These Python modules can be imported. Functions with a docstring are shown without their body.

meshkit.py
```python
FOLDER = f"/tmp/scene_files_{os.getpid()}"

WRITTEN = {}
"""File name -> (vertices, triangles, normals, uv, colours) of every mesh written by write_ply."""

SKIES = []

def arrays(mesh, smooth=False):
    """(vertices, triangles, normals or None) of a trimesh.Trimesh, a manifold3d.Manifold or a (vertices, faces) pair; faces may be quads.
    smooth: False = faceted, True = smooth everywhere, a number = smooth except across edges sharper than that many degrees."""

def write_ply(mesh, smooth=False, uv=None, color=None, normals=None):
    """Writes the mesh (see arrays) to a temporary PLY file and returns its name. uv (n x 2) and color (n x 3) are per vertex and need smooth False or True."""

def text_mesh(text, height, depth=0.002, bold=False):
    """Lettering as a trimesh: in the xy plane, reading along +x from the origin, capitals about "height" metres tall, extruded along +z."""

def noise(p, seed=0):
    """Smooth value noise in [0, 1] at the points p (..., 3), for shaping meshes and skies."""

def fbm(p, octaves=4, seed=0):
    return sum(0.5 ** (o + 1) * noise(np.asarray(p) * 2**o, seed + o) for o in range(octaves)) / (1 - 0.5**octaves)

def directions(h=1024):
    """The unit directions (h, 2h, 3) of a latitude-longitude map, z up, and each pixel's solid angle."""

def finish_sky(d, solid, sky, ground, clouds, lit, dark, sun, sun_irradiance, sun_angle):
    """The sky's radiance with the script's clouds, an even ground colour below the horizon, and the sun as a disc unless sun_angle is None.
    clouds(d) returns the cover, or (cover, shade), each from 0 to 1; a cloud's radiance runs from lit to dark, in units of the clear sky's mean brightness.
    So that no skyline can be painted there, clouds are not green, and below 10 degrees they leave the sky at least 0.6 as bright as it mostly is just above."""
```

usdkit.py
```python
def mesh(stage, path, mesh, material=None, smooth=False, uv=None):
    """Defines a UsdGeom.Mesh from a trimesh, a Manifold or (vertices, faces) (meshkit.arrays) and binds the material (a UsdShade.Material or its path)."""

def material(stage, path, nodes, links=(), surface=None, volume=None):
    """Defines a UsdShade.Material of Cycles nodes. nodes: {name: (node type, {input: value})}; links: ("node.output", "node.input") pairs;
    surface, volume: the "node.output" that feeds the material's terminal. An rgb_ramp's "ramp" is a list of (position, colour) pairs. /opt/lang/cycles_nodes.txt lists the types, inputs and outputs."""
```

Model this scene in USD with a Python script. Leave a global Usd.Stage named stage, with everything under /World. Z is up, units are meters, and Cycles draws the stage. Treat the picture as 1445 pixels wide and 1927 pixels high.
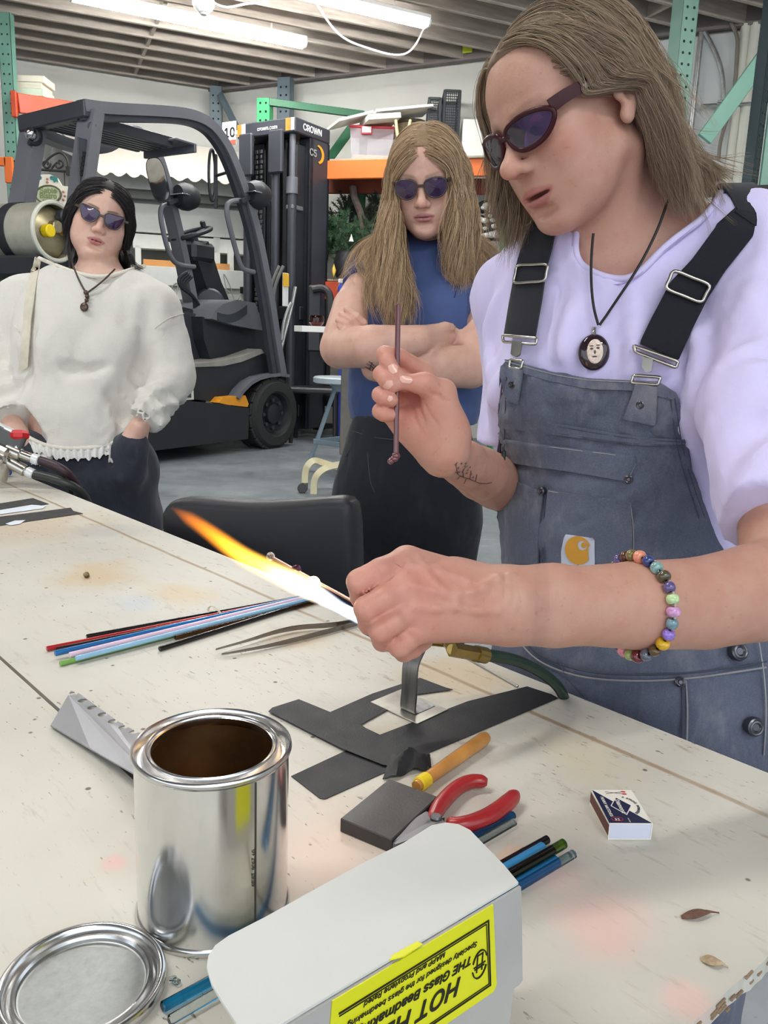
import math, random, numpy as np, trimesh, usdkit, meshkit
from scipy import ndimage
from scipy.spatial import ConvexHull
from pxr import Usd, UsdGeom, UsdShade, UsdLux, Gf, Sdf, Vt

stage = Usd.Stage.CreateInMemory()
UsdGeom.SetStageUpAxis(stage, UsdGeom.Tokens.z)
UsdGeom.SetStageMetersPerUnit(stage, 1.0)
UsdGeom.Xform.Define(stage, '/World')
UsdGeom.Scope.Define(stage, '/World/Looks')
# ---------------------------------------------------------------- camera (picture 1445 x 1927)
F, PITCH, ROLL, CZ, TZ = 1520.0, math.radians(12.0), math.radians(2.1), 1.225, 0.83
A3 = lambda *v: np.array(v, float)
FW = A3(0, math.cos(PITCH), -math.sin(PITCH)); _up = A3(0, math.sin(PITCH), math.cos(PITCH)); _rt = A3(1, 0, 0)
RT = _rt * math.cos(ROLL) + _up * math.sin(ROLL); UP = _up * math.cos(ROLL) - _rt * math.sin(ROLL)
CAM = A3(0, 0, CZ)
cam = UsdGeom.Camera.Define(stage, '/World/camera')
cam.CreateHorizontalApertureAttr(36.0); cam.CreateVerticalApertureAttr(36.0 * 1927 / 1445)
cam.CreateFocalLengthAttr(36.0 * F / 1445); cam.CreateClippingRangeAttr(Gf.Vec2f(0.02, 200))
cam.AddTransformOp().Set(Gf.Matrix4d(*[float(x) for r in ((*RT, 0), (*UP, 0), (*-FW, 0), (*CAM, 1)) for x in r]))
cam.CreateExposureAttr(-0.12)
# ---------------------------------------------------------------- light: overcast day through the open loading side behind the camera
dome = UsdLux.DomeLight.Define(stage, '/World/sky')
dome.CreateIntensityAttr(0.62); dome.CreateColorAttr(Gf.Vec3f(0.84, 0.92, 1.0))
LAMP = 74.0            # radiance of the fluorescent diffusers
# ---------------------------------------------------------------- helpers: placing, meshes, materials, things
def ray(px, py): return FW + RT * ((px - 722.5) / F) - UP * ((py - 963.5) / F)
def at(px, py, d): return CAM + ray(px, py) * d
def on(px, py, z=TZ):
    r = ray(px, py); return CAM + r * ((z - CZ) / r[2])
def onp(px, py, p, n):
    r = ray(px, py); return CAM + r * (((p - CAM) @ n) / (r @ n))
def unit(v): v = np.asarray(v, float); return v / np.linalg.norm(v)
def frame(z, x=None):
    z = unit(z); x = A3(1, 0, 0) if x is None else np.asarray(x, float)
    if abs(unit(x) @ z) > .98: x = A3(0, 0, 1) if abs(z[2]) < .9 else A3(0, 1, 0)
    x = unit(x - z * (x @ z)); return x, np.cross(z, x), z
def cat(*ms):
    V, Fc, n = [], [], 0
    for m in ms:
        v, f = (np.asarray(m.vertices), np.asarray(m.faces)) if hasattr(m, 'faces') else m[:2]
        V.append(v); Fc.append(np.asarray(f) + n); n += len(v)
    return np.vstack(V), np.vstack(Fc)
def xf(m, o=(0, 0, 0), x=(1, 0, 0), y=(0, 1, 0), z=(0, 0, 1)):
    v, f = m[:2]; R = np.array([x, y, z], float); v = v @ R + np.asarray(o, float)
    return (v, f if np.linalg.det(R) > 0 else f[:, ::-1])
def hull(p):
    p = np.asarray(p, float); h = ConvexHull(p); f = h.simplices.copy(); c = p.mean(0)
    n = np.cross(p[f[:, 1]] - p[f[:, 0]], p[f[:, 2]] - p[f[:, 0]]); flip = np.einsum('ij,ij->i', n, h.equations[:, :3]) < 0
    f[flip] = f[flip][:, ::-1]; u, inv = np.unique(f, return_inverse=True)
    return p[u], inv.reshape(f.shape)
def box(c, s, b=0.0, x=(1, 0, 0), y=None, z=(0, 0, 1)):
    """box of full size s; chamfer b; axes x, z"""
    h = np.asarray(s, float) / 2; b = min(b, h.min() * .9); P = []
    for sx in (-1, 1):
        for sy in (-1, 1):
            for sz in (-1, 1):
                g = A3(sx, sy, sz)
                if b > 0:
                    for k in range(3):
                        q = g * (h - b); q[k] = g[k] * h[k]; P.append(q)
                else: P.append(g * h)
    x = unit(x); z = unit(np.asarray(z, float) - x * (x @ np.asarray(z, float))); y = np.cross(z, x)
    return xf(hull(P), c, x, y, z)
def bar(p, q, w, h, b=0.0, up=(0, 0, 1)):
    """rectangular bar from p to q, w wide, h along up"""
    p, q = np.asarray(p, float), np.asarray(q, float); x = unit(q - p)
    if abs(x @ unit(up)) > .95: up = (0, 1, 0)
    return box((p + q) / 2, (np.linalg.norm(q - p), w, h), b, x, None, up)
def sweep(path, prof, closed=False, up=None, caps=True, scale=None):
    """profile (k,2) swept along path (n,3)"""
    P = np.asarray(path, float); n, k = len(P), len(prof); prof = np.asarray(prof, float)
    T = (np.roll(P, -1, 0) - np.roll(P, 1, 0)) if closed else np.gradient(P, axis=0)
    T /= np.maximum(np.linalg.norm(T, axis=1, keepdims=True), 1e-12); V = []
    x, y, _ = frame(T[0], up)
    for i in range(n):
        if up is not None: x, y, _ = frame(T[i], up)
        else:
            x = unit(x - T[i] * (x @ T[i])); y = np.cross(T[i], x)
        s = 1 if scale is None else scale[i]
        V.append(P[i] + (prof[:, :1] * x + prof[:, 1:] * y) * s)
    V = np.vstack(V); Q = []
    for i in range(n if closed else n - 1):
        j = (i + 1) % n
        for a in range(k):
            b = (a + 1) % k; Q += [(i * k + a, i * k + b, j * k + b), (i * k + a, j * k + b, j * k + a)]
    if caps and not closed:
        m = len(V); V = np.vstack([V, V[:k].mean(0), V[-k:].mean(0)])
        for a in range(k):
            b = (a + 1) % k; Q += [(m, b, a), (m + 1, (n - 1) * k + a, (n - 1) * k + b)]
    return V, np.array(Q)
def circ(r, k=12): t = np.arange(k) * 2 * np.pi / k; return np.stack([np.cos(t), np.sin(t)], 1) * r
def rect(w, h): return np.array([(-w / 2, -h / 2), (w / 2, -h / 2), (w / 2, h / 2), (-w / 2, h / 2)])
def tube(path, r, k=10, closed=False, scale=None): return sweep(path, circ(r, k), closed, scale=scale)
def cyl(p, q, r, k=20, r2=None, bev=0.0):
    p, q = np.asarray(p, float), np.asarray(q, float); r2 = r if r2 is None else r2; d = unit(q - p)
    return lathe([(0, 0), (r - bev, 0), (r, bev), (r2, np.linalg.norm(q - p) - bev), (r2 - bev, np.linalg.norm(q - p)), (0, np.linalg.norm(q - p))] if bev else [(0, 0), (r, 0), (r2, np.linalg.norm(q - p)), (0, np.linalg.norm(q - p))], p, d, k)
def lathe(prof, o=(0, 0, 0), ax=(0, 0, 1), k=32, xd=None):
    """profile of (radius, height) turned about ax at o"""
    x, y, z = frame(ax, xd); V, Q, rings = [], [], []
    for r, h in prof:
        if r < 1e-9: rings.append([len(V)]); V.append(np.asarray(o, float) + z * h)
        else:
            rings.append(list(range(len(V), len(V) + k)))
            for i in range(k):
                t = 2 * np.pi * i / k; V.append(np.asarray(o, float) + (x * math.cos(t) + y * math.sin(t)) * r + z * h)
    for a, b in zip(rings, rings[1:]):
        for i in range(k):
            j = (i + 1) % k
            if len(a) > 1 and len(b) > 1: Q += [(a[i], a[j], b[j]), (a[i], b[j], b[i])]
            elif len(b) > 1: Q.append((a[0], b[j], b[i]))
            elif len(a) > 1: Q.append((a[i], a[j], b[0]))
    return np.array(V), np.array(Q)
def poly(pts, t, o=(0, 0, 0), x=(1, 0, 0), y=(0, 1, 0), holes=()):
    """outline in the x,y plane at o, extruded t along x cross y"""
    from shapely.geometry import Polygon
    g = pts if hasattr(pts, 'exterior') or hasattr(pts, 'geoms') else Polygon(pts, holes)
    if not g.is_valid: g = g.buffer(0)
    m = cat(*[trimesh.creation.extrude_polygon(q, abs(t), engine='earcut') for q in getattr(g, 'geoms', [g]) if q.area > 1e-12])
    x, y = np.asarray(x, float), np.asarray(y, float); z = np.cross(x, y)
    if t < 0: m = (m[0] + A3(0, 0, t), m[1])
    return xf(m, o, x, y, z)
def sph(c, r, sub=2):
    m = trimesh.creation.icosphere(sub); return np.asarray(m.vertices) * np.asarray(r) + np.asarray(c), np.asarray(m.faces)
def loft(rows):
    """grid of points (n,k,3) -> open sheet"""
    R = np.asarray(rows, float); n, k = R.shape[:2]; i = np.arange(n * k).reshape(n, k)
    a, b, c, d = i[:-1, :-1].ravel(), i[:-1, 1:].ravel(), i[1:, 1:].ravel(), i[1:, :-1].ravel()
    return R.reshape(-1, 3), np.vstack([np.stack([a, b, c], 1), np.stack([a, c, d], 1)])
def thick(sheet, t):
    """gives an open sheet the thickness t on the side of its normals"""
    v, f = sheet; n = meshkit.arrays((v, f), True)[2]; m = len(v)
    e = np.sort(np.vstack([f[:, [0, 1]], f[:, [1, 2]], f[:, [2, 0]]]), 1); d = np.vstack([f[:, [0, 1]], f[:, [1, 2]], f[:, [2, 0]]])
    _, inv, cnt = np.unique(e, axis=0, return_inverse=True, return_counts=True); bd = d[cnt[inv.ravel()] == 1]
    side = np.vstack([np.stack([bd[:, 1], bd[:, 0], bd[:, 0] + m], 1), np.stack([bd[:, 1], bd[:, 0] + m, bd[:, 1] + m], 1)])
    return np.vstack([v, v + n * t]), np.vstack([f[:, ::-1], f + m, side[:, ::-1]])
def spline(pts, n=40, closed=False):
    from scipy.interpolate import CubicSpline
    P = np.asarray(pts, float)
    if closed: P = np.vstack([P, P[:1]])
    t = np.r_[0, np.cumsum(np.sqrt(np.linalg.norm(np.diff(P, axis=0), axis=1)) + 1e-9)]
    s = CubicSpline(t, P, bc_type='periodic' if closed else 'natural')
    return s(np.linspace(0, t[-1], n + 1)[:-1] if closed else np.linspace(0, t[-1], n))
def text(s, h, o, x, y, depth=.0006, bold=False, center=False):
    m = meshkit.text_mesh(s, h, depth, bold); v = np.asarray(m.vertices).copy()
    if center: v[:, 0] -= (v[:, 0].min() + v[:, 0].max()) / 2
    x, y = unit(x), unit(y); return xf((v, np.asarray(m.faces)), o, x, y, np.cross(x, y))

class S(str): pass
class G:
    """a node graph: G.add('noise_texture', scale=8) returns a name; S links"""
    def __init__(s): s.n, s.l = {}, []
    def add(s, kind, out=None, **kw):
        nm = f'n{len(s.n)}'; c = {}
        for k, v in kw.items():
            if isinstance(v, S): s.l.append((str(v), f'{nm}.{k}'))
            else: c[k] = v
        s.n[nm] = (kind, c); return S(f'{nm}.{out}') if out else nm
    def noise(s, scale, vec=None, detail=3, rough=.55, dist=0): return s.add('noise_texture', 'fac', scale=scale, detail=detail, roughness=rough, distortion=dist, vector=vec or s.obj())
    def obj(s): return s.add('texture_coordinate', 'object')
    def pos(s): return s.add('geometry', 'position')
    def ramp(s, fac, stops): return s.add('rgb_ramp', 'color', fac=fac, ramp=[(p, c if np.ndim(c) else (c, c, c)) for p, c in stops])
    def mix(s, fac, a, b, kind='mix'): return s.add('mix_color', 'result', blend_type=kind, fac=fac, a=a, b=b)
    def math(s, t, a, b=0.0, c=0.0, clamp=False): return s.add('math', 'value', math_type=t, value1=a, value2=b, value3=c, use_clamp=clamp)
    def mapping(s, vec, scale=(1, 1, 1), loc=(0, 0, 0), rot=(0, 0, 0)): return s.add('mapping', 'vector', vector=vec, scale=scale, location=loc, rotation=rot)
    def dot(s, v, d): return s.add('vector_math', 'value', math_type='dot_product', vector1=v, vector2=d)
    def mr(s, v, a, b, c=0.0, d=1.0, t='smoothstep'): return s.add('map_range', 'result', range_type=t, value=v, from_min=a, from_max=b, to_min=c, to_max=d)
    def tint(s): return s.add('attribute', 'color', attribute='tint')
    def bump(s, h, strength=.4, dist=.002): return s.add('bump', 'normal', height=h, strength=strength, distance=dist)
    def bsdf(s, **kw): return s.add('principled_bsdf', 'BSDF', **kw)
    def make(s, name, surface=None, volume=None): return usdkit.material(stage, '/World/Looks/' + name, s.n, s.l, surface=surface, volume=volume)
LOOK = {}
def srgb(*c):
    c = np.array(c, float) / 255; return tuple(np.where(c < .04045, c / 12.92, ((c + .055) / 1.055) ** 2.4))
def M(name, col, rough=.5, metal=0.0, var=.12, scale=14.0, bump=0.0, bscale=120.0, stretch=None, **kw):
    """plain material whose tone wanders a little; col is sRGB 0-255"""
    if name in LOOK: return LOOK[name]
    c = np.array(srgb(*col)); g = G(); v = g.obj()
    if stretch: v = g.mapping(v, scale=stretch)
    fac = g.noise(scale, v, 4); base = g.ramp(fac, [(.25, tuple(c * (1 - var))), (.75, tuple(np.minimum(c * (1 + var), .95)))])
    a = dict(base_color=base, roughness=g.mr(fac, .2, .8, max(rough - .08, .02), min(rough + .08, 1), 'linear') if rough > .12 else rough, metallic=metal, **kw)
    if bump: a['normal'] = g.bump(g.noise(bscale, v, 2), bump, .001)
    LOOK[name] = g.make(name, g.bsdf(**a)); return LOOK[name]
def glow(name, col, strength):
    if name not in LOOK:
        g = G(); LOOK[name] = g.make(name, g.add('emission', 'emission', color=tuple(col), strength=strength))
    return LOOK[name]
def Glass(name, col, rough=.02):
    if name not in LOOK:
        g = G(); LOOK[name] = g.make(name, g.bsdf(base_color=srgb(*col), roughness=rough, transmission_weight=1.0, ior=1.5))
    return LOOK[name]

USED = {}
def numbered(parent, name):
    k = (parent, name); n = USED.get(k, -1) + 1; USED[k] = n
    return f'{parent}/{name}' + (f'_{n:03d}' if n else '')
BASE = {}
def tag(p, label=None, category=None, group=None, kind=None):
    for k, v in (('label', label), ('category', category), ('group', group), ('kind', kind)):
        if v: p.SetCustomDataByKey(k, v)
def thing(name, label, category, base=(0, 0, 0), group=None, kind=None):
    path = numbered('/World', name); x = UsdGeom.Xform.Define(stage, path); b = np.asarray(base, float)
    x.AddTranslateOp().Set(Gf.Vec3d(*map(float, b))); BASE[path] = b; tag(x.GetPrim(), label, category, group, kind); return path
def put(path, mesh, m, smooth, tint=None, nrm=None):
    if tint is not None or nrm is not None:
        v, f = mesh[:2]; n = meshkit.arrays((v, f), True)[2] if nrm is None else nrm
        q = usdkit.mesh(stage, path, (v, f), m); q.CreateNormalsAttr(Vt.Vec3fArray.FromNumpy(np.asarray(n, np.float32))); q.SetNormalsInterpolation('vertex')
        if tint is not None: UsdGeom.PrimvarsAPI(q).CreatePrimvar('tint', Sdf.ValueTypeNames.Color3fArray, 'vertex').Set(Vt.Vec3fArray.FromNumpy(np.asarray(tint, np.float32)))
        return q
    return usdkit.mesh(stage, path, mesh, m, smooth=smooth)
def part(name, mesh, m, parent, smooth=35, label=None, kind=None, tint=None, nrm=None):
    path = numbered(parent, name); b = BASE[parent]; BASE[path] = b
    q = put(path, (np.asarray(mesh[0]) - b, mesh[1]), m, smooth, tint, nrm); tag(q.GetPrim(), label, None, None, kind); return path
def obj(name, mesh, m, label=None, category=None, group=None, kind=None, smooth=35, tint=None):
    v = np.asarray(mesh[0]); lo, hi = v.min(0), v.max(0); b = A3((lo[0] + hi[0]) / 2, (lo[1] + hi[1]) / 2, lo[2])
    path = numbered('/World', name); BASE[path] = b; q = put(path, (v - b, mesh[1]), m, smooth, tint)
    q.AddTranslateOp().Set(Gf.Vec3d(*map(float, b))); tag(q.GetPrim(), label, category, group, kind); return path
def curves(name, strands, m, parent, width, label=None, tint=None):
    """strands: list of (n,3) arrays, one BasisCurves part; width root to tip"""
    path = numbered(parent, name); b = BASE[parent]; BASE[path] = b; c = UsdGeom.BasisCurves.Define(stage, path)
    c.CreateTypeAttr('linear'); c.CreateCurveVertexCountsAttr(Vt.IntArray.FromNumpy(np.array([len(s) for s in strands], np.int32)))
    P = np.vstack(strands) - b; c.CreatePointsAttr(Vt.Vec3fArray.FromNumpy(P.astype(np.float32)))
    w = np.concatenate([width * np.interp(np.linspace(0, 1, len(s)), [0, .1, .7, 1], [.8, 1, .9, .25]) for s in strands])
    c.CreateWidthsAttr(Vt.FloatArray.FromNumpy(w.astype(np.float32))); c.SetWidthsInterpolation('vertex')
    if tint is not None:
        UsdGeom.PrimvarsAPI(c).CreatePrimvar('tint', Sdf.ValueTypeNames.Color3fArray, 'vertex').Set(Vt.Vec3fArray.FromNumpy(np.repeat(np.asarray(tint, np.float32), [len(s) for s in strands], 0)))
    UsdShade.MaterialBindingAPI.Apply(c.GetPrim()).Bind(m); tag(c.GetPrim(), label); return path
# ---------------------------------------------------------------- work table and what lies on it
B0 = A3(.375, .718, TZ); E1 = A3(-.685, .729, 0); E2 = A3(-.729, -.685, 0)
def tp(a, b, z=0.0): return B0 + E1 * a + E2 * b + A3(0, 0, z)
def table_top():
    g = G(); p = g.pos(); q = g.add('combine_xyz', 'vector', x=g.dot(p, tuple(E1)), y=g.dot(p, tuple(E2)), z=0.0)
    b2 = float(B0 @ E2)
    base = g.ramp(g.noise(2.2, q, 4), [(.3, srgb(193, 189, 178)), (.7, srgb(212, 208, 197))])
    base = g.mix(g.mr(g.noise(7, q, 4, .6), .5, .8, 0, .35), base, srgb(203, 193, 172))
    def blob(c, r, col, amt, base, sc=9):
        d = g.add('vector_math', 'value', math_type='distance', vector1=p, vector2=tuple(c))
        d = g.math('add', d, g.math('multiply', g.math('subtract', g.noise(sc, q, 4, .6), .5), r * 1.5))
        return g.mix(g.mr(d, r, r * .25, 0, amt), base, col)
    for px, py, r, col, amt in [(1120, 1740, .05, (233, 186, 176), .6), (1030, 1640, .035, (240, 198, 192), .5), (215, 1622, .014, (230, 185, 176), .7), (1290, 1880, .022, (232, 190, 182), .6), (640, 1600, .09, (226, 196, 180), .6),
                                (175, 1080, .10, (205, 178, 138), .7), (330, 1120, .07, (206, 182, 140), .6), (40, 990, .2, (196, 170, 136), .5), (850, 1275, .09, (196, 170, 130), .6), (740, 1390, .05, (180, 158, 120), .5), (560, 1200, .06, (206, 182, 148), .5), (190, 1000, .08, (172, 168, 170), .45), (260, 1135, .06, (178, 190, 205), .5), (1100, 1420, .08, (205, 192, 160), .5)]:
        base = blob(on(px, py), r, srgb(*col), amt, base)
    # long tan seam line left by old tape, parallel to the far edge
    e2 = g.math('subtract', g.dot(p, tuple(E2)), b2); e1 = g.dot(p, tuple(E1))
    ln = g.math('absolute', g.math('subtract', g.math('add', e2, g.math('multiply', g.noise(5, q, 3), .012)), .0745 + .006))
    base = g.mix(g.math('multiply', g.mr(ln, .0052, .0015), g.mr(g.noise(11, q, 3), .2, .5, .35, .9)), base, srgb(160, 136, 108))
    # scratches, grain and specks
    st = g.mapping(q, (14, 90, 1)); base = g.mix(g.mr(g.noise(1.0, st, 5, .65), .58, .74, 0, .5), base, srgb(172, 161, 144)); base = g.mix(g.mr(g.noise(1.0, g.mapping(q, (9, 30, 1), (3, 5, 0)), 5, .7), .60, .72, 0, .35), base, srgb(150, 142, 132))
    sp = g.noise(1.0, g.mapping(q, (70, 230, 1)), 3, .6); m2 = g.mr(g.noise(3.5, q, 3), .38, .62)
    base = g.mix(g.math('multiply', g.mr(sp, .64, .72), m2), base, srgb(98, 86, 70))
    sp2 = g.add('voronoi_texture', 'distance', vector=q, scale=26.0); base = g.mix(g.mr(sp2, .085, .045, 0, .85), base, srgb(88, 74, 58))
    gr = g.noise(1.0, g.mapping(q, (22, 60, 1)), 5, .7); base = g.mix(g.math('multiply', g.mr(gr, .58, .7), g.mr(e2, .36, .1, 0, .55)), base, srgb(140, 116, 86))
    return g.make('table_paint', g.bsdf(base_color=base, roughness=.5, specular_ior_level=.35, normal=g.bump(g.noise(1.0, g.mapping(q, (40, 260, 1)), 4), .12, .001)))
TABLE = table_top()
t = thing('work_table', 'large off-white painted plywood work table covered in scorch marks and pink stains', 'table', tp(1.4, .5, -TZ))
def board(pts): return poly([(a, b) for a, b in pts], -.014, B0, E1, E2) if np.cross(E1, E2)[2] > 0 else poly([(a, b) for a, b in pts], .014, B0, E1, E2)
rng = np.random.default_rng(4)
edge = [(-.128 + .083 * b + .0005 * math.sin(b * 90) + .0004 * rng.normal(), b) for b in np.linspace(.467, 0, 60)]
part('tabletop', board(edge + [(3.3, 0), (3.3, .467)]), TABLE, t, smooth=False)
edge = [(-.128 + .083 * b, b) for b in np.linspace(1.05, .471, 30)]
part('tabletop', board(edge + [(3.3, .471), (3.3, 1.05)]), TABLE, t, smooth=False)
part('seam_strip', box(tp(1.55, .469, -.0027), (3.3, .0036, .006), 0, E1), M('old_steel', (122, 114, 106), .4, .8), t)
GREY = M('table_frame_grey', (120, 121, 122), .5, .2)
for b in (.05, 1.0): part('apron', box(tp(1.6, b, -.014 - .05), (3.2, .03, .10), .002, E1), GREY, t)
for a in (.02, 3.2): part('apron', box(tp(a, .525, -.014 - .05), (.03, .92, .10), .002, E1), GREY, t)
for a in (.03, 3.19):
    for b in (.05, 1.0): part('leg', box(tp(a, b, -(TZ + .014) / 2), (.05, .05, TZ - .014), .003, E1), GREY, t)
part('splintered_edge', cat(*[box(tp(-.128 + .083 * b - .0008, b, -.007 + .004 * rng.normal() * .6), (.0016, .004 + .007 * rng.random(), .0016), .0003, E1) for b in rng.uniform(0, .8, 90)]), M('raw_ply', (150, 128, 104), .8, 0, .3, 60), t, kind='stuff')

# paint can
CAN = on(402, 1702); CAN = A3(-.1105, .502, TZ)
TIN = M('tin', (226, 227, 228), .17, 1.0, .02); TIN2 = M('tin_rim', (214, 214, 214), .2, 1.0, .03); GOLD = M('can_lacquer', (196, 162, 118), .36, 1.0, .2, 25)
t = thing('paint_can', 'shiny bare metal paint can standing open on the table', 'can', CAN)
H = .1235
part('body', lathe([(.0512, .004), (.0516, .006), (.0516, H - .004), (.0512, H - .002)], CAN, k=96), TIN, t, smooth=True)
part('bottom_seam', lathe([(0, .001), (.0495, .001), (.0525, .0), (.0532, .0015), (.0532, .0035), (.0525, .005), (.0512, .006)], CAN, k=96), TIN2, t)
rim = [(.0514, H - .005), (.0530, H - .004), (.0537, H - .0018), (.0534, H), (.0522, H + .0008), (.0508, H - .0005), (.0502, H - .004), (.0490, H - .0062), (.0470, H - .0064), (.0458, H - .0045), (.0450, H - .001), (.0440, H + .0002), (.0428, H - .0006), (.0424, H - .003)]
part('rim', lathe(rim, CAN, k=120), TIN2, t, smooth=50)
part('inner_lip', lathe([(.0424, H - .003), (.0412, H - .0012), (.0404, H - .0016), (.0402, H - .0045), (.0408, H - .007)], CAN, k=120), TIN2, t, smooth=50)
part('inner_wall', lathe([(.0408, H - .007), (.0500, H - .009), (.0505, H - .016), (.0505, .006), (0, .006)], CAN, k=72), GOLD, t, smooth=40)
sa = math.atan2(*((on(482, 1480, TZ + .10) - CAN)[[1, 0]])); sd = A3(math.cos(sa - .05), math.sin(sa - .05), 0)
# pick the angle whose point on the can projects to x = 482
def prj(p): d = np.asarray(p) - CAM; return 722.5 + F * (d @ RT) / (d @ FW), 963.5 - F * (d @ UP) / (d @ FW)
sa = min(np.linspace(-2.4, -.6, 400), key=lambda a: abs(prj(CAN + A3(math.cos(a) * .0517, math.sin(a) * .0517, .06))[0] - 481)); sd = A3(math.cos(sa), math.sin(sa), 0); sx = A3(-sd[1], sd[0], 0)
DARK = M('ink', (30, 28, 28), .6, 0, .05)
part('side_seam', box(CAN + sd * .0517 + A3(0, 0, H / 2), (.0006, .0011, H - .011), 0, sd), M('seam_grey', (84, 82, 78), .4, .6), t)
part('date_code', text('09 2506  15:10', .0026, CAN + sd * .0519 - sx * .0027 + A3(0, 0, .071), -UP * 0 + A3(0, 0, -1), sx, .0001), DARK, t, smooth=False)
rng = np.random.default_rng(8); sc = []
for i in range(60):
    a, r = rng.uniform(0, 6.3), .044 * math.sqrt(rng.random()); c = CAN + A3(math.cos(a) * r, math.sin(a) * r, .008 + .05 * rng.random())
    sc.append(box(c, (.008 + .012 * rng.random(), .006 + .004 * rng.random(), .004), .001, rng.normal(size=3), None, rng.normal(size=3)))
obj('glass_scraps', cat(*sc), M('dark_scrap', (62, 52, 46), .25, 0, .5, 80), 'dark broken glass scraps heaped inside the open paint can', 'glass scraps', kind='stuff', smooth=False)

# lid of the can, lying upside down
LID = on(156, 1862); LID = A3(LID[0], LID[1], TZ)
t = thing('tin_lid', 'round metal paint can lid lying upside down at the near table edge', 'lid', LID)
part('rim', lathe([(.0415, .0035), (.0428, .0025), (.0440, .006), (.0452, .0085), (.0470, .0092), (.0488, .0085), (.0497, .006), (.0493, .002), (.0482, .0003), (.046, .0006)], LID, k=110), TIN2, t, smooth=50)
part('groove', lathe([(.0378, .0045), (.0390, .0062), (.0402, .0062), (.0415, .0035)], LID, k=110), TIN2, t, smooth=50)
part('panel', lathe([(0, .0022), (.036, .0022), (.0372, .0028), (.0378, .0045)], LID, k=96), M('galvanised', (158, 160, 158), .42, 1.0, .12, 240), t, smooth=40)

# white torch box with the yellow label
HB = TZ + .10; bA = on(975, 1665, HB); bu = unit(on(975, 1665, HB) - on(480, 1960, HB)); bn = A3(-bu[1], bu[0], 0)   # bn points away from us
bn = bn if bn[1] > 0 else -bn
CARD = M('white_card', (208, 209, 205), .75, 0, .03, 8, .1, 90); CARDG = M('grey_card', (176, 174, 170), .75, 0, .08, 12, .15, 60); YEL = M('yellow_label', (222, 222, 20), .45, 0, .02)
t = thing('torch_box', 'white cardboard box with a bright yellow upside-down label in front', 'box', bA - bu * .1 + bn * .03 - A3(0, 0, .10))
flap = [on(x, y, HB) for x, y in [(975, 1665), (948, 1632), (905, 1588), (884, 1566), (862, 1555), (838, 1552), (812, 1557), (760, 1590), (680, 1630), (600, 1674), (500, 1730), (430, 1766), (405, 1784), (392, 1804), (389, 1826), (398, 1856), (418, 1890), (444, 1930), (456, 1976)]]
fp = [((p - bA) @ bu, (p - bA) @ bn) for p in flap]
part('top_flap', poly(fp, .0016, bA, bu, bn), CARD, t, smooth=False)
def uvz(px, py): p = onp(px, py, bA, bn); return (p - bA) @ bu, p[2] - HB
z0 = uvz(988, 1838)[1]; L = -.160; LB = -.115; LL = float((on(630, 1889, HB) - bA) @ bu)
part('front_panel', poly([(L, 0), (0, 0), (.004, -.03), (.0085, z0 + .0015), (.006, z0), (L, z0)], .0016, bA - bn * .0005, bu, A3(0, 0, 1)), CARDG, t, smooth=False)
part('lower_panel', poly([(L, z0 - .0004), (.003, z0 - .0004), (.001, -.0995), (L, -.0995)], .0016, bA + bn * .001, bu, A3(0, 0, 1)), CARDG, t, smooth=False)
part('back_panel', box(bA + bu * (LB / 2) + bn * .044 + A3(0, 0, -.05), (-LB, .0016, .098), 0, bu), CARDG, t)
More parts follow.
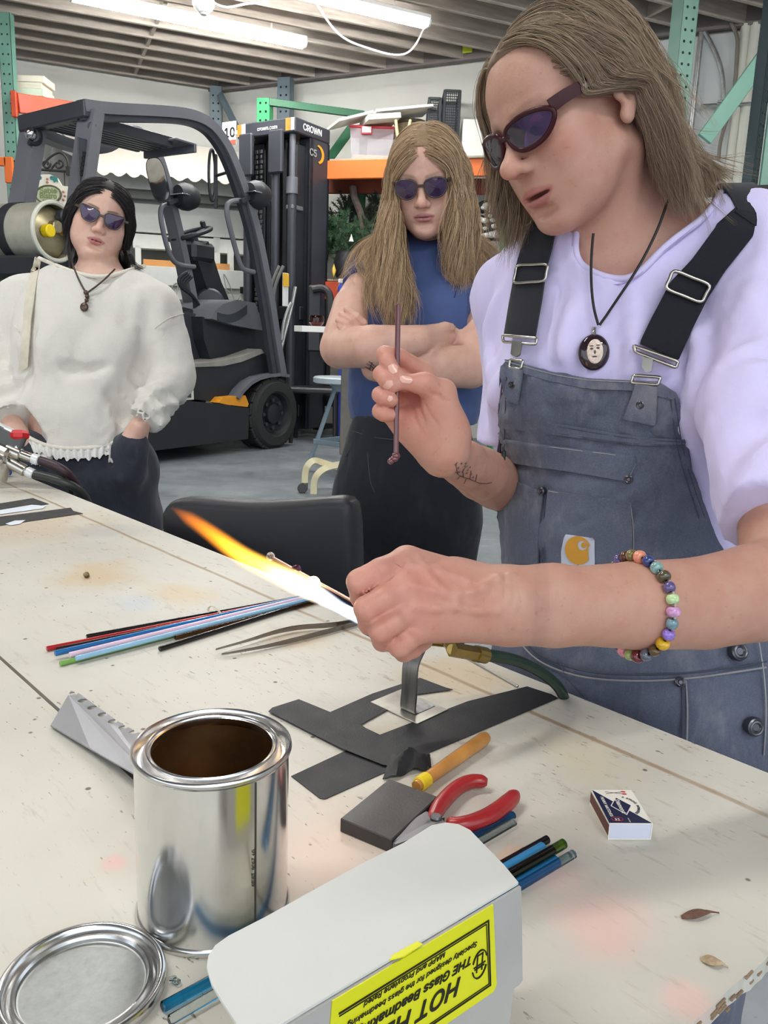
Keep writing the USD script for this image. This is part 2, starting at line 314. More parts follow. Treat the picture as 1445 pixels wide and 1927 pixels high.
part('base_panel', box(bA + bu * (LB / 2) + bn * .023 + A3(0, 0, -.0993), (-LB, .042, .0012), 0, bu), CARDG, t)
lab = part('label', poly([(LL, .0002), (-.0235, .0002), (-.0155, -.0548), (-.0175, -.058), (LL - .004, -.0565)], .0006, bA - bn * .0023, bu, A3(0, 0, 1)), YEL, t, smooth=False)
part('label_tab', poly([uv for uv in [((on(x, y, HB) - bA) @ bu, (on(x, y, HB) - bA) @ bn) for x, y in [(733, 1813), (738, 1804), (785, 1778), (795, 1783), (760, 1806)]]], .0007, bA + A3(0, 0, .0014), bu, bn), YEL, t, smooth=False)
part('back_label', box(bA + bu * -.055 + bn * .0456 + A3(0, 0, -.042), (.056, .0008, .078), 0, bu), YEL, t, smooth=False)
INK = M('label_ink', (24, 26, 14), .6, 0, .03)
def lt(u, w): return bA - bn * .0032 + bu * u + A3(0, 0, w)          # a point on the label
def strip(pts, w, m): part('label_border', cat(*[box((lt(*a) + lt(*b)) / 2, (np.linalg.norm(lt(*a) - lt(*b)) + w, .0004, w), 0, lt(*b) - lt(*a), None, np.cross(bn, lt(*b) - lt(*a))) for a, b in zip(pts, pts[1:])]), m, lab, smooth=False)
strip([(LL + .004, -.0085), (-.0268, -.0080), (-.0212, -.0515), (LL + .001, -.0505)], .0009, INK)
strip([(LL + .004, -.0100), (-.0282, -.0095), (-.0226, -.0500), (LL + .001, -.0492)], .0004, INK)
sl = unit(-bu * 1 + A3(0, 0, 0)); dn = A3(0, 0, -1)
for s, h, u, w, bold in [('Specially designed for the glass beadmaking', .0030, -.0345, -.0165, False), ('MAPP and Propylene Rated', .0030, -.0585, -.0105, False), ('THE Glass Beadmaking', .0052, -.0375, -.0235, True), ('HOT HEAD', .0104, -.0450, -.0325, True)]:
    part('label_text', text(s, h, lt(u, w), sl, unit(dn + sl * .25), .0003, bold), INK, lab, smooth=False)
ec = lt(-.0315, -.0325)
part('label_emblem', cat(*[sweep([ec + bu * (math.cos(a) * r * 1.0) + A3(0, 0, math.sin(a) * r * 1.55) for a in np.linspace(s, s + 2.5, 14)], rect(.0009, .0006), up=bn) for r in (.0055,) for s in (.35, 3.45)],
     *[box(ec + bu * u + A3(0, 0, w), (a, .0004, b), 0, bu) for u, w, a, b in [(-.002, .001, .0008, .011), (.002, .001, .0008, .011), (0, -.002, .0075, .0008), (0, .006, .004, .0007), (0, -.0005, .009, .0007)]]), INK, lab, smooth=False)

# loose glass rods under and beside the box
def rod(p, q, r, m, label, group=None, name='glass_rod'):
    o = obj(name, cyl(p, q, r, 12, bev=r * .25), m, label, 'glass rod', group); return o
z = A3(0, 0, 1)
rod(on(305, 1905) + z * .0035, on(966, 1540) + z * .0035, .0034, Glass('glass_turquoise', (20, 150, 205)), 'turquoise glass rod running under the torch box beside the can lid')
rod(on(318, 1930) + z * .0033, on(968, 1553) + z * .0033, .0031, Glass('glass_clear', (238, 246, 246)), 'clear glass rod lying against the turquoise rod under the torch box')
RODS = [((1030, 1586), .0035, M('glass_black', (14, 13, 16), .08), 'black glass rod sticking out beyond the right end of the torch box'),
        ((1022, 1602), .0042, M('glass_sky', (66, 152, 215), .1), 'opaque sky blue glass rod beside the black one at the torch box'),
        ((1040, 1612), .0032, M('glass_navy', (26, 30, 92), .08), 'dark navy glass rod beside the sky blue one at the torch box'),
        ((1060, 1604), .0042, Glass('glass_green', (96, 140, 16)), 'transparent olive green glass rod on the pile by the torch box'),
        ((1047, 1625), .0036, M('glass_petrol', (22, 104, 158), .1), 'petrol blue glass rod under the green one at the torch box'),
        ((1079, 1614), .0036, Glass('glass_pale', (205, 228, 240)), 'pale clear glass rod, the nearest of the pile at the torch box')]
for i, ((x, y), r, m, l) in enumerate(RODS):
    p = on(x, y) + z * (r + (.004 if i == 3 else 0)); rod(p - bu * .15, p, r, m, l, 'glass rods in the torch box')
obj('tape_scrap', poly([((q - on(975, 1590)) @ A3(1, 0, 0), (q - on(975, 1590)) @ A3(0, 1, 0)) for q in [on(932, 1612), (on(958, 1590)), on(985, 1594), on(944, 1623)]], .0004, on(975, 1590) + z * .0002), M('pale_wood', (214, 190, 170), .8), 'small pale beige scrap lying beside the black glass rod', 'scrap')

# graphite paddle
PZ = TZ + .0125; c4 = [on(x, y, PZ) for x, y in [(737, 1466), (829, 1501), (732, 1577), (635, 1538)]]
gc = sum(c4) / 4; gx = unit(c4[1] - c4[0] + c4[2] - c4[3]); gy = A3(-gx[1], gx[0], 0); w1 = (np.linalg.norm(c4[1] - c4[0]) + np.linalg.norm(c4[2] - c4[3])) / 2; w2 = (np.linalg.norm(c4[3] - c4[0]) + np.linalg.norm(c4[2] - c4[1])) / 2
t = thing('graphite_paddle', 'dark graphite paddle with a wooden handle lying beside the tape', 'paddle', gc - A3(0, 0, .0125))
part('block', box(gc - z * .0062, (w1, w2, .0122), .0008, gx), M('graphite', (62, 58, 57), .45, .15, .14, 30, .15, 400), t)
h0 = on(783, 1480, TZ + .008); h1 = on(915, 1387, TZ + .008); hd = unit(h1 - h0); hl = np.linalg.norm(h1 - h0)
part('handle', lathe([(0, 0), (.0048, 0), (.0058, .01), (.0066, hl * .5), (.0070, hl - .006), (.0058, hl - .001), (0, hl)], h0, hd, 24), M('varnished_wood', (190, 132, 62), .3, 0, .18, 1, stretch=(30, 30, 30), coat_weight=.3), t, smooth=40)
part('yellow_band', lathe([(.0054, .004), (.0068, .005), (.0070, .016), (.0060, .0175)], h0, hd, 24), M('yellow_tape', (226, 196, 30), .4), t, smooth=40)

# pliers
t = thing('pliers', 'pliers with red dipped handles, their jaws under the box flap', 'pliers', on(830, 1540))
RED = M('red_dip', (158, 34, 36), .32, 0, .1, 40, coat_weight=.2)
for pts, s in [([(812, 1546), (822, 1525), (842, 1499), (866, 1479), (892, 1470), (917, 1472)], (.0052, .0066, .0070, .0068, .0065, .0058)), ([(842, 1547), (862, 1552), (890, 1548), (918, 1537), (946, 1518), (972, 1493)], (.0050, .0068, .0074, .0076, .0074, .0062))]:
    P = spline([on(x, y, TZ + .0085) for x, y in pts], 30); w = np.interp(np.linspace(0, 1, 30), np.linspace(0, 1, 6), s); w[-1] *= .55; w[-2] *= .85; w[0] *= .8
    part('handle', sweep(P, circ(1, 14), scale=w), RED, t, smooth=60)
j0, j1 = on(820, 1547, TZ + .008), on(738, 1592, TZ + .007); jd = unit(j1 - j0); jn = A3(-jd[1], jd[0], 0)
JAW = M('plier_steel', (112, 112, 114), .38, .9)
for s in (-1, 1):
    part('jaw', hull([j0 + jn * s * .012 + z * a for a in (-.004, .004)] + [j0 - jn * s * .004 + jd * -.006 + z * a for a in (-.004, .004)] + [j0 + jd * .022 + jn * s * .010 + z * a for a in (-.004, .004)] + [j1 + jn * s * .003 + z * a for a in (-.003, .003)] + [j1 + jn * s * .0005 + z * a for a in (-.003, .003)] + [j0 + jd * .02 + jn * s * .0006 + z * a for a in (-.004, .004)]), JAW, t)
part('rivet', cyl(j0 - z * .0055, j0 + z * .006, .005, 20, bev=.001), JAW, t)

# matchbox
m0 = A3(.2105, .6215, TZ); mx, my = unit(A3(.0365, .002, 0)), unit(A3(-.002, .05, 0)); MW, ML, MH = .0362, .0505, .0150
t = thing('matchbox', 'small white and navy matchbox on the table', 'matchbox', m0)
WH = M('match_white', (232, 228, 216), .55, 0, .02); NAVY = M('match_navy', (22, 28, 66), .45, 0, .05)
part('tray', box(m0 + z * (MH / 2), (MW - .0016, ML - .0004, MH - .0016), .0003, mx), M('tray_card', (205, 208, 226), .6, 0, .02), t)
sl_ = part('sleeve', cat(box(m0 + z * (MH - .0004), (MW, ML, .0008), .0002, mx), box(m0 + z * .0004, (MW, ML, .0008), .0002, mx), *[box(m0 + mx * s * (MW / 2 - .0004) + z * (MH / 2), (.0008, ML, MH - .001), 0, mx) for s in (-1, 1)]), WH, t)
part('striker', box(m0 - mx * (MW / 2 + .0001) + z * (MH / 2 + .0008), (.0003, ML - .001, MH * .62), 0, mx), M('striker_brown', (112, 76, 70), .9, 0, .15, 300), sl_)
def mt(u, v): return m0 + mx * (u * MW) + my * (v * ML) + z * (MH + .00005)
mp = lambda pts, t_=.00012, up=0.0: poly([(u * MW, v * ML) for u, v in pts], t_, m0 + z * (MH + up), mx, my)
part('print_triangle', mp([(-.49, .49), (-.49, -.49), (.49, -.49)]), NAVY, sl_, smooth=False)
part('print_diamond', mp([(-.01, .27), (.27, .01), (.02, -.27), (-.25, .0)], .00012, .0001), WH, sl_, smooth=False)
part('print_diamond', mp([(-.01, .24), (.24, .01), (.02, -.24), (-.22, .0)], .00012, .0002), NAVY, sl_, smooth=False)
part('print_text', text('Diamond', .0036, mt(-.07, .19) + z * .0003, -my, mx, .0001, True), WH, sl_, smooth=False)
part('print_text', text('PENNY MATCHES', .0025, mt(-.385, .27) + z * .0002, -my, mx, .0001, True), WH, sl_, smooth=False)
part('print_text', text('32', .0026, mt(-.33, -.42) + z * .0002, mx, my, .0001, True), WH, sl_, smooth=False)
part('print_text', text('MATCHES', .0009, mt(-.01, -.36) + z * .0002, -my, mx, .0001), WH, sl_, smooth=False)
part('print_ring', tube([mt(-.26 + .13 * math.cos(a), -.385 + .055 * math.sin(a)) + z * .0002 for a in np.linspace(0, 6.283, 25)[:-1]], .00025, 4, True), M('match_red', (190, 40, 52), .5), sl_, smooth=False)
for k, ch in enumerate('A STRIKE ANYWHERE'):
    a = 1.15 - k * .125; dr = A3(math.cos(a), math.sin(a), 0)
    if ch != ' ': part('print_text', text(ch, .0022, mt(0, 0) + (mx * math.cos(a) + my * math.sin(a)) * .0135 + z * .0001, mx * math.sin(a) - my * math.cos(a), mx * math.cos(a) + my * math.sin(a), .0001, True, True), NAVY, sl_, smooth=False)
for s in (-1, 1):
    a, b = mt(-.2, .40 - s * .03), mt(.25, .40 + s * .035); part('print_match', box((a + b) / 2 + z * .0001, (np.linalg.norm(b - a), .0007, .0001), 0, b - a), M('match_stick', (120, 110, 100), .7), sl_)
    part('print_match_head', sph(b + z * .0001, (.0022, .0011, .00012), 2), LOOK['match_red'], sl_)

# black gaffer tape crosses
TAPE = M('gaffer_tape', (30, 30, 33), .6, 0, .15, 40, .25, 500)
def tape(pts, up, label, wav=.0):
    P = [on(x, y) for x, y in pts]; o = P[0]; m = poly([((p - o)[0], (p - o)[1]) for p in P], .0006, o + z * up); return obj('tape_strip', m, TAPE, label, 'tape', smooth=False)
tape([(548, 1462), (602, 1504), (612, 1505), (800, 1421), (1050, 1315), (1038, 1308), (992, 1293), (880, 1321), (715, 1384)], .0004, 'longest black tape strip, its ragged end pointing at the overalls')
tape([(600, 1352), (680, 1392), (700, 1382), (679, 1366), (780, 1310), (852, 1300), (838, 1296), (790, 1278), (700, 1308)], .0012, 'black tape strip lying behind the steel bracket foot')
tape([(505, 1343), (512, 1336), (562, 1320), (640, 1352), (742, 1400), (800, 1424), (776, 1452), (720, 1444), (640, 1412)], .0022, 'crumpled black tape strip crossing over the other two next to the can')
fo = on(775, 1440) + z * .003; rows = []
for i, a in enumerate(np.linspace(0, 1, 12)):
    p0, p1 = on(738 + 70 * a, 1424 + 3 * math.sin(a * 9)), on(720 + 92 * a, 1462 + 8 * math.sin(a * 5 + 1)); rows.append([p0 * (1 - b) + p1 * b + z * (.003 + .011 * math.sin(math.pi * a) * math.sin(math.pi * (.15 + .8 * b)) ** 2 + .002 * math.sin(a * 14 + b * 5)) for b in np.linspace(0, 1, 8)])
obj('tape_strip', thick(loft(rows), .0006), TAPE, 'bunched-up loose tape end humped beside the graphite paddle', 'tape')
tape([(-40, 957), (0, 948), (62, 938), (92, 949), (20, 961), (-40, 972)], .0004, 'short black tape strip at the far left, farthest from us')
tape([(-40, 985), (0, 973), (80, 963), (133, 956), (138, 962), (156, 967), (60, 981), (0, 990), (-40, 999)], .0004, 'frayed black tape strip at the far left, nearer to us')
PAPER = M('paper_white', (215, 222, 232), .7, 0, .02)
obj('paper_strip', poly([((p - on(0, 960))[0], (p - on(0, 960))[1]) for p in [on(-40, 972), on(0, 961), on(60, 951), on(87, 953), on(80, 958), on(0, 969), on(-40, 980)]], .0003, on(0, 960) + z * .0012), PAPER, 'strip of pale blue-white paper between the two tape strips at left', 'paper')
obj('paper_strip', poly([((p - on(0, 985))[0], (p - on(0, 985))[1]) for p in [on(10, 987), on(28, 981), on(48, 980), on(38, 987), on(20, 990)]], .0003, on(0, 985) + z * .0014), PAPER, 'small torn white paper corner at the nearer left tape strip', 'paper')

# torch on its bracket, with hose
STEEL = M('brushed_steel', (150, 150, 150), .34, 1.0, .12, 4, stretch=(30, 30, 2)); BRASS = M('brass', (158, 134, 78), .32, .9, .15)
b0 = on(768, 1343); fx = unit(on(787, 1350) - on(752, 1334)); fx[2] = 0; fx = unit(fx); fy = A3(-fx[1], fx[0], 0)
t = thing('bead_torch', 'small steel torch on a bent strip bracket taped to the table', 'torch', b0)
D = A3(0, 0, 0); nz = at(690, 1172, .735); fdir = unit(at(586, 1112, .672) - nz)
zt = nz[2] - TZ
path = [b0 + fy * .032 + z * .0018, b0 + fy * .006 + z * .0018, b0 + z * .004, b0 + z * .02, b0 + z * .05, b0 + z * .062 + fy * .003, b0 + z * .072 + fy * .010, b0 + z * .078 + fy * .014]
part('bracket', sweep(spline(path, 40), rect(.021, .0024), up=fx), STEEL, t, smooth=40)
part('base_plate', box(b0 + fy * .012 - fx * .01 + z * .0014, (.07, .05, .0016), .0003, fx), M('plate_steel', (190, 188, 178), .3, .9, .1), t)
tb = nz - fdir * .05; tc = b0 + z * .08 + fy * .014
part('burner', lathe([(0, 0), (.0065, .0), (.0075, .002), (.0078, .03), (.0100, .032), (.0104, .046), (.0092, .05), (.0066, .05), (.006, .044), (0, .044)], tb, fdir, 28), STEEL, t)
part('mixing_tube', tube(spline([tb, tb - fdir * .03, (tb - fdir * .05 + tc) / 2, tc, tc + A3(.03, .01, -.005)], 24), .0052, 12), BRASS, t)
hs = at(850, 1222, .77); he = at(905, 1232, .80)
part('hose_fitting', cat(tube([tc + A3(.03, .01, -.005), hs], .005, 12), cyl(hs, he, .0075, 6), cyl(hs + (he - hs) * .8, he + (he - hs) * .15, .0082, 20)), BRASS, t)
hose = spline([he, at(950, 1238, .82), at(1000, 1255, .86), at(1045, 1287, .905), at(1066, 1330, .945), at(1078, 1420, .965), at(1085, 1560, .97)], 50)
part('hose', tube(hose, .0062, 14), M('hose_green', (26, 50, 36), .35), t)
FLN = nz
def flame():
    tip = at(322, 955, .60); P0, P1, P2, P3 = nz, at(586, 1112, .672), at(453, 1044, .635), tip
    P = spline([P0, (P0 + P1) / 2, P1, at(509, 1073, .650), P2, at(385, 995, .615), P3], 60)
    s = np.linspace(0, 1, 60); w = np.interp(s, [0, .03, .2, .30, .42, .55, .75, .93, 1], [.004, .0060, .0066, .0085, .0108, .0098, .0088, .0066, .0012])
    g = G(); fx_ = g.tint(); sx_ = g.add('separate_xyz', 'x', vector=fx_)
    return P, w, s
fp_, fw_, fs_ = flame()
def flame_mat(name, ramp_c, ramp_d, P, edge):
    """emitting gas: tone runs along the flame, density falls off from its bent axis"""
    g = G(); p = g.pos(); a, b = P[0], P[-1]; ax = unit(b - a); Lf = np.linalg.norm(b - a)
    s = g.math('divide', g.math('subtract', g.dot(p, tuple(ax)), float(a @ ax)), Lf, clamp=True)
    sv = ((P - a) @ ax) / Lf; off = (P - a) - np.outer((P - a) @ ax, ax); yv = unit(off[len(off) // 3]) if np.linalg.norm(off, axis=1).max() > 1e-5 else frame(ax)[0]; yv = unit(yv - ax * (yv @ ax)); zv = np.cross(ax, yv)
    def along(vals, lo, hi):
        st = [(float(q), tuple([(v - lo) / (hi - lo)] * 3)) for q, v in zip(np.linspace(0, 1, 30), np.interp(np.linspace(0, 1, 30), sv, vals))]
        return g.math('add', g.math('multiply', g.add('separate_color', 'r', color=g.ramp(s, st)), hi - lo), lo)
    oy, oz = off @ yv, off @ zv; cy = along(oy, -.05, .05); cz = along(oz, -.05, .05)
    dy = g.math('subtract', g.math('subtract', g.dot(p, tuple(yv)), float(a @ yv)), cy); dz = g.math('subtract', g.math('subtract', g.dot(p, tuple(zv)), float(a @ zv)), cz)
    r = g.math('sqrt', g.math('add', g.math('multiply', dy, dy), g.math('multiply', dz, dz)))
    rad = along(fw_, 0, .02); q = g.math('divide', r, rad)
    den = g.math('multiply', g.mr(q, 1.0, edge, 0, 1), g.add('separate_color', 'r', color=g.ramp(s, ramp_d)))
    return g.make(name, volume=g.add('principled_volume', 'volume', density=0.0, emission_strength=g.math('multiply', den, 900.0), emission_color=g.ramp(s, ramp_c)))
FM = flame_mat('flame_gas', [(0, (.62, .75, 1.0)), (.2, (.55, .68, 1.0)), (.30, (.8, .72, .9)), (.36, (1.0, .80, .45)), (.6, (1.0, .52, .06)), (.8, (1.0, .33, .015)), (1, (1.0, .2, .006))],
               [(0, .9), (.22, .62), (.3, .55), (.38, .8), (.55, .7), (.75, .38), (.9, .16), (1, .04)], fp_, .15)
t = thing('flame', 'long torch flame, blue-white at the nozzle and orange at its tip', 'flame', nz)
part('gas', sweep(fp_, circ(1, 16), scale=fw_ * 1.02), FM, t, smooth=True)
# mandrel with the bead being made, held in the front woman's left hand
mA, mB = at(690, 1146, .628), at(509, 1047, .706); md = unit(mB - mA)
t = thing('bead_mandrel', 'thin steel mandrel with a white-hot glowing bead, held in the flame', 'mandrel', mA)
part('rod', cyl(mA - md * .05, mB, .0013, 10), M('mandrel_steel', (188, 150, 134), .35, .8), t)
part('bead', lathe([(.001, -.0035), (.0042, -.002), (.0052, 0), (.0042, .002), (.001, .0035)], mA + md * (np.linalg.norm(mB - mA) * .71), md, 24), Glass('bead_purple', (96, 60, 92), .05), t)
part('glass_ball', sph(mB, .0038, 3), Glass('ball_smoke', (220, 214, 216), .02), t, smooth=True)
hb = at(590, 1098, .6665)
part('hot_bead', sph(hb, (.0056, .0056, .0062), 3), glow('hot_glass', (1.0, .62, .25), 26.0), t, smooth=True)

# mandrel lying on the table at right
m1, m2 = on(846, 1222) + z * .0022, on(974, 1295) + z * .0022
obj('spare_mandrel', cat(cyl(m1, m2, .0014, 10), cyl(m2 - unit(m2 - m1) * .004, m2, .0019, 10, bev=.0005)), M('mandrel_grey', (196, 196, 194), .3, .7), 'bare steel mandrel lying on the table, its end on the black tape', 'mandrel')

# bundle of glass rods with a rubber band
o1, o2 = on(112, 1240), on(588, 1130); bd = unit(o2 - o1); bw = A3(-bd[1], bd[0], 0)
OP = lambda n, c: M('rod_' + n, c, .14, 0, .05, 30)
for n, (px, py), w, up, le, m, l in [
    ('black', (163, 1203), .015, .0035, (.335, .4), OP('black', (20, 18, 20)), 'short black glass rod, farthest in the banded bundle'),
    ('red', (88, 1226), .0115, .0035, (0, .39), OP('red', (176, 38, 42)), 'red glass rod in the banded bundle'),
    ('brown', (107, 1228), .0072, .0038, (0, .40), OP('brown', (48, 28, 22)), 'dark brown glass rod beside the red one in the bundle'),
    ('blue', (104, 1241), .0022, .0078, (0, .41), OP('blue', (38, 108, 172)), 'bright blue glass rod on top of the banded bundle'),
    ('pink', (131, 1246), -.0042, .0088, (0, .40), OP('pink', (226, 196, 214)), 'pale pink glass rod on top of the banded bundle'),
    ('pale_blue', (143, 1250), -.0095, .0072, (0, .39), OP('pale_blue', (150, 194, 222)), 'light blue glass rod on the near side of the bundle'),
    ('green', (113, 1254), -.0035, .0033, (0, .40), OP('green', (124, 170, 84)), 'leaf green glass rod at the bottom of the banded bundle'),
    ('dark', (300, 1226), -.0105, .0034, (0, .2), OP('dark', (26, 20, 18)), 'near-black glass rod on the near underside of the bundle'),
    ('amber', (330, 1205), -.0175, .0034, (0, .2), Glass('glass_amber', (196, 132, 24)), 'amber glass rod nearest to us in the banded bundle')]:
    p = on(px, py) + z * up; e = on(588, 1130) + bw * (w * .9) + z * up
    e = p + unit(e - p) * min(np.linalg.norm(e - p) * (1.0 if n not in ('red', 'blue') else .99), .42)
    obj('glass_rod', cyl(p, e, .0037 if n in ('blue', 'pink') else .0033, 12, bev=.0006), m, l, 'glass rod', 'banded bundle of glass rods')
bc = on(402, 1160) + bw * -.002 + z * .0065
for k in (0, 1):
    obj('rubber_band', tube([bc + bd * (.002 * k + .001 * math.sin(a * 2)) + bw * (math.cos(a) * .0185) + z * max(math.sin(a) * .0075, -.0058) for a in np.linspace(0, 6.283, 33)[:-1]], .0007, 6, True), M('rubber', (216, 206, 184), .6), ['rubber band round the rod bundle, left loop', 'rubber band round the rod bundle, right loop'][k], 'rubber band', 'rubber bands round the rods')

# tweezers
t = thing('tweezers', 'long steel tweezers lying on the table behind the left hand', 'tweezers', on(560, 1195))
for s, pts in ((1, [(406, 1222), (470, 1204), (520, 1189), (570, 1180), (625, 1176), (690, 1164)]), (-1, [(417, 1231), (470, 1222), (520, 1212), (570, 1200), (625, 1186), (690, 1168)])):
    P = spline([on(x, y, TZ + .004 + .002 * (s > 0)) for x, y in pts], 40); w = np.interp(np.linspace(0, 1, 40), [0, .15, .5, 1], [.35, .5, 1, 1.1])
    part('arm', sweep(P, rect(.0016, .0085), up=A3(0, 0, 1), scale=w) if 0 else sweep(P, rect(.0085, .0014), up=A3(.1, -.55, 1), scale=w), M('tweezer_steel', (168, 164, 158), .3, 1.0), t, smooth=40)

# steel shaping comb beside the can
cz = TZ + .004; cp = [(133, 1296), (150, 1302), (165, 1313), (250, 1374), (300, 1410), (300, 1512), (252, 1478), (170, 1412), (95, 1361)]
def cpt(x, y):
    a = on(x, y, TZ + .006); return a
co = cpt(95, 1361); cx = unit(cpt(252, 1478) - co); cy = unit(cpt(133, 1296) - co); cy = unit(cy - cx * (cx @ cy))
from shapely.geometry import Polygon, Point
cpoly = Polygon([((cpt(*q) - co) @ cx, (cpt(*q) - co) @ cy) for q in cp])
for x, y in [(137, 1302), (155, 1315), (173, 1328), (193, 1341), (212, 1354), (232, 1367), (252, 1380), (272, 1394)]:
    q = cpt(x, y) - co; cpoly = cpoly.difference(Point(q @ cx, q @ cy).buffer(.0048))
v, f = poly(cpoly, .0014, co, cx, cy); dd = (v - co) @ cx
v = v + z * (np.maximum(dd - .045, 0) * .12 - .0035)[:, None]
obj('shaping_comb', (v, f), M('comb_steel', (164, 164, 168), .42, .75, .1, 6), 'flat steel comb with round notches leaning against the can', 'comb', smooth=False)

# debris
v, f = lathe([(.0012, -.0045), (.004, -.0038), (.0052, 0), (.004, .0038), (.0012, .0045), (.0012, -.0045)], on(163, 1087) + z * .0046, (1, .5, .3), 16)
obj('spacer_bead', (v, f), M('antique_brass', (120, 106, 72), .4, .8, .4, 300), 'tiny antique brass bead lying alone on the left of the table', 'bead')
def chip(px, py, dx, dy, m, label, up=.004):
    o = on(px, py); rows = []
    for a in np.linspace(0, 1, 10):
        c = o * (1 - a) + on(px + dx, py + dy) * a; w = .0042 * math.sin(math.pi * min(a * 1.2 + .06, 1)) + .0006
        rows.append([c + A3(.2, 1, 0) * w * b + z * (.0012 + up * math.sin(math.pi * a) * (1 - abs(b) * .6)) for b in np.linspace(-1, 1, 6)])
    obj('paint_chip', thick(loft(rows), .0005), m, label, 'chip')
chip(1281, 1728, 72, -8, M('chip_brown', (104, 74, 60), .8, 0, .4, 200), 'curled dark brown paint chip on the right of the table')
chip(1318, 1808, 52, 14, M('chip_tan', (172, 150, 120), .8, 0, .4, 200), 'curled tan paint chip, the nearer of the two on the table')
obj('glass_shard', cat(box(on(325, 1848) + z * .002, (.005, .004, .003), .0008, (1, .3, 0)), box(on(332, 1852) + z * .002, (.004, .005, .003), .0008, (.6, 1, 0))), LOOK['glass_clear'], 'tiny clear glass shards beside the can lid', 'glass shard')
# ---------------------------------------------------------------- the warehouse room
ZC = 4.6
def aty(px, py, Y):
    r = ray(px, py); return CAM + r * (Y / r[1])
ha, hb_ = math.radians(66.3), math.radians(116.0)
dA, dB = A3(math.sin(ha), math.cos(ha), 0), A3(math.sin(hb_), math.cos(hb_), 0)
pA, pB = on(200, 140, ZC), on(855, 120, ZC)
k = np.linalg.solve(np.array([dA[:2], -dB[:2]]).T, (pB - pA)[:2]); CORN = pA + dA * k[0]; CORN[2] = 0
nA, nB = A3(dA[1], -dA[0], 0), A3(-dB[1], dB[0], 0)
nA = nA if nA[1] < 0 else -nA; nB = nB if nB[1] < 0 else -nB
def concrete():
    g = G(); p = g.pos()
    c = g.ramp(g.noise(.9, p, 5, .6), [(.3, srgb(112, 119, 125)), (.7, srgb(139, 145, 149))])
    c = g.mix(g.mr(g.noise(4, g.mapping(p, (1, 2.2, 1)), 5, .65), .56, .72, 0, .5), c, srgb(166, 170, 172))
    c = g.mix(g.mr(g.noise(26, p, 3, .6), .62, .72, 0, .6), c, srgb(78, 82, 86))
    c = g.mix(g.mr(g.noise(2.2, p, 4), .58, .75, 0, .5), c, srgb(92, 97, 102))
    return g.make('concrete', g.bsdf(base_color=c, roughness=g.mr(g.noise(3, p, 4), .3, .7, .35, .6), normal=g.bump(g.noise(30, p, 4), .15, .004)))
def plaster(name, a, b):
    g = G(); p = g.pos(); c = g.ramp(g.noise(.7, p, 4), [(.3, srgb(*a)), (.7, srgb(*b))])
    return g.make(name, g.bsdf(base_color=c, roughness=.85, normal=g.bump(g.noise(40, p, 3), .08, .003)))
CONC, WALL, WALLW = concrete(), plaster('wall_paint', (204, 203, 197), (216, 215, 208)), plaster('wall_white', (216, 220, 221), (226, 228, 228))
obj('floor', box((0, 4, -.05), (26, 22, .1)), CONC, kind='structure')
def wall(name, a, b, h, m, t=.12):
    d = unit(b - a); n = A3(d[1], -d[0], 0); n = n if n @ (a - A3(0, 4, 0)) > 0 else -n
    obj(name, box((a + b) / 2 + n * t / 2 + A3(0, 0, h / 2), (np.linalg.norm(b - a), t, h), 0, d), m, kind='structure')
LA = CORN - dA * 8.5; RB = CORN + dB * 9.5
wall('wall_back', LA, CORN + dA * .06, 5.2, WALL)
wall('wall_right', CORN, RB, 5.2, WALLW if 0 else WALL)
wall('wall_left', A3(LA[0], -2.5, 0), LA, 5.2, WALL)
wall('wall_side', RB, A3(RB[0] + 1.5, -2.5, 0), 5.2, WALL)
t = thing('ceiling', None, None, (0, 5, ZC), kind='structure')
JT = M('joist_wood', (170, 160, 150), .75, 0, .22, 3, .2, 60, stretch=(1.2, 1.2, 9)); DK = M('deck_wood', (126, 118, 116), .85, 0, .2, 2.2)
jd_ = unit(dA); jn_ = A3(-jd_[1], jd_[0], 0); jn_ = jn_ if jn_[1] > 0 else -jn_
part('deck', box(CORN * .5 + A3(0, 0, ZC + .27), (26, 20, .04), 0, jd_), DK, t)
for i in range(34):
    c = CORN - jn_ * (.12 + .40 * i) + A3(0, 0, ZC + .125); part('joist', box(c + jd_ * .5, (17, .045, .25), .004, jd_), JT, t)
for off in (-1.2, 3.4):
    c0 = CORN + jd_ * off; part('blocking', cat(*[box(c0 - jn_ * (.32 + .4 * i) + A3(0, 0, ZC + .13), (.04, .35, .22), 0, jd_) for i in range(30)]), JT, t, kind='stuff')
part('rim_beam', box(CORN + dB * 4 + nB * .1 + A3(0, 0, ZC + .11), (9.4, .09, .26), .004, dB), DK, t)
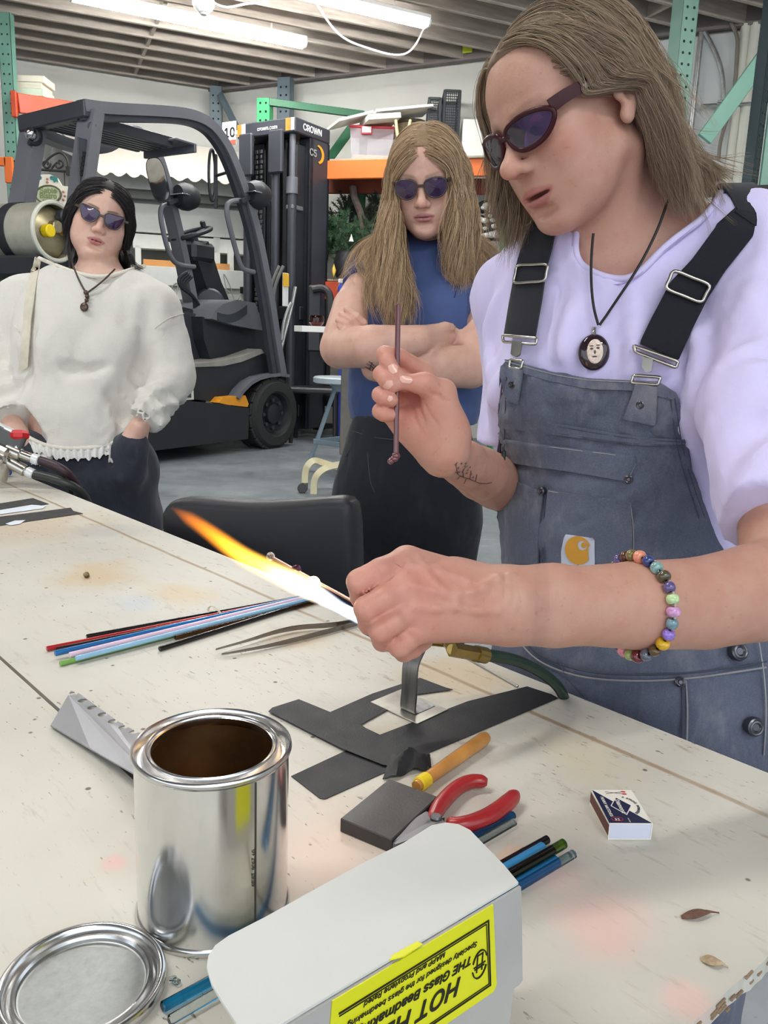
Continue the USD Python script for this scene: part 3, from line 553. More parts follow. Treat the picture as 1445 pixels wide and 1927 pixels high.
# fluorescent fixtures
LW = M('fixture_white', (236, 236, 232), .4, 0, .01); LD = glow('lamp_diffuser', (1.0, .995, .96), LAMP)
ld = unit(on(803, 48, ZC - .1) - on(560, -8, ZC - .1)); ld = unit(A3(math.sin(math.radians(63)), math.cos(math.radians(63)), 0)); ln_ = A3(-ld[1], ld[0], 0)
def fixture(end, label, L=2.5):
    t = thing('ceiling_light', label, 'light', end - ld * L / 2, 'fluorescent ceiling lights')
    part('housing', box(end - ld * L / 2 + A3(0, 0, .035), (L, .16, .05), .01, ld), LW, t)
    P = [(-.075, .01), (-.07, -.025), (-.045, -.05), (.045, -.05), (.07, -.025), (.075, .01)]
    part('diffuser', sweep([end - ld * (L - .02), end - ld * .02], np.array(P), up=ln_), LD, t, smooth=50)
    part('end_cap', sweep([end - ld * .02, end], np.array(P) * 1.03, up=ln_), LW, t)
    part('end_cap', sweep([end - ld * L, end - ld * (L - .02)], np.array(P) * 1.03, up=ln_), LW, t)
    part('hanger', cat(*[cyl(end - ld * a + A3(0, 0, .06), end - ld * a + A3(0, 0, .16), .01, 8) for a in (.4, L - .4)]), LW, t)
l1, l2 = on(574, 82, ZC - .12), on(805, 43, ZC - .12)
fixture(l1, 'long fluorescent ceiling light at upper left, above the forklift'); fixture(l2, 'long fluorescent ceiling light at top centre, right of the other')
for x, y, l in [(.9, 5.4, 'second row from the back, in the middle'), (4.4, 6.2, 'second row from the back, at right'), (-3.6, 5.4, 'second row from the back, at left'), (-.9, 1.5, 'over the work table'), (2.2, -2.1, 'row behind the camera')]:  # unseen fixtures added to brighten the hall and the table
    fixture(A3(x, y, ZC - .12), 'unseen fluorescent light added above the view, ' + l)
cs = on(383, 6, ZC - .2)
t = thing('ceiling_sensor', 'round white sensor hanging below the joists at the top', 'sensor', cs)
part('body', lathe([(0, -.09), (.05, -.085), (.09, -.05), (.11, -.01), (.11, .02), (.05, .05), (.03, .05), (.03, .2), (0, .2)], cs, k=28), LW, t)
part('lens', lathe([(0, -.11), (.03, -.105), (.045, -.088)], cs, k=20), M('lens_grey', (190, 194, 196), .2), t)
part('arm', tube(spline([cs + A3(.05, 0, .03), cs + A3(.2, .08, -.0), cs + A3(.36, .16, .06), cs + A3(.6, .25, .12)], 16), .012, 8), LW, t)
cw = [aty(593, 36, 9.2), aty(640, 66, 9.3), aty(690, 90, 9.4), aty(738, 103, 9.5), aty(770, 97, 9.6), aty(797, 80, 9.8)]; cw[0][2] = cw[-1][2] = ZC + .0
obj('hanging_cable', tube(spline(cw, 40), .011, 8), LW, 'slack white cable hanging from the ceiling joists', 'cable')

# pallet racking
TEAL = M('rack_teal', (112, 158, 142), .5, .1, .08, 5); SLATE = M('rack_slate', (96, 112, 120), .5, .1, .08, 5); GRN = M('rack_green', (34, 142, 88), .45, .1, .08, 6); DKG = M('rack_dark_green', (38, 96, 66), .5, .1, .1, 6)
ORG = M('rack_orange', (232, 112, 38), .45, 0, .08, 4); ORGD = M('rack_rust', (206, 78, 44), .5, 0, .1, 4); BLK = M('hole_black', (24, 26, 28), .9); DKT = M('rack_dark', (44, 58, 62), .55, .1, .1)
def upright(name_parent, p, top, fx, w, m, hole=None, dep=None, z0=0.0, pitch=.10):
    """perforated rack post at plan point p: fx = direction across its face"""
    fx = unit(fx); fn = A3(fx[1], -fx[0], 0); fn = fn if fn[1] < 0 else -fn; dep = dep or w * .8; H = top - z0
    from shapely.geometry import Polygon, Point, box as sbox
    g = sbox(-w / 2, 0, w / 2, H); hs = []
    for k in range(int(H / pitch)):
        for s in (-1, 1):
            c = Point(s * w * .22, .05 + k * pitch).buffer(w * .085, 2); hs.append(list(c.exterior.coords)[:-1])
            hs[-1] = hs[-1]
    g = Polygon([(-w / 2, 0), (w / 2, 0), (w / 2, H), (-w / 2, H)], hs)
    o = A3(p[0], p[1], z0); y = A3(0, 0, 1)
    part('post', cat(poly(g, .004 if np.cross(fx, y) @ fn < 0 else -.004, o, fx, y), *[box(o + fx * s * (w / 2 - .002) - fn * dep / 2 + y * H / 2, (.004, dep, H), 0, fx) for s in (-1, 1)], ), m, name_parent, smooth=False)
    part('post_inside', box(o - fn * .012 + y * H / 2, (w - .012, .004, H), 0, fx), hole or BLK, name_parent)
def rack_beam(par, a, b, h, m, t=.06, nm='beam'): return part(nm, bar(a, b, t, h, .006), m, par)
# left rack
q = aty(16, 200, 9.7); t = thing('pallet_rack', 'teal perforated pallet rack post with orange beams at the far left', 'pallet rack', (q[0], q[1], 0))
upright(t, q, ZC - .03, (1, 0, 0), .135, TEAL, DKT); upright(t, q + A3(-.22, -.12, 0), ZC - .03, (1, 0, 0), .12, DKT)
b1, b2 = aty(33, 194, 9.65), aty(150, 211, 10.25); rack_beam(t, b1, b2, .20, ORGD)
part('beam_plate', box(aty(27, 196, 9.62), (.06, .05, .27), .006), ORGD, t)
c0 = aty(10, 320, 9.55); part('beam', cat(box(c0 + A3(-.09, 0, .085), (.22, .05, .09), .005), box(c0 + A3(.045, 0, 0), (.09, .05, .27), .005)), ORG, t)
CRM = M('cream_box', (226, 220, 200), .7, 0, .05); 
for i, (x0, x1, y0, y1, m, l) in enumerate([(30, 82, 166, 180, M('pale_green_box', (214, 228, 206), .7, 0, .05), 'flat pale green box, lowest of the stack on the left rack beam'), (28, 78, 153, 166, CRM, 'flat beige box, middle of the stack on the left rack beam'), (31, 83, 142, 155, M('ivory_box', (232, 226, 208), .7, 0, .05), 'flat ivory box, topmost of the stack on the left rack beam')]):
    a, b = aty(x0, y1, 9.9), aty(x1, y0, 9.9); obj('flat_box', box((a + b) / 2 + A3(0, .15, .0), (b[0] - a[0], .3, (b[2] - a[2]) * .94), .006), m, l, 'box', 'boxes stacked on the left rack')
# slate posts by the corner
q = aty(406, 220, 12.1); t = thing('rack_post', 'slate grey rack post with a brace in the room corner', 'rack post', (q[0], q[1], 0))
upright(t, q, ZC - .03, (1, .1, 0), .16, SLATE); part('brace', bar(aty(414, 178, 12.05), aty(450, 250, 11.8), .05, .08, 0), SLATE, t)
q = aty(533, 200, 11.6); t = thing('rack_post', 'dark slate rack post against the wall behind the forklift mast', 'rack post', (q[0], q[1], 0))
upright(t, q, ZC - .03, (1, -.3, 0), .18, SLATE)
# main orange rack
YB = 10.2
t = thing('pallet_rack', 'orange beam rack holding bins behind the woman in the navy top', 'pallet rack', aty(760, 322, YB) * A3(1, 1, 0))
rack_beam(t, aty(598, 321, YB + .05), aty(985, 312, YB - .45), .205, ORG); rack_beam(t, aty(535, 350, YB + .95), aty(985, 352, YB - .02), .18, M('rack_brown', (132, 62, 44), .6, 0, .1))  # rear beam is orange too; its brown is shade put into the colour
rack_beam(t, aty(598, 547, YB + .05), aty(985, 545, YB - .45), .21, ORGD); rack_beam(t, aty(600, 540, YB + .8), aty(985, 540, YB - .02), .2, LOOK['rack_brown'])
for zz, dz_ in ((320, aty(657, 304, YB + .15)[2] - .012), (546, aty(650, 526, YB + .05)[2] - .012)):
    a, b = aty(602, zz - 14, YB + .40), aty(985, zz - 20, YB - .25); part('deck', bar(A3(a[0], a[1], dz_), A3(b[0], b[1], dz_), .62, .02), M('deck_board', (168, 160, 144), .8, 0, .15), t)
upright(t, aty(667, 390, YB + .9), aty(667, 330, YB + .9)[2], (1, -.1, 0), .14, DKT, M('hole_pale', (200, 204, 204), .8)); upright(t, aty(968, 400, YB - .55), aty(968, 280, YB - .55)[2], (1, .2, 0), .2, GRN)
q, q2 = aty(495, 190, 10.85), aty(685, 216, 11.1)
upright(t, q, aty(495, 184, 10.85)[2], (1, -.2, 0), .17, GRN); part('top_bar', bar(aty(506, 192, 10.85), q2, .05, .085, .004), DKG, t)
part('rear_post', box(A3(q2[0], q2[1], q2[2] / 2), (.10, .10, q2[2]), .004), DKG, t)
part('brace', bar(aty(662, 240, 11.05), aty(600, 325, 10.9), .04, .11, .004), DKG, t)
# right rack post and braces in front of the white wall
q = aty(1286, 150, 8.6); t = thing('pallet_rack', 'tall teal perforated rack post with diagonal braces at upper right', 'pallet rack', (q[0], q[1], 0))
LT = M('rack_light_teal', (138, 176, 162), .5, .1, .07, 5); upright(t, q, ZC - .03, (1, .25, 0), .165, LT, DKT, .2)
upright(t, aty(1432, 250, 8.3), ZC - .03, (.5, .5, 0), .14, DKT, M('hole_white', (205, 210, 210), .8), .1); part('post_side', box(aty(1449, 250, 8.3) * A3(1, 1, 0) + A3(0, 0, ZC / 2), (.09, .03, ZC), 0, (1, .2, 0)), LT, t)
part('brace', bar(aty(1462, 74, 8.35), aty(1325, 262, 8.35), .05, .15, .004), TEAL, t)
part('shelf_beam', bar(aty(1330, 362, 8.3), aty(1480, 356, 8.3), .1, .08, .004), M('rack_black', (40, 40, 42), .6), t)
obj('wall_panel', poly([(0, 0), (3.2, 0), (3.2, 4.55), (0, 4.55)], .02, CORN + dB * 4.9 + nB * .05, dB, A3(0, 0, 1)), WALLW, 'white painted sheet panel on the wall behind the conduits', 'wall panel')
def onB(px, py, off=.1): return onp(px, py, CORN + nB * off, nB)
def vpipe(x0, y0, x1, y1, r, m, label, cat_='pipe', nm='wall_pipe'):
    a, b = onB(x0, y0), onB(x1, y1); obj(nm, cyl(A3((a[0] + b[0]) / 2, (a[1] + b[1]) / 2, 1.0), A3((a[0] + b[0]) / 2, (a[1] + b[1]) / 2, ZC), r, 14), m, label, cat_)
PW = M('pipe_white', (226, 224, 212), .5, 0, .03); CDT = M('conduit', (188, 190, 190), .35, .8, .06)
vpipe(1318, 60, 1310, 170, .028, CDT, 'bright steel conduit, leftmost on the white wall panel', 'conduit', 'conduit')
vpipe(1396, 50, 1382, 290, .05, PW, 'white vertical pipe on the wall, the left one of the pair'); vpipe(1414, 50, 1400, 290, .052, PW, 'white vertical pipe on the wall, right one of the pair')
obj('conduit', tube(spline([onB(1325, 58), onB(1345, 95), onB(1357, 130), onB(1361, 165), onB(1360, 198)], 24), .022, 10), CDT, 'curved steel conduit bending down to a wall clamp', 'conduit')
obj('conduit', tube(spline([onB(1376, 42, .16), onB(1387, 70, .16), onB(1387, 95, .16), onB(1380, 180, .16), onB(1366, 230, .16), onB(1355, 270, .16), onB(1352, 300, .16)], 24), .02, 10), M('conduit_dark', (140, 132, 124), .5, .4), 'dull brown-grey conduit hanging left of the white pipes', 'conduit')
obj('conduit', tube([onB(1319, 199, .16), onB(1356, 197, .16), onB(1400, 196, .16), onB(1420, 194, .16)], .018, 8), CDT, 'level strut channel crossing behind the white pipes', 'conduit')
obj('pipe_clamp', cat(box(onB(1358, 200, .2), (.1, .06, .12), .01, dB), cyl(onB(1350, 197, .24), onB(1366, 197, .24), .03, 10)), CDT, 'small shiny clamp where the curved conduit meets the strut', 'clamp')
obj('wall_flag', box(onB(880, 82, .2), (.12, .02, .2), 0, dB), M('lime_tag', (204, 226, 60), .6), 'small lime green tag near the ceiling behind the hair', 'tag')

# storage on the orange rack
DZ = aty(700, 302, YB + .2)[2]
a, b = aty(657, 304, YB + .15), aty(742, 238, YB + .15); cx_, w_, h_ = (a[0] + b[0]) / 2, b[0] - a[0], b[2] - a[2]
t = thing('storage_tote', 'clear plastic storage tote with a red lid on the orange beam', 'tote', (cx_, YB + .4, a[2]))
def tub(sx, sy, z0, z1, tp_, t_=.008):
    o = [A3(sgx * sx / 2 * s, sgy * sy / 2 * s, 0) for s in (1,) for sgx, sgy in ((-1, -1), (1, -1), (1, 1), (-1, 1))]
    return o
g = G(); PLAS = g.make('tote_plastic', g.add('mix_closure', 'closure', fac=.45, closure1=g.add('transparent_bsdf', 'BSDF', color=(.95, .95, .97)), closure2=g.bsdf(base_color=srgb(214, 208, 216), roughness=.3)))
def taper(c, w0, w1, d0, d1, h): return hull([c + A3(sx * w / 2, sy * d / 2, z_) for z_, w, d in ((0, w0, d0), (h, w1, d1)) for sx in (-1, 1) for sy in (-1, 1)])
c = A3(cx_, YB + .4, a[2]); part('tub', taper(c, w_ * .9, w_, .45, .5, h_ * .93), PLAS, t, smooth=False)
part('lid', cat(box(c + A3(0, 0, h_ * .96), (w_ * 1.03, .53, h_ * .07), .008), box(c + A3(-w_ * .12, -.27, h_ * .86), (.13, .02, .09), .004)), M('tote_red', (206, 52, 64), .45, 0, .04), t)
part('lid_latch', box(c + A3(-w_ * .12, -.285, h_ * .87), (.11, .012, .07), .004), LW, t)
part('contents', taper(c + A3(0, 0, .01), w_ * .84, w_ * .86, .4, .4, h_ * .2), M('sawdust', (222, 186, 128), .9, 0, .2, 60), t)
for i, (x0, y0, x1, y1, l) in enumerate([(626, 235, 690, 219, 'white board, the lower left of the pair tilted on the tote'), (700, 218, 805, 208, 'white board lying across the top of tote and basket')]):
    p, q = aty(x0, y0, YB + .15), aty(x1, y1, YB + .3); obj('white_board', bar(p, q, .5, .03, .003), LW, l, 'board', 'boards on the tote', )
obj('white_board', bar(aty(685, 229, YB + .1), aty(745, 225, YB + .2), .45, .06, .003), M('board_ivory', (222, 220, 208), .6), 'thicker ivory board lying flat on the tote lid', 'board')
a, b = aty(742, 304, YB + .2), aty(802, 224, YB + .2); c = A3((a[0] + b[0]) / 2, YB + .45, a[2])
t = thing('woven_basket', 'tan woven basket with looped handles beside the storage tote', 'basket', c)
BSK = M('basket_tan', (164, 148, 116), .85, 0, .3, 30); w_ = b[0] - a[0]; h_ = b[2] - a[2]
part('body', lathe([(0, 0), (w_ * .44, 0), (w_ * .5, h_ * .5), (w_ * .52, h_), (w_ * .47, h_), (w_ * .45, h_ * .1), (0, h_ * .08)], c, k=28), BSK, t)
part('rim', tube([c + A3(math.cos(s) * w_ * .51, math.sin(s) * w_ * .51, h_) for s in np.linspace(0, 6.283, 29)[:-1]], .025, 8, True), M('basket_dark', (86, 78, 66), .8), t)
for (x0, x1) in ((745, 752), (772, 766)): part('handle', tube(spline([aty(x0, 226, YB - .05), aty((x0 + x1) / 2 - 1, 250, YB - .08), aty(x1, 275, YB - .05), aty(x1 + 4, 290, YB)], 12), .018, 8), M('handle_cream', (206, 190, 150), .8), t)
for (x0, x1, y0, l, yy) in ((803, 829, 186, 'black wire mesh crate, the lower left of the two on the rack', 0), (831, 866, 172, 'black wire mesh crate, the taller right one on the rack', .05)):
    a, b = aty(x0, 300, YB + .15 + yy), aty(x1, y0, YB + .15 + yy); wx, hz = b[0] - a[0], b[2] - a[2]; o = a
    t = thing('mesh_crate', l, 'crate', o, 'mesh crates'); MB_ = M('mesh_black', (52, 56, 60), .5, .3)
    n1, n2 = 8, 26
    part('mesh', cat(*[box(o + A3(wx * i / n1, 0, hz / 2), (.008, .008, hz), 0) for i in range(n1 + 1)], *[box(o + A3(wx / 2, 0, hz * j / n2), (wx, .008, .008), 0) for j in range(n2 + 1)]), MB_, t)
    part('frame', cat(*[box(o + A3(x, y, hz / 2), (.03, .03, hz), .002) for x in (0, wx) for y in (0, .5)], *[box(o + A3(wx / 2, y, z_), (wx, .03, .03), .002) for y in (0, .5) for z_ in (0, hz)], *[box(o + A3(x, .25, z_), (.03, .5, .03), .002) for x in (0, wx) for z_ in (0, hz)]), MB_, t)
    part('depth_bar', cat(*[box(o + A3(x, .25, z_), (.02, .5, .02), 0) for x in (0,) for z_ in (0,)]), MB_, t)
    part('back_panel', box(o + A3(wx / 2, .5, hz / 2), (wx, .01, hz)), M('mesh_grey', (120, 124, 128), .6), t)
a, b = aty(868, 300, YB + .1), aty(915, 225, YB + .1); obj('white_carton', box((a + b) / 2 + A3(0, .2, 0), (b[0] - a[0], .4, b[2] - a[2]), .006), LW, 'plain white carton on the orange beam beside the mesh crates', 'carton')

# artificial greenery on the lower shelf
def pine(name, label, pts, seed, m, up):
    rng = np.random.default_rng(seed); base = pts[0]; t = thing(name, label, 'greenery', base); needles, tw = [], []
    for q in pts:
        for _ in range(9):
            d = unit(rng.normal(size=3) + A3(0, -.3, up)); L = rng.uniform(.1, .22); tw.append(tube([q, q + d * L * .6, q + d * L + A3(0, 0, -.01)], .006, 5))
            for s in np.linspace(.1, 1, 26):
                for _ in range(3):
                    nd = unit(d * .8 + rng.normal(size=3) * .75); c0 = q + d * L * s; needles.append(np.array([c0, c0 + nd * rng.uniform(.03, .07)]))
    part('twigs', cat(*tw), M('twig', (78, 62, 46), .9), t, kind='stuff'); curves('needles', needles, m, t, .006, tint=None); return t
PN = M('needle_green', (72, 110, 78), .7, 0, .45, 6); PN2 = M('needle_dark', (44, 62, 48), .75, 0, .4, 6)
pine('pine_garland', 'bushy artificial pine garland on the lower orange shelf', [aty(x, y, YB + .2 + .1 * (i % 3)) for i, (x, y) in enumerate([(640, 500), (612, 440), (630, 430), (650, 420), (668, 440), (684, 450), (640, 455), (660, 465), (620, 470), (610, 455), (676, 470), (690, 430), (650, 480), (602, 465), (628, 452), (655, 440)])], 3, PN, .5)
pine('pine_garland', 'dark sparse pine branches standing up behind the bushy garland', [aty(x, y, YB + .55) for x, y in [(650, 410), (652, 390), (630, 415), (690, 400), (705, 380), (700, 420), (645, 400), (612, 428)]], 5, PN2, .9)
obj('driftwood_branch', tube(spline([aty(664, 352, YB + .5), aty(668, 375, YB + .45), aty(678, 400, YB + .4), aty(684, 440, YB + .4), aty(690, 525, YB + .4)], 16), .045, 9), M('bark', (128, 112, 104), .9, 0, .4, 12), 'leaning weathered branch behind the pine garland', 'branch')
c = aty(650, 526, YB + .05); obj('dark_urn', lathe([(0, 0), (.10, 0), (.13, .05), (.15, .2), (.12, .3), (.13, .33), (.11, .33), (.1, .28), (0, .26)], c, k=20), M('urn_dark', (40, 38, 42), .5), 'dark urn in front of the pine garland', 'urn')
for x, l in ((628, 'yellow leaf-shaped ornament left of the dark urn'), (672, 'yellow leaf-shaped ornament right of the dark urn')):
    c = aty(x, 512, YB - .08); obj('yellow_ornament', hull([c + A3(0, 0, .1), c + A3(0, 0, -.1), c + A3(.03, 0, .02), c + A3(-.03, 0, .02), c + A3(0, .03, -.03), c + A3(0, -.03, -.03)]), M('ornament_yellow', (226, 190, 84), .6), l, 'ornament')
obj('ornament_bell', hull([aty(661, 448, YB - .05) + A3(x, y, z_) for x, y, z_ in ((0, 0, .05), (.03, 0, -.04), (-.03, 0, -.04), (0, .03, -.04), (0, -.03, -.04))]), LW, 'small white bell ornament hanging in the pine garland', 'ornament')
rng = np.random.default_rng(12); fl = [aty(905 + 42 * rng.random(), 372 + 75 * rng.random(), YB - .1) for _ in range(46)]
t = thing('flower_bunch', 'bunch of white and black artificial flowers beside the green post', 'flowers', aty(925, 440, YB - .1))
part('blooms', cat(*[sph(p + A3(0, rng.normal() * .05, 0), rng.uniform(.03, .06) * A3(1, .8, .7), 1) for p in fl[:26]]), M('bloom_white', (220, 218, 212), .8, 0, .2, 30), t, kind='stuff'); part('foliage', cat(*[sph(p + A3(0, .08, 0), rng.uniform(.05, .09) * A3(1, .6, .8), 1) for p in fl]), M('foliage_black', (44, 44, 46), .8, 0, .3, 30), t, kind='stuff')

# blue bin and black chair under the lower beam
a, b = aty(641, 600, YB - .5), aty(712, 526, YB - .5); c = A3((a[0] + b[0]) / 2, YB - .36, a[2] - .6)
t = thing('blue_bin', 'cobalt blue plastic bin under the garland shelf', 'bin', A3(c[0], c[1], 0)); BL = M('bin_blue', (38, 62, 168), .35, 0, .05)
part('body', taper(A3(c[0], c[1], 0), .42, .47, .3, .36, b[2] - .06), BL, t, smooth=False); part('rim', box(A3(c[0], c[1], b[2] - .12), (.50, .39, .10), .012), BL, t); part('white_edge', box(A3(c[0], c[1], b[2] - .035), (.50, .39, .05), .01), LW, t)
c = aty(608, 640, YB - .7); t = thing('black_armchair', 'black plastic armchair behind the small white table', 'chair', A3(c[0], c[1], 0)); BP = M('black_plastic', (40, 40, 44), .45, 0, .08)
part('arm', tube(spline([aty(588, 545, YB - .7), aty(606, 543, YB - .7), aty(618, 552, YB - .72), aty(621, 580, YB - .75), aty(620, 640, YB - .75)], 24), .045, 10), BP, t); part('backrest', box(aty(592, 600, YB - .6), (.16, .08, .75), .02), BP, t)
part('seat', box(A3(c[0] - .1, c[1] + .25, .62), (.6, .6, .07), .02), BP, t)
for sx in (-1, 1):
    for sy in (-1, 1): part('leg', cyl(A3(c[0] - .1 + sx * .26, c[1] + .25 + sy * .26, 0), A3(c[0] - .1 + sx * .25, c[1] + .25 + sy * .25, .6), .025, 10), BP, t)

# rolling side table, red cup, stool
ft = on(585, 928, 0); YT = ft[1]; CRMP = M('cream_paint', (214, 204, 168), .4, 0, .06, 12)
za = aty(560, 613, YT)[2]; t = thing('rolling_table', 'small white-topped rolling table on cream curved legs', 'table', A3(ft[0] + .2, YT, 0))
tt = [aty(x, y, YT) for x, y in ((552, 612), (567, 618), (700, 618), (700, 606), (560, 606))]
tz = tt[0][2]; o = aty(568, 620, YT); o[2] = tz
part('tabletop', poly([(-.07, .09), (0, 0), (1.0, 0), (1.0, .55), (-.07, .55)], .045, o - A3(0, 0, .045)), M('laminate_white', (232, 230, 224), .4, 0, .02), t, smooth=False)
px_ = aty(650, 760, YT + .1); part('post', box(A3(px_[0], px_[1] + .2, (tz + .25) / 2), (.10, .08, tz - .32), .006), M('post_grey', (112, 108, 100), .45, .4), t)
lz = .2
for pts in ([(574, 908), (576, 885), (582, 873), (594, 868), (618, 874), (660, 886)], [(591, 936), (592, 905), (600, 890), (616, 880), (636, 875), (660, 872)]):
    Pp = [aty(x, y, YT + (.0 if i < 3 else .06 * (i - 2))) for i, (x, y) in enumerate(pts)]; part('leg', sweep(spline(Pp, 30), rect(.065, .05), up=A3(0, -1, .2)), CRMP, t, smooth=50)
CS = M('caster_steel', (150, 150, 150), .3, .9); w0 = aty(570, 920, YT - .02)
cw_ = part('caster', cat(cyl(aty(574, 908, YT), aty(573, 916, YT), .025, 10), box(aty(572, 917, YT), (.06, .05, .04), .005)), CS, t)
part('wheel', cyl(A3(w0[0] - .005, YT - .03, .04), A3(w0[0] - .005, YT + .01, .04), .04, 18, bev=.006), M('caster_rubber', (70, 70, 72), .6), cw_)
cu = o + A3(.10, .08, 0)
obj('red_cup', lathe([(0, 0), (.035, 0), (.06, .03), (.062, .06), (.055, .082), (.052, .082), (.058, .06), (.055, .034), (.03, .008), (0, .008)], cu + A3(0, .05, .0), k=24), Glass('ruby_glass', (150, 26, 44), .03), 'small ruby red glass cup on the white rolling table', 'cup')
sc_ = on(648, 885, 0); YS = sc_[1]; sz = aty(650, 712, YS)[2]; SB = M('stool_blue_grey', (128, 146, 158), .5, .1, .06)
c = A3(aty(650, 712, YS)[0], YS, 0); t = thing('stool', 'pale blue-grey round metal stool behind the navy-top woman', 'stool', c)
part('seat', lathe([(0, sz - .05), (.28, sz - .05), (.3, sz - .04), (.3, sz), (.285, sz + .012), (0, sz + .012)], c, k=40), M('stool_seat', (176, 188, 194), .45, .1, .05), t); part('under_frame', lathe([(0, sz - .12), (.12, sz - .12), (.14, sz - .05), (0, sz - .05)], c, k=20), SB, t)
for a in (3.5, 4.75, 6.1, 1.4): part('leg', bar(c + A3(math.cos(a) * .10, math.sin(a) * .10, sz - .1), c + A3(math.cos(a) * .36, math.sin(a) * .36, .0), .05, .03, .004), SB, t)
rg = [c + A3(math.cos(a) * .29, math.sin(a) * .29, .28) for a in (3.5, 4.75, 6.1, 1.4)]
for p, q in zip(rg, rg[1:] + rg[:1]): part('rung', bar(p, q, .03, .045, .004), SB, t)
c = on(665, 842, 0); t = thing('wooden_pallet', 'raw wooden pallet on the floor behind the stool', 'pallet', c + A3(.2, .5, 0)); PWD = M('pallet_wood', (204, 176, 132), .8, 0, .15, 6)
for i in range(3): part('deck_board', box(c + A3(.52, .0 + .22 * i, .24), (1.1, .2, .04), .004), PWD, t)
for i in range(3): part('block', box(c + A3(.04 + .45 * i, .1, .11), (.12, .2, .22), .004), PWD, t)
obj('grey_carton', box(c + A3(.45, .22, .26 + .22), (.75, .5, .44), .01), M('carton_grey', (150, 146, 136), .8, 0, .1), 'grey-brown carton sitting on the wooden pallet', 'carton')
obj('white_tub', taper(c + A3(.36, .2, .70), .5, .55, .4, .4, .2), LW, 'white tub stacked on the grey carton behind the stool', 'tub')

# kiosk with a scalloped awning in front of the back wall
YK = 11.15; kd = unit(A3(1, .28, 0)); kn = A3(kd[1], -kd[0], 0); ko = aty(150, 300, YK) * A3(1, 1, 0)
def onk(px, py, off=0.0): return onp(px, py, ko + kn * off, kn)
t = thing('market_kiosk', 'white market kiosk with a scalloped awning and shelves behind the forklift', 'kiosk', ko)
CN = M('awning_canvas', (208, 201, 190), .8, 0, .03, 3); KW = M('kiosk_white', (214, 216, 212), .6, 0, .04); KG = M('kiosk_grey', (128, 128, 124), .8, 0, .1, 3); KM = M('kiosk_mid', (168, 168, 164), .75, 0, .06, 3)
rows = []; xs = np.linspace(0, 1, 61)
for v, wgt in ((0, 0), (.35, .35), (.7, .7), (.93, .93), (1, 1)):
    r = []
    for x in xs:
        top = onk(102 + 392 * x, 236 + 56 * x, .05); bot = onk(180 + 315 * x, 312 + 24 * x, .75); p = top * (1 - v) + bot * v
        if v == 1: p = p + A3(0, 0, -.05 - .055 * abs(math.sin(x * math.pi * 11)))
        r.append(p)
    rows.append(r)
part('awning', thick(loft(rows), .012), CN, t, smooth=60)
part('awning_end', thick(loft([[onk(103, 238, .05), onk(112, 262, .25), onk(120, 285, .3)], [onk(125, 262, .3), onk(150, 292, .5), onk(186, 318, .75)]]), .02), KW, t)
def kbox(x0, y0, x1, y1, m, nm, off=0.0, th=.05): 
    a, b = onk(x0, y1, off), onk(x1, y0, off); w = (b - a) @ kd; return part(nm, box((a + b) / 2 - kn * th / 2, (abs(w), th, abs(b[2] - a[2])), .004, kd), m, t)
kbox(100, 250, 492, 345, KM, 'fascia', .0); kbox(95, 345, 492, 360, KG, 'crossbeam', .2, .1); kbox(150, 338, 492, 346, KW, 'crossbeam', .3, .06)
kbox(95, 360, 492, 400, M('kiosk_panel', (178, 178, 174), .75, 0, .06, 3), 'upper_panel', .02); kbox(95, 400, 492, 425, KW, 'shelf_edge', .12, .12); kbox(95, 425, 492, 520, KG, 'back_panel', -.3)
kbox(250, 455, 492, 466, KW, 'shelf_edge', .1, .2); kbox(255, 462, 265, 512, KW, 'post', .1, .05); kbox(402, 415, 414, 512, KW, 'post', .1, .05); kbox(428, 465, 440, 512, KW, 'post', .12, .05); kbox(392, 425, 402, 480, M('kiosk_black', (46, 46, 48), .7), 'post', .06, .05)
kbox(270, 497, 432, 513, M('plank_orange', (206, 146, 84), .7, 0, .15, 4), 'plank', .2, .05); kbox(60, 512, 492, 524, KW, 'counter', .35, .5); kbox(60, 524, 492, 640, M('kiosk_front', (206, 206, 200), .7, 0, .05, 4), 'front_panel', .3, .05)
rng = np.random.default_rng(2)
part('doodles', cat(*[tube(spline([onk(425 + 30 * k + 8 * rng.normal(), 555 + 16 * rng.normal(), .36) for _ in range(7)], 24), .006, 5) for k in range(2)], *[tube(spline([onk(300 + 25 * k + 8 * rng.normal(), 555 + 16 * rng.normal(), .36) for _ in range(7)], 24), .006, 5) for k in range(3)]), KM, t, kind='stuff')
kbox(452, 540, 460, 552, BLK, 'latch', .37, .03)
CPM = None
# hanging oval sign
sg = lambda x, y, o=0.0: aty(x, y, 9.5 - o)
t = thing('hanging_sign', 'white folk-painted oval shop sign hanging from a scrolled iron bracket', 'sign', sg(95, 420)); IR = M('iron', (52, 50, 52), .6, .4)
pts = [(57, 410), (60, 370), (62, 345), (68, 334), (82, 329), (96, 329), (110, 336), (118, 350), (131, 352), (134, 362), (133, 400), (128, 428), (58, 428)]; o = sg(95, 428)
part('board', poly([((sg(x, y) - o)[0], (sg(x, y) - o)[2]) for x, y in pts], .03, o, A3(1, 0, 0), A3(0, 0, 1)), M('sign_cream', (226, 222, 208), .6, 0, .03), t, smooth=False)
def ell(cx, cy, rx, ry, n=40): return [(cx + rx * math.cos(a), cy + ry * math.sin(a)) for a in np.linspace(0, 6.283, n)[:-1]]
part('oval', poly([((sg(x, y) - o)[0], (sg(x, y) - o)[2]) for x, y in ell(91, 366, 24, 17)], .006, o - A3(0, .03, 0), A3(1, 0, 0), A3(0, 0, 1)), M('sign_green', (196, 208, 172), .6, 0, .03), t, smooth=False)
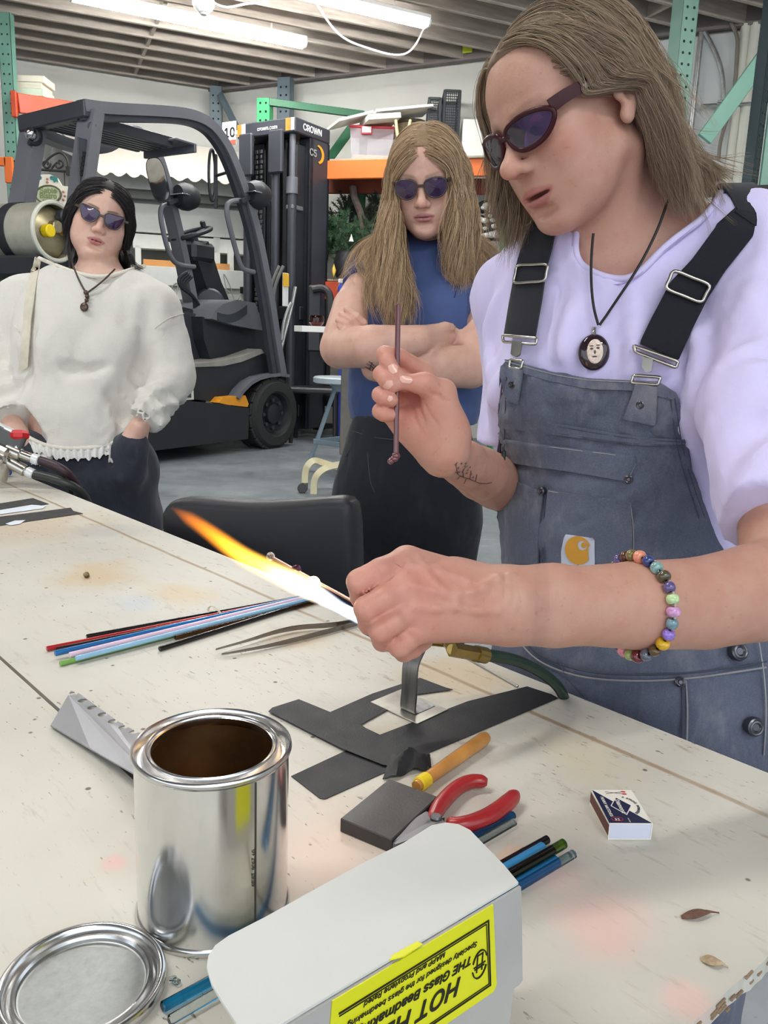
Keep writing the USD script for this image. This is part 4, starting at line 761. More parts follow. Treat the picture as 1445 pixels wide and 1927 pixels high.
part('oval_border', tube([sg(x, y, .04) for x, y in ell(91, 366, 24, 17)], .009, 6, True), M('sign_line', (96, 92, 70), .7), t)
for (x, y, f) in ((72, 340, 1), (105, 340, -1)): part('painted_leaf', poly([((sg(x + f * a, y + b) - o)[0], (sg(x + f * a, y + b) - o)[2]) for a, b in [(-7, 5), (-5, -4), (0, -7), (7, -8), (9, -5), (8, -1), (3, 0), (1, 5), (-3, 2)]], .005, o - A3(0, .03, 0), A3(1, 0, 0), A3(0, 0, 1)), M('sign_teal', (46, 122, 120), .6), t, smooth=False)
GL = M('sign_text', (126, 138, 84), .6)
for s, y, h in (('Sable', 363, .052), ('Bistro', 373, .052)): part('sign_text', text(s, h, sg(91, y, .04), A3(1, 0, 0), A3(0, 0, 1), .003, True, True), GL, t, smooth=False)
part('sign_line', box(sg(91, 377, .04), (.13, .004, .012)), GL, t)
part('painted_flowers', cat(*[sph(sg(x, y, .04), .014 * A3(1, .3, 1), 1) for x, y in ((119, 361), (122, 369), (119, 376), (62, 370), (61, 362), (89, 337), (89, 343))]), M('sign_rust', (172, 110, 90), .7), t, kind='stuff')
br = lambda pts, r=.011: tube(spline([sg(x, y, -.0) for x, y in pts], 40), r, 7)
part('iron_bracket', cat(br([(76, 319), (100, 321), (128, 323)], .014), br([(82, 312), (90, 300), (104, 290), (114, 288), (124, 296), (128, 310), (127, 323)]), br([(97, 318), (103, 310), (108, 306)]), br([(104, 308), (108, 316), (118, 312), (117, 304), (111, 303), (112, 310)]), br([(96, 308), (90, 316), (82, 312), (83, 305), (90, 305), (89, 311)]), box(sg(129, 322), (.04, .06, .09)), tube([sg(121, 325), sg(122, 352)], .006, 6), tube([sg(72, 322), sg(70, 332)], .006, 6)), IR, t)
# ---------------------------------------------------------------- forklift (placed by its own axes: fu forward, fw_s to its far side)
FH = math.radians(32); fu = A3(math.sin(FH), math.cos(FH), 0); fs = A3(-fu[1], fu[0], 0); FP = on(520, 843, 0)
def FLp(px, py, w=0.0): return onp(px, py, FP + fs * w, fs)
def fuz(px, py, w=0.0): p = FLp(px, py, w) - FP; return p @ fu, p[2]
def fl(u, w, z_): return FP + fu * u + fs * w + A3(0, 0, z_)
fk = thing('forklift', 'dark grey forklift with overhead guard and mast, parked behind the two watching women', 'forklift', FP)
FG = M('truck_grey', (108, 110, 118), .42, .2, .07, 3); FD = M('truck_charcoal', (58, 61, 69), .42, .15, .1, 3); FB = M('truck_black', (38, 40, 46), .5, .1, .14, 4); RUB = M('tyre', (42, 42, 43), .8, 0, .18, 9); CHR = M('chrome', (200, 200, 204), .15, 1.0, .02)
DUST = M('dusty_mat', (140, 138, 132), .8, 0, .2, 8); FY = M('step_yellow', (226, 150, 36), .5, 0, .08); FW_ = M('truck_cream', (206, 204, 192), .5, 0, .04)
WID = 1.75
def fpoly(pts, w, th, m, name, par=None, smooth=False):
    q = [fuz(x, y, w) for x, y in pts]; return part(name, poly(q, -th if np.cross(fu, A3(0, 0, 1)) @ fs > 0 else th, FP + fs * (w + (0 if 1 else 0)), fu, A3(0, 0, 1)), m, par or fk, smooth=smooth)
def fpath(pts, w): return [FLp(x, y, w) for x, y in pts]
fsgn = 1 if np.cross(fu, A3(0, 0, 1)) @ fs > 0 else -1     # extrude towards the far side
def side(pts, w, th, m, name, par=None, smooth=False):
    q = [fuz(x, y, w) for x, y in pts]; return part(name, poly(q, fsgn * th, FP + fs * w, fu, A3(0, 0, 1)), m, par or fk, smooth=smooth)
# wheels
def wheel(u, w, r, th):
    c = fl(u, w, r); n = 30
    ty = lathe([(r * .62, 0), (r * .66, -.02), (r * .9, -.015), (r * .975, .02), (r, .06), (r, th - .06), (r * .97, th), (r * .6, th)], c, fs, 60)
    lugs = [box(c + (fu * math.cos(a) + A3(0, 0, 1) * math.sin(a)) * r * .985 + fs * (.05 if i % 2 else th - .09), (.05, .12, r * .13), .008, fs, None, fu * math.cos(a) + A3(0, 0, 1) * math.sin(a)) for i, a in enumerate(np.linspace(0, 6.283, 37)[:-1])]
    t_ = part('tyre', cat(ty, *lugs), RUB, fk, smooth=35)
    part('rim', lathe([(r * .64, .0), (r * .60, .01), (r * .54, .07), (r * .30, .08), (r * .28, .03), (r * .14, .02), (0, .02)], c, fs, 40), FB, t_)
    for i in range(8):
        a = i * math.pi / 4; q = c + (fu * math.cos(a) + A3(0, 0, 1) * math.sin(a)) * r * .4; part('lug_nut', cyl(q + fs * .04, q + fs * .075, .024, 6), FD, t_)
wr = fuz(517, 779)[1]; wheel(fuz(517, 779)[0], -.02, wr, .34); wheel(fuz(517, 779)[0], WID - .34, wr, .34)
# chassis and body
side([(180, 764), (340, 752), (469, 768), (467, 826), (180, 862)], 0, WID, FB, 'chassis')
side([(240, 690), (366, 690), (420, 688), (455, 680), (497, 665), (528, 690), (536, 700), (505, 708), (478, 722), (458, 742), (447, 760), (370, 752), (240, 756)], .12, WID - .24, FB, 'body')
P = [(447, 752), (456, 738), (470, 724), (486, 715), (505, 710), (524, 708), (541, 710)]; part('fender', sweep(fpath(P, .0), np.array([(-.03, -.02), (.02, -.02), (.02, .42), (-.03, .42)]) if 0 else rect(.05, .34), up=A3(0, 0, 1)), FG, fk, smooth=40) if 0 else part('fender', thick(loft([[p + fs * w for p in fpath(P, 0)] for w in (-.03, .15, .35)]), .035), FG, fk, smooth=50)
side([(411, 758), (420, 748), (462, 744), (468, 760), (466, 766), (430, 762)], .0, .14, FY, 'step')
side([(300, 690), (362, 690), (365, 752), (300, 756)], .05, .05, FW_, 'side_panel'); side([(352, 730), (359, 729), (360, 748), (352, 748)], .04, .02, FD, 'panel_label')
side([(366, 691), (420, 689), (455, 681), (497, 664), (492, 657), (450, 672), (400, 682), (366, 684)], .1, WID - .2, DUST, 'floor_mat')
side([(100, 560), (300, 620), (300, 760), (180, 770), (100, 790)], .06, WID - .12, FD, 'counterweight')
# seat
side([(338, 592), (352, 586), (372, 592), (388, 602), (397, 618), (402, 688), (340, 694)], .45, .75, FD, 'seat'); side([(332, 586), (345, 578), (362, 582), (366, 592), (338, 596)], .5, .6, FB, 'armrest')
# cowl, column, wheel, levers
side([(398, 600), (405, 585), (420, 572), (446, 564), (480, 570), (488, 590), (494, 622), (470, 618), (440, 612), (420, 606)], .2, WID - .5, FG, 'dashboard', smooth=30)
side([(380, 596), (440, 610), (494, 622), (505, 668), (455, 680), (400, 688), (384, 640)], .3, WID - .7, FB, 'front_panel')
dd = part('dash_recess', thick(loft([[FLp(410 + 55 * a, 588 - 14 * a + 16 * b + 10 * math.sin(a * 3.1), .19) for a in np.linspace(0, 1, 8)] for b in (0, .5, 1)]), .02), FD, fk)
cA, cB, cC = FLp(362, 462, .8), FLp(388, 540, .85), FLp(415, 600, .9)
part('steering_column', sweep([cA, FLp(372, 492, .82), cB, cC], rect(.26, .24), up=fs), FB, fk, smooth=40); part('column_joint', cyl(FLp(395, 570, .70), FLp(395, 570, 1.02), .16, 20, bev=.02), FD, fk)
part('column_head', box(FLp(368, 475, .8), (.34, .3, .2), .04, fu, None, A3(0, 0, 1)), FB, fk)
sc0 = FLp(357, 440, .8); ax_ = unit(A3(-.15, -.12, 1) + fu * -.2); x_, y_, _ = frame(ax_, fs)
sw = part('steering_wheel', tube([sc0 + x_ * math.cos(a) * .23 + y_ * math.sin(a) * .23 for a in np.linspace(0, 6.283, 41)[:-1]], .024, 10, True), FB, fk)
part('wheel_spoke', cat(*[bar(sc0 - ax_ * .03, sc0 + (x_ * math.cos(a) + y_ * math.sin(a)) * .22, .05, .02, .004) for a in (.4, 2.5, 4.6)], cyl(sc0 - ax_ * .12, sc0, .07, 16)), FB, sw); part('wheel_knob', cyl(sc0 - y_ * .23 - ax_ * .0, sc0 - y_ * .23 + ax_ * .08, .03, 12, bev=.01), FB, sw)
for k in range(4):
    part('lever', tube(spline([FLp(352 + 3 * k, 512 + 3 * k, .5), FLp(336 + 4 * k, 526 + 4 * k, .5), FLp(342 + 5 * k, 542 + 3 * k, .5), FLp(362 + 4 * k, 558 + 5 * k, .52), FLp(366 + 4 * k, 590, .55)], 16), .016, 7), FB, fk)
# overhead guard
near = [(153, 199), (190, 204), (260, 208), (310, 211), (345, 215), (372, 223), (395, 238), (413, 260), (428, 286), (446, 330), (462, 375), (478, 430), (493, 500), (506, 570), (517, 640), (528, 706)]
NR = spline(fpath(near, .02), 70)
part('guard_rail', sweep(NR, rect(.11, .09), up=fs), FG, fk, smooth=40); part('guard_rail', sweep(NR - np.gradient(NR, axis=0) * 0 + A3(0, 0, -.075) * np.linspace(1, .3, 70)[:, None] - fu * np.linspace(0, .12, 70)[:, None], rect(.06, .06), up=fs), FD, fk, smooth=40)
un, zn = fuz(160, 199, .02); WF = min(np.linspace(.8, 2.6, 300), key=lambda w: abs(prj(fl(un, w, zn - .02))[0] - 42)); WF = float(WF)
part('guard_post', sweep([FLp(172, 212, .02), FLp(163, 280, .02), FLp(154, 345, .02), FLp(140, 470, .02), FLp(135, 560, .02)], rect(.20, .10), up=fs), FG, fk, smooth=30)
fr = [fl(un - .0, WF - .1, zn - .05)]; part('guard_post', sweep([fl(un + .05, WF - .1, zn - .06), FLp(62, 250, WF - .1), FLp(50, 330, WF - .1), FLp(38, 400, WF - .1), FLp(28, 480, WF - .1)], rect(.22, .11), up=fs), FG, fk, smooth=30)
grl = part('vent_panel', box(FLp(163, 312, -.035), (.16, .012, .40), .004, fu, None, FLp(166, 280) - FLp(159, 335)), FD, fk)
for k in range(5): part('vent_slot', box(FLp(168 - k * 1.3, 292 + 9.2 * k, -.045), (.12, .01, .035), .002, fu), BLK, grl)
part('post_bolt', cyl(FLp(173, 238, -.03), FLp(173, 238, -.06), .035, 14), FD, fk)
fn_ = lambda u: zn - .02
uf = fuz(360, 218, .02)[0]
FRp = [fl(un, WF - .06, zn - .10), fl(un + .8, WF - .06, zn - .09)] + [FLp(x, y, WF - .06) for x, y in [(240, 247), (262, 254), (280, 272), (294, 300), (308, 345), (322, 400), (336, 460), (350, 525), (362, 585)]]
part('guard_rail', sweep(spline(FRp, 60), rect(.15, .08), up=fs), FG, fk, smooth=40)
part('rear_bar', bar(fl(un, -.03, zn - .03), fl(un, WF + .0, zn - .06), .10, .13, .01), FD, fk)
for k in range(7):
    w = .18 + (WF - .4) * k / 6; part('roof_bar', bar(fl(un, w, zn - .06), fl(uf - .1, w, zn - .04), .045, .09, .004), FD, fk)
uf2 = fuz(400, 242, .02)
part('front_plate', cat(bar(fl(uf - .05, .05, zn - .03), fl(uf - .05, WF - .1, zn - .03), .22, .02, .004), bar(fl(uf + .08, .05, zn - .06), fl(uf + .08, WF - .1, zn - .06), .03, .08, .004)), FG, fk)
STK = M('sticker_white', (226, 228, 230), .5, 0, .01); part('serial_strip', box((FLp(92, 232, WF - .13) + FLp(228, 246, WF - .13)) / 2, (np.linalg.norm(FLp(92, 232, WF - .13) - FLp(228, 246, WF - .13)), .008, .085), 0, FLp(228, 246, WF - .13) - FLp(92, 232, WF - .13)), STK, fk)
part('strip_text', text('3 SAFETY', .045, FLp(196, 243, WF - .15), unit(FLp(228, 246, WF - .13) - FLp(92, 232, WF - .13)), A3(0, 0, 1), .003, True), M('ink', (30, 28, 28)), fk, smooth=False)
hose_ = [FLp(66, 238, WF - .2), FLp(74, 250, WF - .2), FLp(74, 266, WF - .2), FLp(64, 271, WF - .2), FLp(54, 268, WF - .2)]; part('cable_loop', tube(spline(hose_, 24), .022, 8), FB, fk); part('work_lamp', sph(FLp(58, 252, WF - .2), .05 * A3(1, 1, 1.1), 2), CHR, fk, smooth=True)
# handles, lamps, mirrors
for pts, w in (([(462, 378), (440, 378), (428, 386), (427, 402), (438, 450), (450, 492), (458, 506), (478, 512)], .0), ([(316, 384), (306, 388), (302, 400), (308, 440), (320, 480), (330, 494), (346, 500), (366, 502)], WF - .15)):
    part('grab_handle', tube(spline(fpath(pts, w), 40), .026, 9), FG, fk)
for (x, y, w) in ((481, 366, -.04), (347, 370, WF - .2)):
    c = FLp(x, y, w); l_ = part('work_lamp', lathe([(0, -.10), (.10, -.09), (.135, -.02), (.135, .05), (.10, .13), (0, .16)], c, unit(fu * .9 + fs * -.1), 22), FB, fk); part('lamp_visor', box(c + A3(0, 0, .0) - fu * .1, (.1, .26, .012), .002, fu), CHR, l_); part('lamp_arm', bar(c, c - fu * .22 + A3(0, 0, -.1), .04, .04), FD, l_)
MIR = M('mirror', (214, 214, 208), .03, 1.0, .0); c = FLp(297, 338, WF - .35); mz = unit(-fu * .8 - fs * .75 + A3(0, 0, .05)); mx_, my_, _ = frame(mz, A3(0, 0, 1))
mlean = unit(FLp(290, 306, WF - .35) - FLp(306, 370, WF - .35)); mside = unit(np.cross(mlean, mz))
EL = [(math.copysign(abs(math.cos(a)) ** .6, math.cos(a)) * .19, math.copysign(abs(math.sin(a)) ** .7, math.sin(a)) * .085) for a in np.linspace(0, 6.283, 37)[:-1]]
def mface(c, th, m, nm, s=1.0, par=None): return part(nm, poly([(a * s, b * s) for a, b in EL], th, c, mlean, np.cross(mz, mlean)), m, par or fk, smooth=False)
mr_ = mface(c - mz * .03, .03, FB, 'side_mirror', 1.08); mface(c + mz * .002, .004, MIR, 'mirror_glass', 1.0, mr_); part('mirror_arm', tube([c - mz * .02, FLp(316, 352, WF - .12)], .014, 6), FD, mr_)
c = FLp(399, 330, .2); part('side_mirror', cat(*[tube([c + A3(0, 0, 1) * math.cos(a) * .24 + fu * math.sin(a) * .045 for a in np.linspace(0, 6.283, 31)[:-1]], .014, 6, True)], bar(c + A3(0, 0, -.3) + fu * .05, c + A3(0, 0, .2) + fu * .05, .03, .05), tube([c + fu * .04, FLp(425, 325, .05)], .014, 6)), FB, fk)
# mast
WM = .28; uA, zA = fuz(556, 221, WM); uB, zB = fuz(622, 243, WM); WMF = min(np.linspace(.6, 2.4, 300), key=lambda w: abs(prj(fl(uA, w, zA))[0] - 446)); WMF = float(WMF); zT = (zA + zB) / 2; hH = zA - fuz(556, 250, WM)[1]
part('mast_head', box(fl((uA + uB) / 2, (WM + WMF) / 2, zT - hH / 2), (uB - uA, WMF - WM, hH), .012, fu), FD, fk)
head_path = None
fpx = unit(fu); MU = uB - uA
def col(u0, u1, w0, w1, z0, z1, m, nm): return part(nm, box(fl((u0 + u1) / 2, (w0 + w1) / 2, (z0 + z1) / 2), (abs(u1 - u0), abs(w1 - w0), z1 - z0), .01, fu), m, fk)
cw2 = .17
for w0, s in ((WM, 1), (WMF, -1)):
    col(uA + MU * .42, uB, w0, w0 + s * .05, .12, zT - hH, FD, 'mast_channel'); col(uA + MU * .42, uA + MU * .52, w0, w0 + s * cw2, .12, zT - hH, FB, 'mast_channel'); col(uB - .06, uB, w0, w0 + s * cw2, .12, zT - hH, FB, 'mast_channel')
    col(uA + MU * .18, uA + MU * .42, w0 + s * .07, w0 + s * .11, .12, zT - .25, FB, 'inner_channel'); col(uA + MU * .30, uA + MU * .36, w0 + s * .1, w0 + s * .26, .12, zT - .25, FB, 'inner_channel')
    cc = fl(uA + MU * .12, w0 + s * .10, 0); lo, mid, hi = A3(0, 0, .3), A3(0, 0, zT * .78), A3(0, 0, zT - hH)
    part('lift_cylinder', cyl(cc + lo, cc + mid, .055, 18), FD, fk, smooth=40); part('cylinder_gland', cyl(cc + mid, cc + mid + A3(0, 0, .18), .068, 18), FG, fk); part('cylinder_rod', cyl(cc + mid, cc + hi, .036, 14), FG, fk, smooth=40)
    part('bracket', box(cc + A3(0, 0, zT * .74) + fu * .05, (.2, .1, .05), .008, fu), FG, fk)
for w in (WM + (WMF - WM) * .36, WM + (WMF - WM) * .64):
    col(uA + MU * .3, uA + MU * .5, w - .03, w + .03, .3, zT - hH, FB, 'centre_channel')
wc = WM + (WMF - WM) * .5
part('centre_cylinder', cyl(fl(uA + .02, wc - .14, .5), fl(uA + .02, wc - .14, zT - .5), .05, 16), FD, fk, smooth=40)
for w in (WM + (WMF - WM) * .27, WM + (WMF - WM) * .78): part('cover_plate', box(fl(uA - .05, w, zT - hH - .2), (.06, .2, .46), .015, fu), FD, fk)
for w in (wc + .1, wc + .17):
    part('lift_chain', cat(*[box(fl(uA + .05, w, .5 + .055 * i), (.03, .045 if i % 2 else .03, .042), .004, fu) for i in range(int((zT - hH - .6) / .055))]), M('chain', (84, 84, 86), .4, .7), fk, kind='stuff')
for k, w in enumerate((wc - .3, wc - .24)): part('hydraulic_hose', tube(spline([fl(uA - .02, w, zT * .56), fl(uA - .06, w + .08, zT * .5), fl(uA - .05, w + .14, zT * .4), fl(uA, w + .14, .6)], 20), .02, 8), M('hose_grey', (120, 120, 118), .5), fk)
for z_ in (.35, 1.5): part('crossmember', box(fl(uA + MU * .35, (WM + WMF) / 2, z_), (.08, WMF - WM - .1, .16), .01, fu), FB, fk)
part('carriage', cat(box(fl(uB + .12, (WM + WMF) / 2, 1.05), (.1, WMF - WM + .3, .14), .01, fu), box(fl(uB + .12, (WM + WMF) / 2, .45), (.1, WMF - WM + .3, .14), .01, fu), box(fl(uB + .12, WM + .1, .75), (.08, .12, .6), .01, fu), box(fl(uB + .12, WMF - .1, .75), (.08, .12, .6), .01, fu)), FB, fk)
for w in (WM + .25, WMF - .25): part('fork', cat(box(fl(uB + .21, w, .55), (.07, .15, 1.0), .01, fu), box(fl(uB + .33, w, .09), (.26, .15, .06), .01, fu)), FB, fk)
part('tilt_hose', cat(tube(spline([FLp(556, 540, WM - .02), FLp(548, 580, WM - .02), FLp(538, 620, WM - .02), FLp(528, 660, WM - .02)], 16), .022, 8), tube(spline([FLp(548, 570, WM - .05), FLp(536, 600, WM - .05), FLp(530, 640, WM - .05)], 16), .02, 8)), M('hose_light', (150, 152, 152), .35, .6), fk)
# decals
MW_ = M('decal_white', (232, 232, 232), .5, 0, .01); z1 = A3(0, 0, 1); hc = fl(uA, WM - .002, zT - hH)
hw = uB - uA
for s, h, u, z_ in (('CROWN', .125, .20, .32),): part('maker_name', text(s, hH * .42, hc + fu * hw * u + z1 * hH * z_, fu * .9 if 0 else fu, z1, .004, True), MW_, fk, smooth=False)
rc = fl(uA - .003, WMF, zT - hH); part('maker_site', text('crown.com', hH * .26, rc - fs * (WMF - WM) * .36 + z1 * hH * .36, -fs, z1, .004, True), MW_, fk, smooth=False)
for a in (.07, .90):
    part('warning_label', box(rc - fs * (WMF - WM) * (a - .015) + z1 * hH * .55, (.004, .075, .13), 0, fu), M('label_orange', (236, 130, 40), .5), fk); part('warning_label', box(rc - fs * (WMF - WM) * (a + .05) + z1 * hH * .55, (.004, .06, .13), 0, fu), MW_, fk)
lc = FLp(599, 291, WM - .005)
cres = []
for i in range(16):
    a = -1.25 + 2.7 * i / 15; cres.append((.13 * math.cos(a) - .02, .105 * math.sin(a)))
for i in range(16):
    a = 1.45 - 2.7 * i / 15; cres.append((.10 * math.cos(a) - .035, .085 * math.sin(a)))
part('model_badge', poly(cres, .004, lc, fu, z1), M('badge_orange', (240, 158, 40), .5), fk, smooth=False); part('model_badge', text('C5', .075, lc - fu * .17 - z1 * .035, fu, z1, .004, True), M('badge_grey', (150, 152, 156), .5), fk, smooth=False)
part('caution_label', cat(box(FLp(537, 545, WM - .12), (.012, .09, .36), 0, fs, None, z1)), MW_, fk); part('caution_label', box(FLp(538, 527, WM - .13), (.014, .09, .14), 0, fs, None, z1), M('label_yellow', (236, 186, 60), .5), fk)
lp = fl(uA + .02, WMF + .14, zT - hH * .5); lpl = part('load_plate', cat(box(lp, (.01, .22, .26), .002, fu), box(lp + fs * -.10, (.02, .10, .04), 0, fu)), MW_, fk); part('plate_stripe', box(lp - fu * .007 - z1 * .10, (.004, .22, .05), 0, fu), M('plate_red', (206, 96, 80), .5), lpl); part('plate_text', text('10', .10, lp - fu * .007 + fs * .08 - z1 * .04, -fs, z1, .003, True), FB, lpl, smooth=False)
# gas tank on the back
tk = M('tank_grey', (198, 196, 182), .35, .5, .06, 6); g0 = FLp(104, 436, .0); r_ = .195 * (np.linalg.norm(g0 - CAM) / 6.3); ax = unit(fs + fu * -.12)
tn = part('gas_tank', lathe([(r_ * .96, 0), (r_ * 1.0, .01), (r_, .12), (r_ * 1.0, 1.05), (r_ * .9, 1.16), (r_ * .5, 1.22), (0, 1.24)], g0, ax, 48), tk, fk, smooth=40)
part('tank_end', lathe([(r_ * .94, .0), (r_ * .94, .10), (r_ * .80, .06), (r_ * .4, .02), (0, .01)], g0, ax, 40), M('tank_end_brass', (170, 160, 128), .35, .6, .2, 8), tn, smooth=40); part('collar', tube([g0 + (frame(ax)[0] * math.cos(a) + frame(ax)[1] * math.sin(a)) * r_ * .98 for a in np.linspace(0, 6.283, 49)[:-1]], .018, 8, True), FW_, tn)
fx_, fy_, _ = frame(ax, z1)
for a, b, m, s in ((.1, .35, FY, .045), (-.02, -.38, M('valve_yellow', (240, 206, 20), .4), .05), (.55, .3, FD, .05), (.15, -.05, M('valve_chrome', (176, 164, 134), .3, .8), .05)): part('valve', cyl(g0 + fx_ * r_ * a + fy_ * r_ * b + ax * .02, g0 + fx_ * r_ * a + fy_ * r_ * b - ax * .05, s, 14, bev=.008), m, tn)
for s_ in (.36, .78): part('tank_strap', lathe([(r_ * 1.01, s_ - .05), (r_ * 1.03, s_ - .05), (r_ * 1.03, s_ + .05), (r_ * 1.01, s_ + .05)], g0, ax, 48), FB, tn); part('strap_buckle', box(g0 + ax * s_ + fx_ * r_ * 1.04 - fy_ * .05, (.05, .14, .12), .01, fx_), FW_, tn)
part('tank_cradle', box(g0 + ax * .6 - z1 * (r_ + .05), (1.2, .4, .16), .02, ax), FB, fk)
# ---------------------------------------------------------------- people: smooth bodies from blended rounded bones
class Body:
    def __init__(s): s.ops = []
    def rc(s, a, b, r1, r2, k=.02, mode='u'): s.ops.append(('rc', (np.asarray(a, float), np.asarray(b, float), r1, r2), k, mode)); return s
    def chain(s, pts, rs, k=.02, mode='u'):
        for a, b, r, q in zip(pts, pts[1:], rs, rs[1:]): s.rc(a, b, r, q, k, mode)
        return s
    def el(s, c, r, R=None, k=.02, mode='u'): s.ops.append(('el', (np.asarray(c, float), np.asarray(r, float), np.eye(3) if R is None else np.asarray(R, float)), k, mode)); return s
    def pl(s, p, n, k=.004, mode='i'): s.ops.append(('pl', (np.asarray(p, float), unit(n)), k, mode)); return s
    def grow(s, t):
        q = Body()
        for kind, a, k, m in s.ops:
            if m == 'u': a = (a[0], a[1], a[2] + t, a[3] + t) if kind == 'rc' else (a[0], a[1] + t, a[2]) if kind == 'el' else a
            q.ops.append((kind, a, k, m))
        return q
    def plus(s, *o):
        q = Body(); q.ops = list(s.ops)
        for b in o: q.ops += b.ops
        return q
    @staticmethod
    def one(kind, a, p):
        if kind == 'rc':
            A, B, r1, r2 = a; ba = B - A; l2 = ba @ ba; rr = r1 - r2; a2 = max(l2 - rr * rr, 1e-12); il2 = 1 / l2
            pa = p - A; y = pa @ ba; z_ = y - l2; x2 = ((pa * l2 - y[..., None] * ba) ** 2).sum(-1); y2 = y * y * l2; z2 = z_ * z_ * l2; kk = np.sign(rr) * rr * rr * x2
            d = (np.sqrt(x2 * a2 * il2) + y * rr) * il2 - r1
            d = np.where(np.sign(z_) * a2 * z2 > kk, np.sqrt(x2 + z2) * il2 - r2, np.where(np.sign(y) * a2 * y2 < kk, np.sqrt(x2 + y2) * il2 - r1, d)); return d
        if kind == 'el':
            c, r, R = a; q = (p - c) @ R.T; k0 = np.sqrt(((q / r) ** 2).sum(-1)); k1 = np.sqrt(((q / r ** 2) ** 2).sum(-1)); return np.where(k1 > 1e-9, k0 * (k0 - 1) / np.maximum(k1, 1e-9), -r.min())
        if kind == 'pl': return (p - a[0]) @ a[1]
    @staticmethod
    def comb(d, e, k, m):
        if m == 'u': h = np.maximum(k - np.abs(d - e), 0) / k; return np.minimum(d, e) - h * h * k * .25
        if m == 's': e = -e
        h = np.maximum(k - np.abs(d - e), 0) / k; return np.maximum(d, e) + h * h * k * .25
    @staticmethod
    def bounds(kind, a):
        if kind == 'rc': return np.minimum(a[0] - a[2], a[1] - a[3]), np.maximum(a[0] + a[2], a[1] + a[3])
        if kind == 'el': e = np.sqrt(((a[2] * a[1][:, None]) ** 2).sum(0)); return a[0] - e, a[0] + e
        return A3(-99, -99, -99), A3(99, 99, 99)
    def ev(s, p):
        p = np.asarray(p, float); sh = p.shape[:-1]; p = p.reshape(-1, 3); d = np.full(len(p), 1.0); lo, hi = p.min(0), p.max(0); c = [np.ascontiguousarray(p[:, i]) for i in range(3)]
        for kind, a, k, m in s.ops:
            if kind == 'pl': d = s.comb(d, s.one(kind, a, p), k, m); continue
            bl, bh = s.bounds(kind, a); w = .09 if m == 'u' else .02; bl, bh = bl - w, bh + w
            if (lo > bh).any() or (hi < bl).any(): continue
            q = (c[0] > bl[0]) & (c[0] < bh[0]) & (c[1] > bl[1]) & (c[1] < bh[1]) & (c[2] > bl[2]) & (c[2] < bh[2])
            if q.any(): d[q] = s.comb(d[q], s.one(kind, a, p[q]), k, m)
        return d.reshape(sh)
    def grad(s, p, e=.0008):
        g_ = np.stack([s.ev(p + A3(*v) * e) - s.ev(p - A3(*v) * e) for v in np.eye(3)], -1); return g_ / np.maximum(np.linalg.norm(g_, axis=-1, keepdims=True), 1e-9)
    def hit(s, px, py, t0=.3, t1=3.0):
        """where the camera sees this body at the picture points"""
        D = np.stack([FW + RT * ((x - 722.5) / F) - UP * ((y - 963.5) / F) for x, y in zip(np.ravel(px), np.ravel(py))]); L = np.linalg.norm(D, axis=1, keepdims=True); D = D / L; t = np.full(len(D), t0); 
        best = np.full(len(D), 9.0); bt = t.copy()
        for _ in range(140):
            d = s.ev(CAM + D * t[:, None]); b = d < best; best[b] = d[b]; bt[b] = t[b]; t = np.minimum(t + np.clip(d * .75, -.02, .08), t1)
        return CAM + D * np.where(best < .003, t, bt)[:, None]
    def grid(s, lo, hi, st):
        lo, hi = np.asarray(lo, float), np.asarray(hi, float); n = np.maximum(((hi - lo) / st).astype(int) + 2, 3); ax = [lo[k] + st * np.arange(n[k]) for k in range(3)]; d = np.full(n, 1.0)
        for kind, a, k, m in s.ops:
            bl, bh = s.bounds(kind, a); pad = k + 3 * st; i0 = np.clip(((bl - pad - lo) / st).astype(int), 0, n); i1 = np.clip(((bh + pad - lo) / st).astype(int) + 2, 0, n)
            if m == 'i': i0, i1 = np.zeros(3, int), n
            if (i1 <= i0).any(): continue
            sl = tuple(slice(x, y) for x, y in zip(i0, i1)); P = np.stack(np.meshgrid(*[ax[q][sl[q]] for q in range(3)], indexing='ij'), -1); d[sl] = s.comb(d[sl], s.one(kind, a, P), k, m)
        return d, lo
